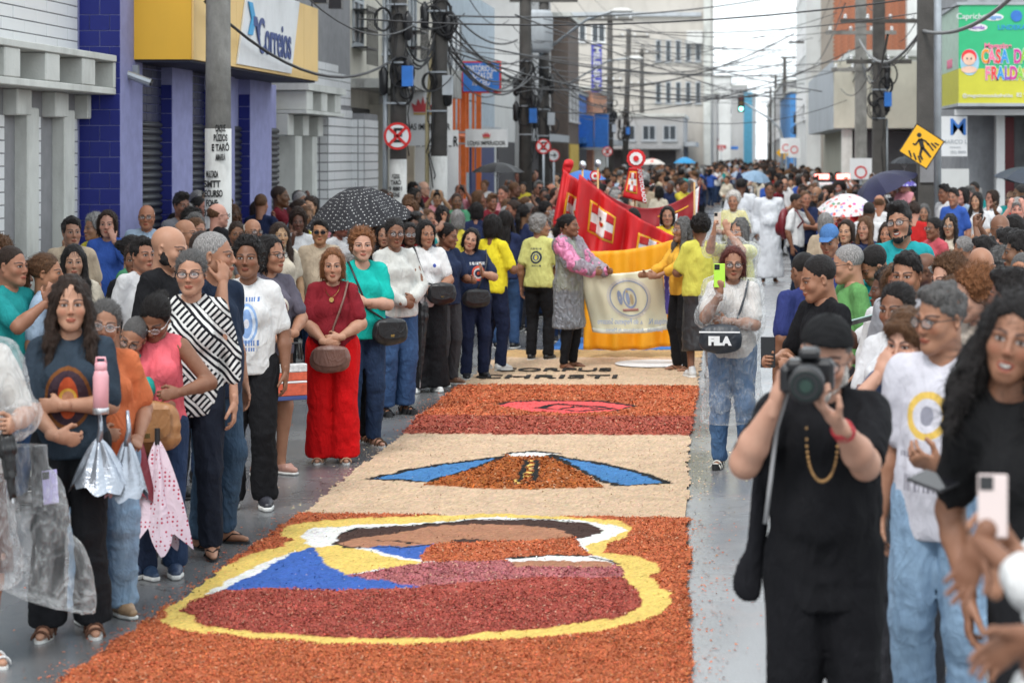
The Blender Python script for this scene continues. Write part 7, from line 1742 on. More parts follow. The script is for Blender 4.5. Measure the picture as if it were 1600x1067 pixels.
# phones
phone(hand_at(H['AA'], -1, .11, .035) + Vector((-.01, -.02, .03)), (0.1, -1, .05), 'lime green phone held by the poncho woman', (.42, .72, .06), s=1.12)
phone(hand_at(H['Z2'], -1, .12, .03), (-.3, -1, .1), 'pale gold phone raised over the clear poncho', (.55, .47, .40))
phone(gnd(118, 1000) + Vector((0, -.38, .80)), (-.2, -1, .2), 'lilac phone low at the left edge', (.45, .40, .68), tilt=10)
h9_ = hand_at(H['R9'], -1, .08, .02); h10_ = hand_at(H['R10b'], -1, .08, .02); print('HANDS', h9_, h10_)
phone(min((h9_, h10_), key=lambda v: abs(v.x / v.y * F + VX - 1200)) + Vector((0, .0, .055)), (.1, 1, 0), 'dark phone shown screen first left of the photographer', (.02, .02, .03), s=1.15)
phone(at(1345, 500, 12.9), (-.3, .5, 1), 'small pale green phone in front of the black tee', (.3, .45, .42), tilt=60)
phone(at(1458, 752, 6.6), (.2, .25, -1), 'black phone tilted flat in front of the halo tee', (.015, .015, .018), tilt=-70, s=1.1)
phone(at(1551, 790, 5.0), (-.15, -1, .15), 'pale pink phone held up at the lower right edge', (.62, .52, .50), s=.95)
# the arm belonging to the dark phone left of the photographer is that of the navy blue tee man
# camera
pc = wpt(H['PH'], (-.055, -.38, 1.545)); r = empty('photo_camera', pc, label='large black camera with long zoom lens at the photographer\'s face', cat='camera')
Mx = Matrix.Rotation(R(-6), 4, 'Z') @ Matrix.Rotation(R(4), 4, 'X') @ Matrix.Scale(1.16, 4)
MB().box((-.07, -.01, -.05), (.07, .06, .045), bev=.012).box((-.03, -.02, .045), (.03, .055, .078), bev=.01).box((-.085, -.03, -.05), (-.05, .05, .03), bev=.012).build('camera_body', BLACKP, r, mw=Mx)
ln = MB().tube([(0, -.01, -.002), (0, -.05, -.002), (0, -.055, -.002), (0, -.10, -.002), (0, -.105, -.002), (0, -.15, -.002)], [.040, .040, .044, .044, .050, .052], 28).build('lens_barrel', BLACKP, r, smooth=True, mw=Mx)
MB().tube([(0, -.151, -.002), (0, -.156, -.002)], [.052, .050], 28).build('lens_rim', RUBBER, ln, smooth=True); MB().tube([(0, -.157, -.002), (0, -.1575, -.002)], .042, 28).build('front_glass', plain('lens_glass', (.006, .014, .013), .12), ln)
for k_, (ra_, yy_) in enumerate(((.036, -.1585), (.027, -.1595), (.017, -.1605))): MB().tube([(0, yy_ + .001, -.002), (0, yy_, -.002)], ra_, 28).build('inner_ring', (BLACKP, MATS['lens_glass'], plain('lens_core', (.02, .045, .035), .1))[k_], ln)
rg = MB()
for k in range(36): a = k * math.pi / 18; rg.box((.046 * math.cos(a) - .002, -.095, .046 * math.sin(a) - .004), (.046 * math.cos(a) + .002, -.062, .046 * math.sin(a)))
rg.build('grip_ring', RUBBER, ln, kind='stuff')
MB().tube([wpt(H['PH'], v) - pc for v in ((-.13, -.33, 1.49), (-.17, -.26, 1.36), (-.19, -.25, 1.2), (-.21, -.25, 1.05))], .008, 6).build('camera_strap', plain('strap_grey', (.32, .32, .33), .8), r, smooth=True)
m = MB()
for k in range(26):
    a = k / 26 * 6.283
    for z in (-.012, .004, .018): m.lathe([(.001, -.006), (.006, -.003), (.006, .003), (.001, .006)], (.036 * math.cos(a), .03 * math.sin(a), z), 6)
J_ = PJ[H['PH'].name]; wr = J_[0]['arm', 1]; ax_ = Vector(wr[2]) - Vector(wr[1])
o = m.build('bead_bracelet', plain('red_beads', (.45, .02, .03), .35, var=.5, scale=60), H['PH'], kind='stuff', mw=Matrix.Translation(Vector(wr[2]) - ax_.normalized() * .045) @ rotto(ax_))
m = MB()
for k in range(30):
    t = k / 29; m.lathe([(.001, -.006), (.0048, -.003), (.0048, .003), (.001, .006)], (-.01 + .055 * math.cos(math.pi * (1 - t)), -.245 - .02 * math.sin(t * 3), 1.36 - .17 * math.sin(math.pi * t) ** .7), 6)
m.build('bead_necklace', plain('amber_beads', (.40, .22, .08), .4, var=.6, scale=50), H['PH'], kind='stuff')
# open vest hanging at his side
s_ = SDF((-.5, -.25, .45), (-.1, .25, 1.45), .012); s_.cone((-.19, .06, 1.30), (-.27, .05, .80), .035, .065, .02, flat=(0, 1, 0), ratio=.5); s_.plane((0, 0, .70), (.5, 0, -1)); s_.disp(lambda P_: .014 * (1 - 2 * np.abs(vnoise(P_ * np.array([20, 20, 5]), 3))))
V, Q = s_.mesh(); link('open_shirt', mesh_np('open_shirt', V, Q, [CLOTH]), H['PH'], color=(.012, .012, .015))
# pink sleeves of the girl at the banner
def sleeve_over(k, mat, name, r0=.092, r1=.094):
    J, HM, RL, S, W = PJ[H[k].name]; s = SDF((-.5, -.65, .8), (.5, .3, 1.6), .014)
    for sd in (1, -1):
        sh, el, wr = J['arm', sd][:3]; s.cone(sh, el, r0 + .012, r1, .03); s.cone(el, np.array(el) + (np.array(wr) - np.array(el)) * .93, r1, r1 * .75, .02)
    s.disp(lambda P_: .010 * (1 - 2 * np.abs(vnoise(P_ * 22, 3)))); V, Q = s.mesh(); link(name, mesh_np(name, V, Q, [mat]), H[k])
sleeve_over('V', PINKP, 'pink_sleeves')
s_ = SDF((-.2, -.2, 1.3), (.2, .2, 1.62), .012); s_.ell((0, .06, 1.44), (.115, .085, .055), 0); s_.ell((0, -.01, 1.48), (.06, .085, .08), .01, 's'); V, Q = s_.mesh(); link('hood', mesh_np('hood', V, Q, [PINKP]), H['V'])
# backpack
p = wpt(H['BP'], (.0, .20, 1.22)); r = empty('backpack', p, R(70), 'dark red backpack on the white tee man', 'backpack')
s_ = SDF((-.25, -.2, -.32), (.25, .25, .32), .014); s_.ell((0, .0, 0), (.165, .10, .25), 0); s_.ell((0, .09, -.07), (.11, .06, .12), .02); V, Q = s_.mesh(); link('pack_body', mesh_np('pack_body', V, Q, [LEATHER]), r, color=(.17, .012, .02))
link('pack_strap', MB().tube([(-.1, -.08, .2), (-.13, -.24, .22), (-.14, -.36, .05), (-.12, -.2, -.12)], .016, 6).mesh('pack_strap', LEATHER, True), r, color=(.12, .01, .02))

# ---- umbrellas over the crowd
DOTB = cloth_material('black_white_dots', f_dots((.5, .5, .5), (.03, .03, .034), 34, .23)); nt_ = DOTB.node_tree
UC = cloth_material('umbrella_cloth', rough=.55, spec=.4, bump=.05)
umbrella(at(556, 292, 22.5), .60, DOTB, 'black umbrella with white polka dots in front of the grid-tiled wall', tilt=(-.12, -.10, 1), depth=.62)
umbrella(at(778, 254, 38), .47, UC, 'plain black umbrella in front of the orange frame', color=(.012, .012, .014), depth=.36)
umbrella(at(1366, 274, 33), .62, UC, 'large dark navy umbrella tilted to the left above the floral one', tilt=(-.55, 0, 1), color=(.012, .012, .05), depth=.5)
umbrella(at(1402, 276, 36), .36, cloth_material('purple_pattern', f_dots((.5, .5, .62), (.10, .08, .32), 14, .36)), 'purple and white patterned umbrella right of the navy one', depth=.42)
umbrella(at(1322, 304, 30), .42, FLORAL, 'white umbrella with red flowers in the middle of the right crowd', color=(.68, .66, .66), tilt=(-.05, -.25, 1), depth=.5)
umbrella(at(1413, 245, 52), .36, UC, 'dark grey umbrella under the yellow crossing sign', color=(.04, .045, .055), depth=.45)
umbrella(at(1610, 262, 34), .55, UC, 'slate umbrella cut off by the right edge', color=(.03, .04, .06), tilt=(.25, 0, 1), depth=.5)
umbrella(at(1070, 246, 75), .40, UC, 'bright blue umbrella far down the street', color=(.03, .30, .60), depth=.5)
umbrella(at(1019, 248, 68), .42, cloth_material('red_white_gores', f_dots((.6, .12, .08), (.62, .58, .54), 3, .4)), 'white and red umbrella beside the bright blue one', depth=.42)
umbrella(at(1183, 268, 58), .42, UC, 'pale blue umbrella between the white robes and the backpack', color=(.22, .34, .48), tilt=(.2, -.3, 1), depth=.45)
umbrella(at(912, 266, 34), .36, UC, 'glossy blue umbrella behind the red standards', color=(.03, .14, .45), depth=.4)

# ================================================================= BANNERS
def surf_grid(fn, nu, nv): return [fn(u, v) for u in np.linspace(0, 1, nu) for v in np.linspace(0, 1, nv)]
def cloth_sheet(fn, u0, u1, v0, v1, nu, nv, mat, name, parent, off=0.0, th=.003):
    """a piece of a hanging cloth between cloth coordinates, a little off its face"""
    U = np.linspace(u0, u1, nu); Vv = np.linspace(v0, v1, nv); A = []; B = []
    for u in U:
        for v in Vv:
            p = Vector(fn(u, v)); e = 1e-3; t1 = Vector(fn(u + e, v)) - p; t2 = Vector(fn(u, v + e)) - p; n = t1.cross(t2).normalized()
            if n.y > 0: n = -n
            A.append(p + n * (off + th)); B.append(p + n * off)
    n_ = nu * nv; Fc = []
    for i in range(nu - 1):
        for j in range(nv - 1):
            q = i * nv + j; Fc += [(q, q + 1, q + nv + 1, q + nv), (n_ + q, n_ + q + nv, n_ + q + nv + 1, n_ + q + 1)]
    bd = [i * nv for i in range(nu)] + [(nu - 1) * nv + j for j in range(1, nv)] + [i * nv + nv - 1 for i in range(nu - 2, -1, -1)] + [j for j in range(nv - 2, 0, -1)]
    for a_, b__ in zip(bd, bd[1:] + bd[:1]): Fc.append((a_, b__, n_ + b__, n_ + a_))
    return MB().raw(A + B, Fc).build(name, mat, parent, smooth=True)
def quad_fn(c00, c10, c11, c01, sag=.08, fold=.035, nf=4, seed=1):
    """c00 top left, c10 top right, c11 bottom right, c01 bottom left (world)"""
    c = [Vector(x) for x in (c00, c10, c11, c01)]; rr = random.Random(seed); ph = [rr.uniform(0, 6.28) for _ in range(4)]
    def fn(u, v):
        p = c[0].lerp(c[1], u).lerp(c[3].lerp(c[2], u), v); p = p.copy(); p.z -= sag * 4 * u * (1 - u) * (1 - .4 * v)
        p.y += fold * (math.sin(u * nf * 6.28 + ph[0] + v * 1.5) * (.4 + .6 * v) + .5 * math.sin(u * nf * 2.3 * 6.28 + ph[1] - v * 2) * (.5)) + .02 * math.sin(v * 5 + ph[2])
        return p
    return fn
FR = plain('banner_red', (.55, .008, .012), .55, var=.08); FM = plain('banner_maroon', (.26, .006, .012), .55, var=.08); FG = plain('banner_gold', (.75, .38, .02), .5); FW = plain('banner_white', (.72, .70, .70), .7); FO = plain('banner_orange', (.82, .36, .01), .6, var=.06)
def emblem_on(fn, u0, u1, v0, v1, r, small=False):
    du, dv = u1 - u0, v1 - v0; bw = .07
    cloth_sheet(fn, u0, u1, v0, v1, 12, 12, FG, 'gold_border', r, .004, .003)
    cloth_sheet(fn, u0 + bw * du, u1 - bw * du, v0 + bw * dv, v1 - bw * dv, 12, 12, FW, 'white_field', r, .008, .003)
    for a, b in ((0, 0), (1, 0), (0, 1), (1, 1)):
        x0 = u0 + du * (bw + .0 + (.58 if a else 0)); x1 = x0 + du * .28; y0 = v0 + dv * (bw + (.58 if b else 0)); y1 = y0 + dv * .28
        cloth_sheet(fn, x0, x1, y0, y1, 6, 6, FR, 'red_quarter', r, .012, .003)
    cu, cv = (u0 + u1) / 2, (v0 + v1) / 2
    def hearts(cu, cv, k, mat, off):
        m = MB(); n = 20; P_ = []
        for t in np.linspace(0, 6.283, n, endpoint=False):
            x = 16 * math.sin(t) ** 3 / 17; y = -(13 * math.cos(t) - 5 * math.cos(2 * t) - 2 * math.cos(3 * t) - math.cos(4 * t)) / 17
            p = Vector(fn(cu + x * du * k, cv + y * dv * k)); p.y -= off; P_.append(p)
        m.raw(P_ + [p + Vector((0, -.004, 0)) for p in P_], [tuple(range(n - 1, -1, -1)), tuple(range(n, 2 * n))] + [(i, (i + 1) % n, n + (i + 1) % n, n + i) for i in range(n)]); m.build('heart', mat, r)
    hearts(cu, cv + .03 * dv, .115, FG, .02); hearts(cu, cv + .03 * dv, .08, FR, .028)
    cloth_sheet(fn, cu - .012 * du, cu + .012 * du, cv - .22 * dv, cv - .08 * dv, 3, 4, BLACKS, 'small_cross', r, .017, .003); cloth_sheet(fn, cu - .05 * du, cu + .05 * du, cv - .18 * dv, cv - .155 * dv, 3, 3, BLACKS, 'small_cross', r, .0205, .003)
def W3(px, py, Y): return at(px, py, Y)
r = empty('red_standard', W3(890, 300, 26.6), label='red processional standard with gold bordered cross at the left of the group', cat='banner', group='red processional standards'); r.matrix_basis = Matrix()
fn = quad_fn(W3(880, 264, 25.5), W3(925, 290, 26), W3(915, 385, 26), W3(862, 350, 25.5), .03, .12, 2, 3)
cloth_sheet(fn, 0, 1, 0, 1, 24, 20, FR, 'cloth', r); emblem_on(fn, .25, .95, .30, .78, r)
r = empty('red_standard', (0, 0, 0), label='large red standard with heart and cross emblem in front of the others', cat='banner', group='red processional standards')
fn = quad_fn(W3(906, 272, 25.6), W3(1085, 380, 27), W3(1070, 440, 27), W3(892, 400, 25.6), .10, .15, 4, 5)
cloth_sheet(fn, 0, 1, 0, 1, 40, 24, FR, 'cloth', r); emblem_on(fn, .10, .32, .20, .62, r); emblem_on(fn, .52, .76, .24, .74, r)
r = empty('red_standard', (0, 0, 0), label='dark maroon standard sagging between two poles behind the red ones', cat='banner', group='red processional standards')
fn = quad_fn(W3(918, 278, 28.5), W3(1094, 290, 29), W3(1090, 345, 29), W3(925, 330, 28.5), .36, .05, 3, 9)
cloth_sheet(fn, 0, 1, 0, 1, 40, 16, FM, 'cloth', r); cloth_sheet(fn, .62, .9, .35, .40, 14, 3, FG, 'gold_border', r, .004); cloth_sheet(fn, .64, .80, .45, .98, 8, 8, FW, 'white_field', r, .004); cloth_sheet(fn, .955, .99, .0, 1, 4, 10, FW, 'white_edge', r, .004)
r = empty('processional_pennant', (0, 0, 0), label='narrow red pennant under a red and white rosette', cat='banner')
fn = quad_fn(W3(983, 262, 29), W3(1002, 262, 29), W3(1010, 318, 29), W3(973, 308, 29), .0, .02, 1, 2)
cloth_sheet(fn, 0, 1, 0, 1, 10, 14, FR, 'cloth', r); emblem_on(fn, .08, .62, .12, .8, r); text('lettering', 'APOSTOLADO', .07, WHITEP, r, Matrix.Translation(W3(1003, 290, 28.9)) @ Matrix.Rotation(R(80), 4, 'Y') @ Matrix.Rotation(R(90), 4, 'X'), .001, .002)
def rosette(px, py, Y, rad, label):
    c = W3(px, py, Y); r = empty('rosette', c, label=label, cat='rosette')
    for k, (ra, mt, y) in enumerate(((rad, FR, 0), (rad * .68, FW, -.015), (rad * .3, FR, -.03))):
        n = 24; m = MB(); m.prism([((ra * (1 + .07 * (i % 2))) * math.cos(i * 6.283 / n), (ra * (1 + .07 * (i % 2))) * math.sin(i * 6.283 / n)) for i in range(n)], (0, y, 0), (1, 0, 0), (0, 0, 1), (0, -.014, 0)); m.build('ruffle', mt, r)
rosette(994, 248, 28.8, .125, 'large red and white rosette crowning the narrow pennant'); rosette(930, 275, 28, .07, 'small red rosette between the silver finials')
for px, py, Y, lb in ((910, 258, 26.5, 'left silver ball topped staff above the red standards'), (934, 256, 27.5, 'right silver ball topped staff above the red standards'), (886, 262, 26.3, 'staff with a knotted red cloth top at the left standard'), (1085, 285, 28.9, 'staff at the right end of the maroon standard'), (992, 236, 29.05, 'staff carrying the large rosette')):
    c = W3(px, py, Y); r = empty('banner_staff', (c.x, c.y, 0), label=lb, cat='staff'); MB().tube([(0, .03, .9), (0, .03, c.z)], .013, 8).build('shaft', WOOD, r, smooth=True)
    if 'silver' in lb: MB().lathe([(.005, -.055), (.035, -.04), (.05, 0), (.035, .04), (.005, .055)], (0, .03, c.z), 14).build('finial', STEEL, r, smooth=True)
    elif 'knotted' in lb:
        s_ = SDF((-.15, -.15, -.15), (.15, .15, .15), .012); s_.ell((0, 0, 0), (.06, .05, .09), 0); s_.ell((.04, -.02, .05), (.05, .04, .05), .02); s_.disp(lambda P_: .015 * vnoise(P_ * 22, 3)); V, Q = s_.mesh(); link('knot', mesh_np('knot', V, Q, [FR]), r, loc=(0, 0, c.z))
# yellow and white banner with the orange cloth behind
r = empty('orange_banner', (0, 0, 0), label='large orange yellow cloth banner hanging behind the pale one', cat='banner')
fn2 = quad_fn(W3(915, 392, 24.2), W3(1060, 372, 24.0), W3(1052, 540, 24.2), W3(912, 545, 24.2), .05, .07, 3, 12)
cloth_sheet(fn2, 0, 1, 0, 1, 44, 24, FO, 'cloth', r)
cloth_sheet(quad_fn(W3(1040, 380, 23.6), W3(1072, 370, 23.4), W3(1066, 565, 23.4), W3(1052, 572, 23.6), .0, .05, 2, 4), 0, 1, 0, 1, 12, 16, FO, 'hanging_end', r)
PALE = plain('pale_yellow_satin', (.80, .79, .60), .35, var=.04, scale=2); PW = plain('pale_cream_edge', (.76, .76, .66), .4)
r = empty('parish_banner', (0, 0, 0), label='pale yellow satin banner with faint round blue emblem and reversed lettering', cat='banner')
fn3 = quad_fn(W3(903, 424, 23.2), W3(1034, 416, 22.9), W3(1044, 515, 23.1), W3(926, 519, 23.2), .05, .045, 2, 21)
cloth_sheet(fn3, 0, 1, 0, 1, 40, 28, PALE, 'cloth', r); cloth_sheet(fn3, 0, 1, .93, 1.0, 40, 3, PW, 'hem', r, .003)
EMB = plain('faint_blue_ink', (.30, .38, .58), .6); EMY = plain('faint_pale_ink', (.68, .66, .60), .6)
def ringon(fn, cu, cv, ru, rv, w, mat, nm, rt, off):
    n = 40; A = []
    for k in range(n):
        a = k * 6.2832 / n
        for q in (1, 1 - w): p = Vector(fn(cu + ru * q * math.cos(a), cv + rv * q * math.sin(a))); p.y -= off; A.append(p)
    MB().raw(A + [p + Vector((0, -.003, 0)) for p in A], [(2 * n + 2 * k, 2 * n + 2 * k + 1, 2 * n + (2 * k + 3) % (2 * n), 2 * n + (2 * k + 2) % (2 * n)) for k in range(n)]).build(nm, mat, rt)
ringon(fn3, .56, .42, .27, .34, .12, EMY, 'emblem_ring', r, .004); ringon(fn3, .56, .42, .235, .295, .05, EMB, 'emblem_ring', r, .008)
ringon(fn3, .57, .42, .085, .17, .22, EMB, 'emblem_arch', r, .004); ringon(fn3, .545, .42, .022, .11, 1, EMB, 'emblem_figure', r, .006); ringon(fn3, .59, .44, .022, .09, 1, plain('faint_gold_ink', (.55, .45, .28), .6), 'emblem_figure', r, .006); ringon(fn3, .545, .30, .014, .025, 1, MATS['faint_gold_ink'], 'emblem_figure', r, .008); ringon(fn3, .45, .40, .03, .12, .8, EMB, 'emblem_figure', r, .006); cloth_sheet(fn3, .46, .66, .59, .63, 6, 3, plain('faint_red_ink', (.45, .22, .2), .6), 'emblem_base', r, .005)
A0 = Vector(fn3(.58, .80)); MR = Matrix.Translation(A0 + Vector((0, -.06, 0))) @ Matrix.Rotation(R(90), 4, 'X') @ Matrix.Diagonal((-1, 1, 1, 1))
text('lettering', 'Paróquia N. Sra. do Perpétuo Socorro', .085, EMB, r, MR, .0008, .001, fit=.80); text('lettering', 'Jacintinho - Arquidiocese de Maceió', .055, EMB, r, MR @ Matrix.Translation((0, -.09, 0)), .0008, 0, fit=.62)
r = empty('folded_purple_umbrella', W3(1045, 430, 23), label='purple patterned folded umbrella beside the banner end', cat='umbrella'); s_ = SDF((-.1, -.1, -.5), (.1, .1, .05), .01); s_.cone((0, 0, -.02), (0, 0, -.4), .05, .03, .01); s_.disp(lambda P_: .01 * np.sin(np.arctan2(P_[:, 1], P_[:, 0]) * 6)); V, Q = s_.mesh(); link('folded_canopy', mesh_np('folded_canopy', V, Q, [MATS['purple_pattern']]), r)
# ================================================================= THE CROWD
CR = random.Random(42)
TOPC = {'white': (.62, .62, .63), 'black': (.014, .014, .016), 'navy': (.018, .026, .07), 'red': (.45, .02, .02), 'yellow': (.62, .52, .06), 'grey': (.16, .16, .18), 'blue': (.04, .10, .38), 'green': (.06, .22, .12), 'pink': (.6, .26, .30), 'beige': (.42, .34, .25), 'maroon': (.16, .015, .025), 'pale blue': (.35, .45, .58), 'teal': (.02, .28, .28), 'cream': (.58, .52, .42)}
HAIRN = {'short': 'short hair', 'quiff': 'brushed up hair', 'buzz': 'cropped hair', 'bald': 'a balding head', 'bob': 'a bob', 'long': 'long straight hair', 'longwavy': 'long wavy hair', 'longcurly': 'long curls', 'bun': 'hair in a bun', 'ponytail': 'a ponytail', 'afro': 'afro hair', 'curlyshort': 'short curls', 'boyhair': 'a fringe', 'topbun': 'a top bun'}
VAR = []
vs = [('m', 'short', 'tee', ('down', 'down'), .2), ('m', 'buzz', 'polo', ('cross', 'crossb'), .5), ('m', 'quiff', 'tee', ('down', 'held'), .2), ('m', 'bald', 'polo', ('clasp', 'claspr'), .7), ('m', 'buzz', 'tee', ('held', 'phone'), .3), ('m', 'short', 'long', ('down', 'down'), .5), ('m', 'boyhair', 'tee', ('phoneup', 'phoneup'), .2),
      ('f', 'long', 'tee', ('clasp', 'claspr'), .3), ('f', 'longwavy', 'blouse', ('cross', 'crossb'), .5), ('f', 'bob', 'tee', ('down', 'bag'), .5), ('f', 'bun', 'blouse', ('bag', 'clasp'), .3), ('f', 'ponytail', 'tee', ('down', 'down'), .2), ('f', 'curlyshort', 'threeq', ('clasp', 'claspr'), .8), ('f', 'afro', 'tee', ('held', 'phone'), .4), ('f', 'topbun', 'tank', ('phoneup', 'held'), .3), ('f', 'longcurly', 'tee', ('down', 'cross'), .3), ('f', 'bob', 'threeq', ('face', 'down'), .6), ('f', 'long', 'polo', ('down', 'face'), .2)]
for k, (sx, hs, tp, ar, ft) in enumerate(vs):
    p = dict(sex=sx, hair=(hs, 'black'), top=tp, arms=ar, fat=ft, skin='tan', shoes=('shoe' if sx == 'm' else 'flat', BLK_), seed=100 + k, bc=JND if k % 3 == 0 else BLK_, glasses={3: 'frame', 8: 'frame', 12: 'thin', 5: 'sun'}.get(k), bust=.6)
    o = make_person(p, (0, -5, 0), 0, 1.7, None, None, .023, .0085, .012); VAR.append((o, vs[k]))
def dup(v, loc, rz, h, skin, hairc, top, bot, label, group, yaw=0):
    src, (sx, hs, tp, ar, ft) = v; r = src.copy(); COL.objects.link(r); S = h / 1.7; r.location = loc; r.rotation_euler = (0, 0, rz); wx = S * XW * CR.uniform(.93, 1.05); r.scale = (wx, wx, S); r['label'] = label; r['category'] = 'person'; r['group'] = group
    for c in src.children:
        nm = c.name.split('.')[0]; d = c.copy(); COL.objects.link(d); d.parent = r
        if nm == 'body': d.color = (*[x * CR.uniform(.9, 1.1) for x in SKINS[skin]], 1)
        elif nm in ('shirt',): d.color = (*top, 1)
        elif nm in ('trousers', 'skirt'): d.color = (*bot, 1)
        elif nm in ('hair', 'beard'): d.color = (*HAIRC[hairc], 1)
        for g2 in c.children: e = g2.copy(); COL.objects.link(e); e.parent = d
    return r
occ = [(o.location.x, o.location.y) for o in bpy.data.objects if o.name.startswith('person') and o.type == 'EMPTY' and o.location.y > 3]
for o in bpy.data.objects:
    if o.type == 'EMPTY' and o.name.startswith('utility_pole'): occ.append((o.location.x, o.location.y))
for xx in np.arange(-1.6, -.2, .2): occ.append((xx, 23.6))
def free(x, y, d): return all((x - a) ** 2 + (y - b) ** 2 > d * d for a, b in occ)
def hpx(x, y, h, z=0): s = F / y; return VX + x * s, VY + (HC - z - h) * s
def ztop(x): return .125 if (x < -5.15 or x > 2.9) else 0
SK = ['light', 'tan', 'tan', 'brown', 'brown', 'dark', 'pale', 'tan']; HCs = ['black', 'black', 'dark', 'black', 'brown', 'dgrey', 'black', 'dark', 'black', 'grey', 'brown', 'dark']
placed = []; KEEP = [(1290, 312, 30), (1322, 306, 30), (1350, 314, 30), (520, 312, 22.5), (556, 300, 22.5), (600, 312, 22.5), (1366, 280, 33), (1180, 300, 40), (1205, 305, 40), (1240, 320, 36)]
def put(x, y, rz=None, h=None, var=None, top=None, skin=None, hairc=None, zone=''):
    v = VAR[var if var is not None else CR.randrange(len(VAR))]; sx = v[1][0]; h = h or (CR.gauss(1.72, .06) if sx == 'm' else CR.gauss(1.61, .055)); z = ztop(x)
    tn = top or CR.choice(list(TOPC)[:7] + ['white', 'white', 'black', 'navy'] + list(TOPC)); hc = hairc or CR.choice(HCs); sk = skin or CR.choice(SK); occ.append((x, y))
    placed.append(dict(v=v, x=x, y=y, z=z, rz=R(rz if rz is not None else CR.uniform(-60, 60)), h=h, top=tn, hc=hc, sk=sk, px=hpx(x, y, h, z)[0], zone=zone))
def putpx(px, yt, h=1.65, **k):
    for z in (0, .125):
        s = (yt - VY) / (HC - z - h); X = (px - VX) / s
        if abs(ztop(X) - z) < .01: break
    put(X, F / s, h=h, **k); KEEP.append((px, yt, F / s))
# people one can make out in the photograph
for a in ((6, 298, 1.75, dict(var=2, skin='pale', hairc='brown', top='beige', rz=10)), (36, 313, 1.72, dict(var=1, skin='brown', top='white', rz=60)), (80, 333, 1.6, dict(var=12, skin='tan', hairc='grey', top='pink', rz=20)), (112, 342, 1.66, dict(var=0, skin='tan', top='beige', rz=30)),
          (168, 332, 1.66, dict(var=16, skin='light', hairc='dark', top='blue', rz=8)), (213, 303, 1.76, dict(var=1, skin='dark', top='red', rz=150)), (229, 322, 1.68, dict(var=3, skin='tan', hairc='white', top='pale blue', rz=10)), (18, 388, 1.72, dict(var=4, skin='tan', top='teal', rz=70)), (72, 400, 1.66, dict(var=11, skin='tan', top='pale blue', rz=95)), (115, 387, 1.62, dict(var=7, skin='light', top='cream', rz=20)),
          (222, 374, 1.7, dict(var=0, skin='tan', top='white', rz=50)), (290, 345, 1.72, dict(var=3, skin='tan', hairc='dgrey', top='grey', rz=80)), (370, 349, 1.64, dict(var=10, skin='brown', top='cream', rz=20)), (395, 344, 1.68, dict(var=3, skin='tan', hairc='white', top='grey', rz=40)), (437, 331, 1.64, dict(var=17, skin='light', hairc='dark', top='cream', rz=30)), (466, 332, 1.66, dict(var=13, skin='dark', top='white', rz=10)),
          (500, 345, 1.66, dict(var=5, skin='tan', top='beige', rz=10)), (408, 305, 1.7, dict(var=4, skin='tan', top='navy', rz=170)), (525, 277, 1.74, dict(var=1, skin='tan', top='green', rz=40)), (600, 352, 1.6, dict(var=9, top='black', rz=10)),
          (870, 334, 1.62, dict(var=12, skin='tan', hairc='grey', top='white', rz=5)), (937, 330, 1.6, dict(var=11, hairc='brown', top='white', rz=175)), (990, 328, 1.62, dict(var=7, hairc='black', top='red', rz=180)), (790, 332, 1.64, dict(var=7, top='navy', rz=175)), (818, 322, 1.66, dict(var=11, top='navy', rz=150)), (745, 318, 1.64, dict(var=9, top='navy', rz=170)), (715, 330, 1.62, dict(var=9, hairc='grey', top='yellow', rz=170)),
          (1322, 346, 1.62, dict(var=9, skin='light', top='navy', rz=-20)), (1352, 342, 1.62, dict(var=7, skin='light', top='navy', rz=-30)), (1386, 350, 1.6, dict(var=7, skin='tan', top='teal', rz=-20)), (1484, 338, 1.62, dict(var=8, skin='light', top='cream', rz=-20)), (1290, 335, 1.62, dict(var=9, skin='pale', hairc='grey', top='beige', rz=160)),
          (1490, 296, 1.7, dict(var=0, skin='tan', top='blue', rz=-30)), (1526, 303, 1.62, dict(var=7, skin='light', top='white', rz=-30)), (1550, 299, 1.63, dict(var=16, skin='tan', top='white', rz=-60)), (1590, 312, 1.7, dict(var=6, skin='pale', top='white', rz=-10)), (1374, 306, 1.72, dict(var=3, skin='tan', top='white', rz=170)), (1358, 318, 1.68, dict(var=1, skin='dark', top='white', rz=170)), (1428, 302, 1.7, dict(var=0, top='red', rz=170)), (1444, 308, 1.58, dict(var=7, skin='tan', top='yellow', rz=-10)),
          (1258, 300, 1.72, dict(var=1, skin='tan', top='navy', rz=20)), (1136, 246 + 30, 1.6, dict(var=10, skin='light', top='cream', rz=-30)), (1030, 292, 1.66, dict(var=9, top='cream', rz=170)), (1010, 283, 1.7, dict(var=0, top='beige', rz=175))):
    putpx(a[0], a[1], a[2], **a[3])
def fill(y0, y1, xa, xb, n, dmin, rz, zone, tries=30):
    c = 0
    for _ in range(n * tries):
        if c >= n: break
        y = CR.uniform(y0, y1); A, B = xa(y), xb(y); x = CR.uniform(A, B)
        if x >= B or not free(x, y, dmin): continue
        px, py = hpx(x, y, 1.65, ztop(x))
        if px < -10 or px > 1612 or py > 560: continue
        w_ = F / y * .15
        if any(abs(px - a) < w_ + 900 / c_ and y < c_ and b - 15 < py < b + 42 for a, b, c_ in KEEP): continue
        put(x, y, rz=CR.gauss(rz, 45), zone=zone); c += 1
xl = lambda y: np.interp(y, [14, 16, 19, 22, 24, 27, 34, 60], [-3.9, -3.7, -3.45, -3.1, -2.75, -1.7, -1.5, -1.5])
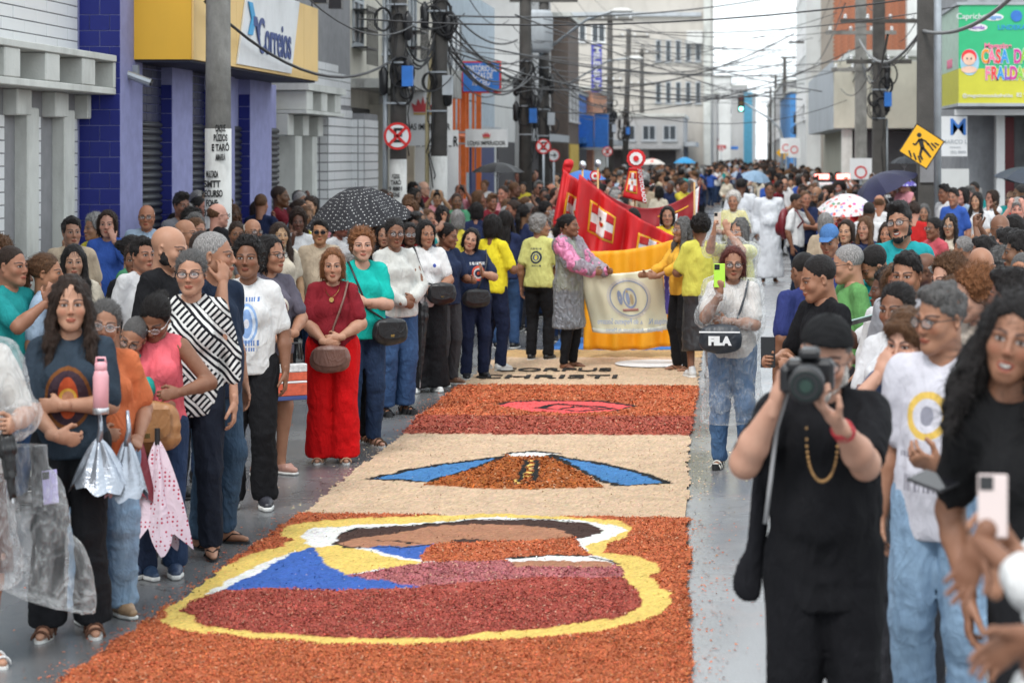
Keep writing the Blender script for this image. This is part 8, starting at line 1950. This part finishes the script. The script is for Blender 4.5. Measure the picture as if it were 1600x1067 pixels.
fill(12.5, 20, lambda y: -6.4, xl, 26, .42, 50, 'a'); fill(20, 27, lambda y: -6.35, xl, 52, .42, 60, 'b'); fill(27, 40, lambda y: -6.3, xl, 70, .46, 60, 'c'); fill(40, 64, lambda y: -6.0, lambda y: -.8, 34, .6, 20, 'd')
xr = lambda y: np.interp(y, [9, 12, 16, 22, 36, 60], [1.05, .95, .95, 1.0, 1.3, .9])
fill(10.5, 17, xr, lambda y: 460 / F * y + .3, 12, .42, -60, 'e'); fill(17, 27, xr, lambda y: min(5, 460 / F * y + .3), 42, .42, -60, 'f'); fill(27, 40, xr, lambda y: 3.8 if y > 36 else 4.6, 46, .5, -50, 'g'); fill(40, 60, xr, lambda y: 3.4, 30, .62, -30, 'h')
def zone_of(p):
    x, y, px = p['x'], p['y'], p['px']
    if x < -1 and y < 40:
        for lim, nm in ((120, 'before the white building'), (225, 'before the blue pier'), (325, 'left of the poster pole'), (425, 'right of the poster pole'), (540, 'before the tiled wall'), (615, 'by the dotted umbrella'), (700, 'near the two cable poles'), (800, 'before the orange frame'), (900, 'left of the red standards'), (1200, 'around the red standards')):
            if px < lim: return nm
    if x < 1 and y >= 40: return 'in the street centre'
    for lim, nm in ((1260, 'around the backpack man'), (1330, 'left of the navy umbrella'), (1400, 'under the navy umbrella'), (1470, 'below the crossing sign'), (1540, 'below the clinic sign'), (1700, 'below the green sign')):
        if px < lim: return nm
def ordn(n): return '%d%s' % (n, 'th' if 10 <= n % 100 <= 20 else {1: 'st', 2: 'nd', 3: 'rd'}.get(n % 10, 'th'))
zs = {}
for p in placed: zs.setdefault(zone_of(p), []).append(p)
for zn, lst in zs.items():
    lst.sort(key=lambda p: p['px'])
    for k, p in enumerate(lst):
        sx = 'man' if p['v'][1][0] == 'm' else 'woman'; hn = HAIRN[p['v'][1][1]]
        p['label'] = '%s in %s with %s, %s from left %s' % (sx, p['top'], hn, ordn(k + 1), zn)
NIND = 0
for p in placed:
    dup(p['v'], (p['x'], p['y'], p['z']), p['rz'], p['h'], p['sk'], p['hc'], TOPC[p['top']], CR.choice((BLK_, JND, JN, (.06, .06, .07), BLK_)), p['label'], 'people in the crowd along the street'); NIND += 1
for v in VAR:
    for c in list(v[0].children):
        for g2 in list(c.children): bpy.data.objects.remove(g2)
        bpy.data.objects.remove(c)
    bpy.data.objects.remove(v[0])
# the rest of the procession, hundreds of metres of heads: one mass
mcr, ntq, bq = new_mat('crowd_cloth'); gq = N(ntq); aq = gq.n('ShaderNodeAttribute', attribute_name='tint'); ntq.links.new(aq.outputs['Color'], bq.inputs['Base Color']); bq.inputs['Roughness'].default_value = .8; bq.inputs['Specular IOR Level'].default_value = .25
protos = []
for k in range(4):
    p = dict(sex='mf'[k % 2], arms=[('down', 'down'), ('clasp', 'claspr'), ('held', 'phone'), ('down', 'face')][k], hair=('short', 'black'), fat=.4, seed=7 + k)
    ms, HM_, _, _ = person_meshes(p, .05, .022, .035)
    Vs, Qs, part_ = [], [], []; n = 0
    hs_ = SDF((-.13, -.14, -.2), (.13, .18, .2), .024)
    hs_.ell((0, .03, .045), (.09, .107, .10), 0)
    if k % 2: hs_.cone((0, .06, .03), (0, .08, -.15), .09, .08, .02)
    hv, hq = hs_.mesh(); Mh = np.array(HM_); hv = hv @ Mh[:3, :3].T + Mh[:3, 3]
    for nm, (V, Q) in (('body', ms['body'][:2]), ('shirt', ms['shirt'][:2]), ('trousers', ms['trousers'][:2]), ('hair', (hv, hq))):
        Vs.append(V); Qs.append(Q + n); n += len(V); part_.append(np.full(len(V), ['body', 'shirt', 'trousers', 'hair'].index(nm)))
    protos.append((np.concatenate(Vs), np.concatenate(Qs), np.concatenate(part_)))
AV, AQ, AC = [], [], []; n = 0
def mass(cnt, y0, y1, xa, xb, power=1.0):
    global n
    for _ in range(cnt):
        y = y0 + (y1 - y0) * CR.random() ** power; x = CR.uniform(xa(y), xb(y))
        if not free(x, y, .45): continue
        occ.append((x, y)); V, Q, pt = protos[CR.randrange(4)]; a = CR.uniform(0, 6.28); c, s_ = math.cos(a), math.sin(a); S = CR.gauss(1, .04)
        W = V * S; W = np.stack([W[:, 0] * c - W[:, 1] * s_ + x, W[:, 0] * s_ + W[:, 1] * c + y, W[:, 2]], 1)
        sk = SKINS[CR.choice(SK)]; tp = TOPC[CR.choice(['white', 'white', 'white', 'white', 'white', 'cream', 'pale blue', 'beige'] + list(TOPC))]; cols = np.array([sk, tp, CR.choice((BLK_, JND, (.06, .06, .07))), HAIRC[CR.choice(HCs)]])
        AV.append(W); AQ.append(Q + n); AC.append(cols[pt]); n += len(W)
mass(120, 62, 90, lambda y: -4.8, lambda y: -1.2); mass(130, 60, 95, lambda y: .9, lambda y: 3.3); mass(200, 90, 150, lambda y: -3.8, lambda y: 3.6); mass(110, 150, 240, lambda y: -1.0, lambda y: 4.2)
V, Q, C_ = np.concatenate(AV), np.concatenate(AQ), np.concatenate(AC)
link('far_crowd', mesh_np('far_crowd', V, Q, [mcr], attrs={'tint': ('FLOAT_COLOR', np.concatenate([C_, np.ones((len(C_), 1))], 1))}), None, kind='stuff', label='dense far crowd filling the street to its end')
print('INDIVIDUALS', NIND, 'mass verts', len(V))
# ---------------------------------------------------------------- haze
hz = bpy.data.materials.new('haze'); hz.use_nodes = True; hn = hz.node_tree; hn.nodes.clear(); ho = hn.nodes.new('ShaderNodeOutputMaterial'); hv = hn.nodes.new('ShaderNodeVolumePrincipled'); hn.links.new(hv.outputs[0], ho.inputs['Volume'])
hv.inputs['Color'].default_value = (.93, .95, .97, 1); hv.inputs['Density'].default_value = .0004; hv.inputs['Anisotropy'].default_value = .2
if HAZE: MB().box((-305, -25, -1.2), (305, 905, 21)).build('haze', hz, kind='stuff')
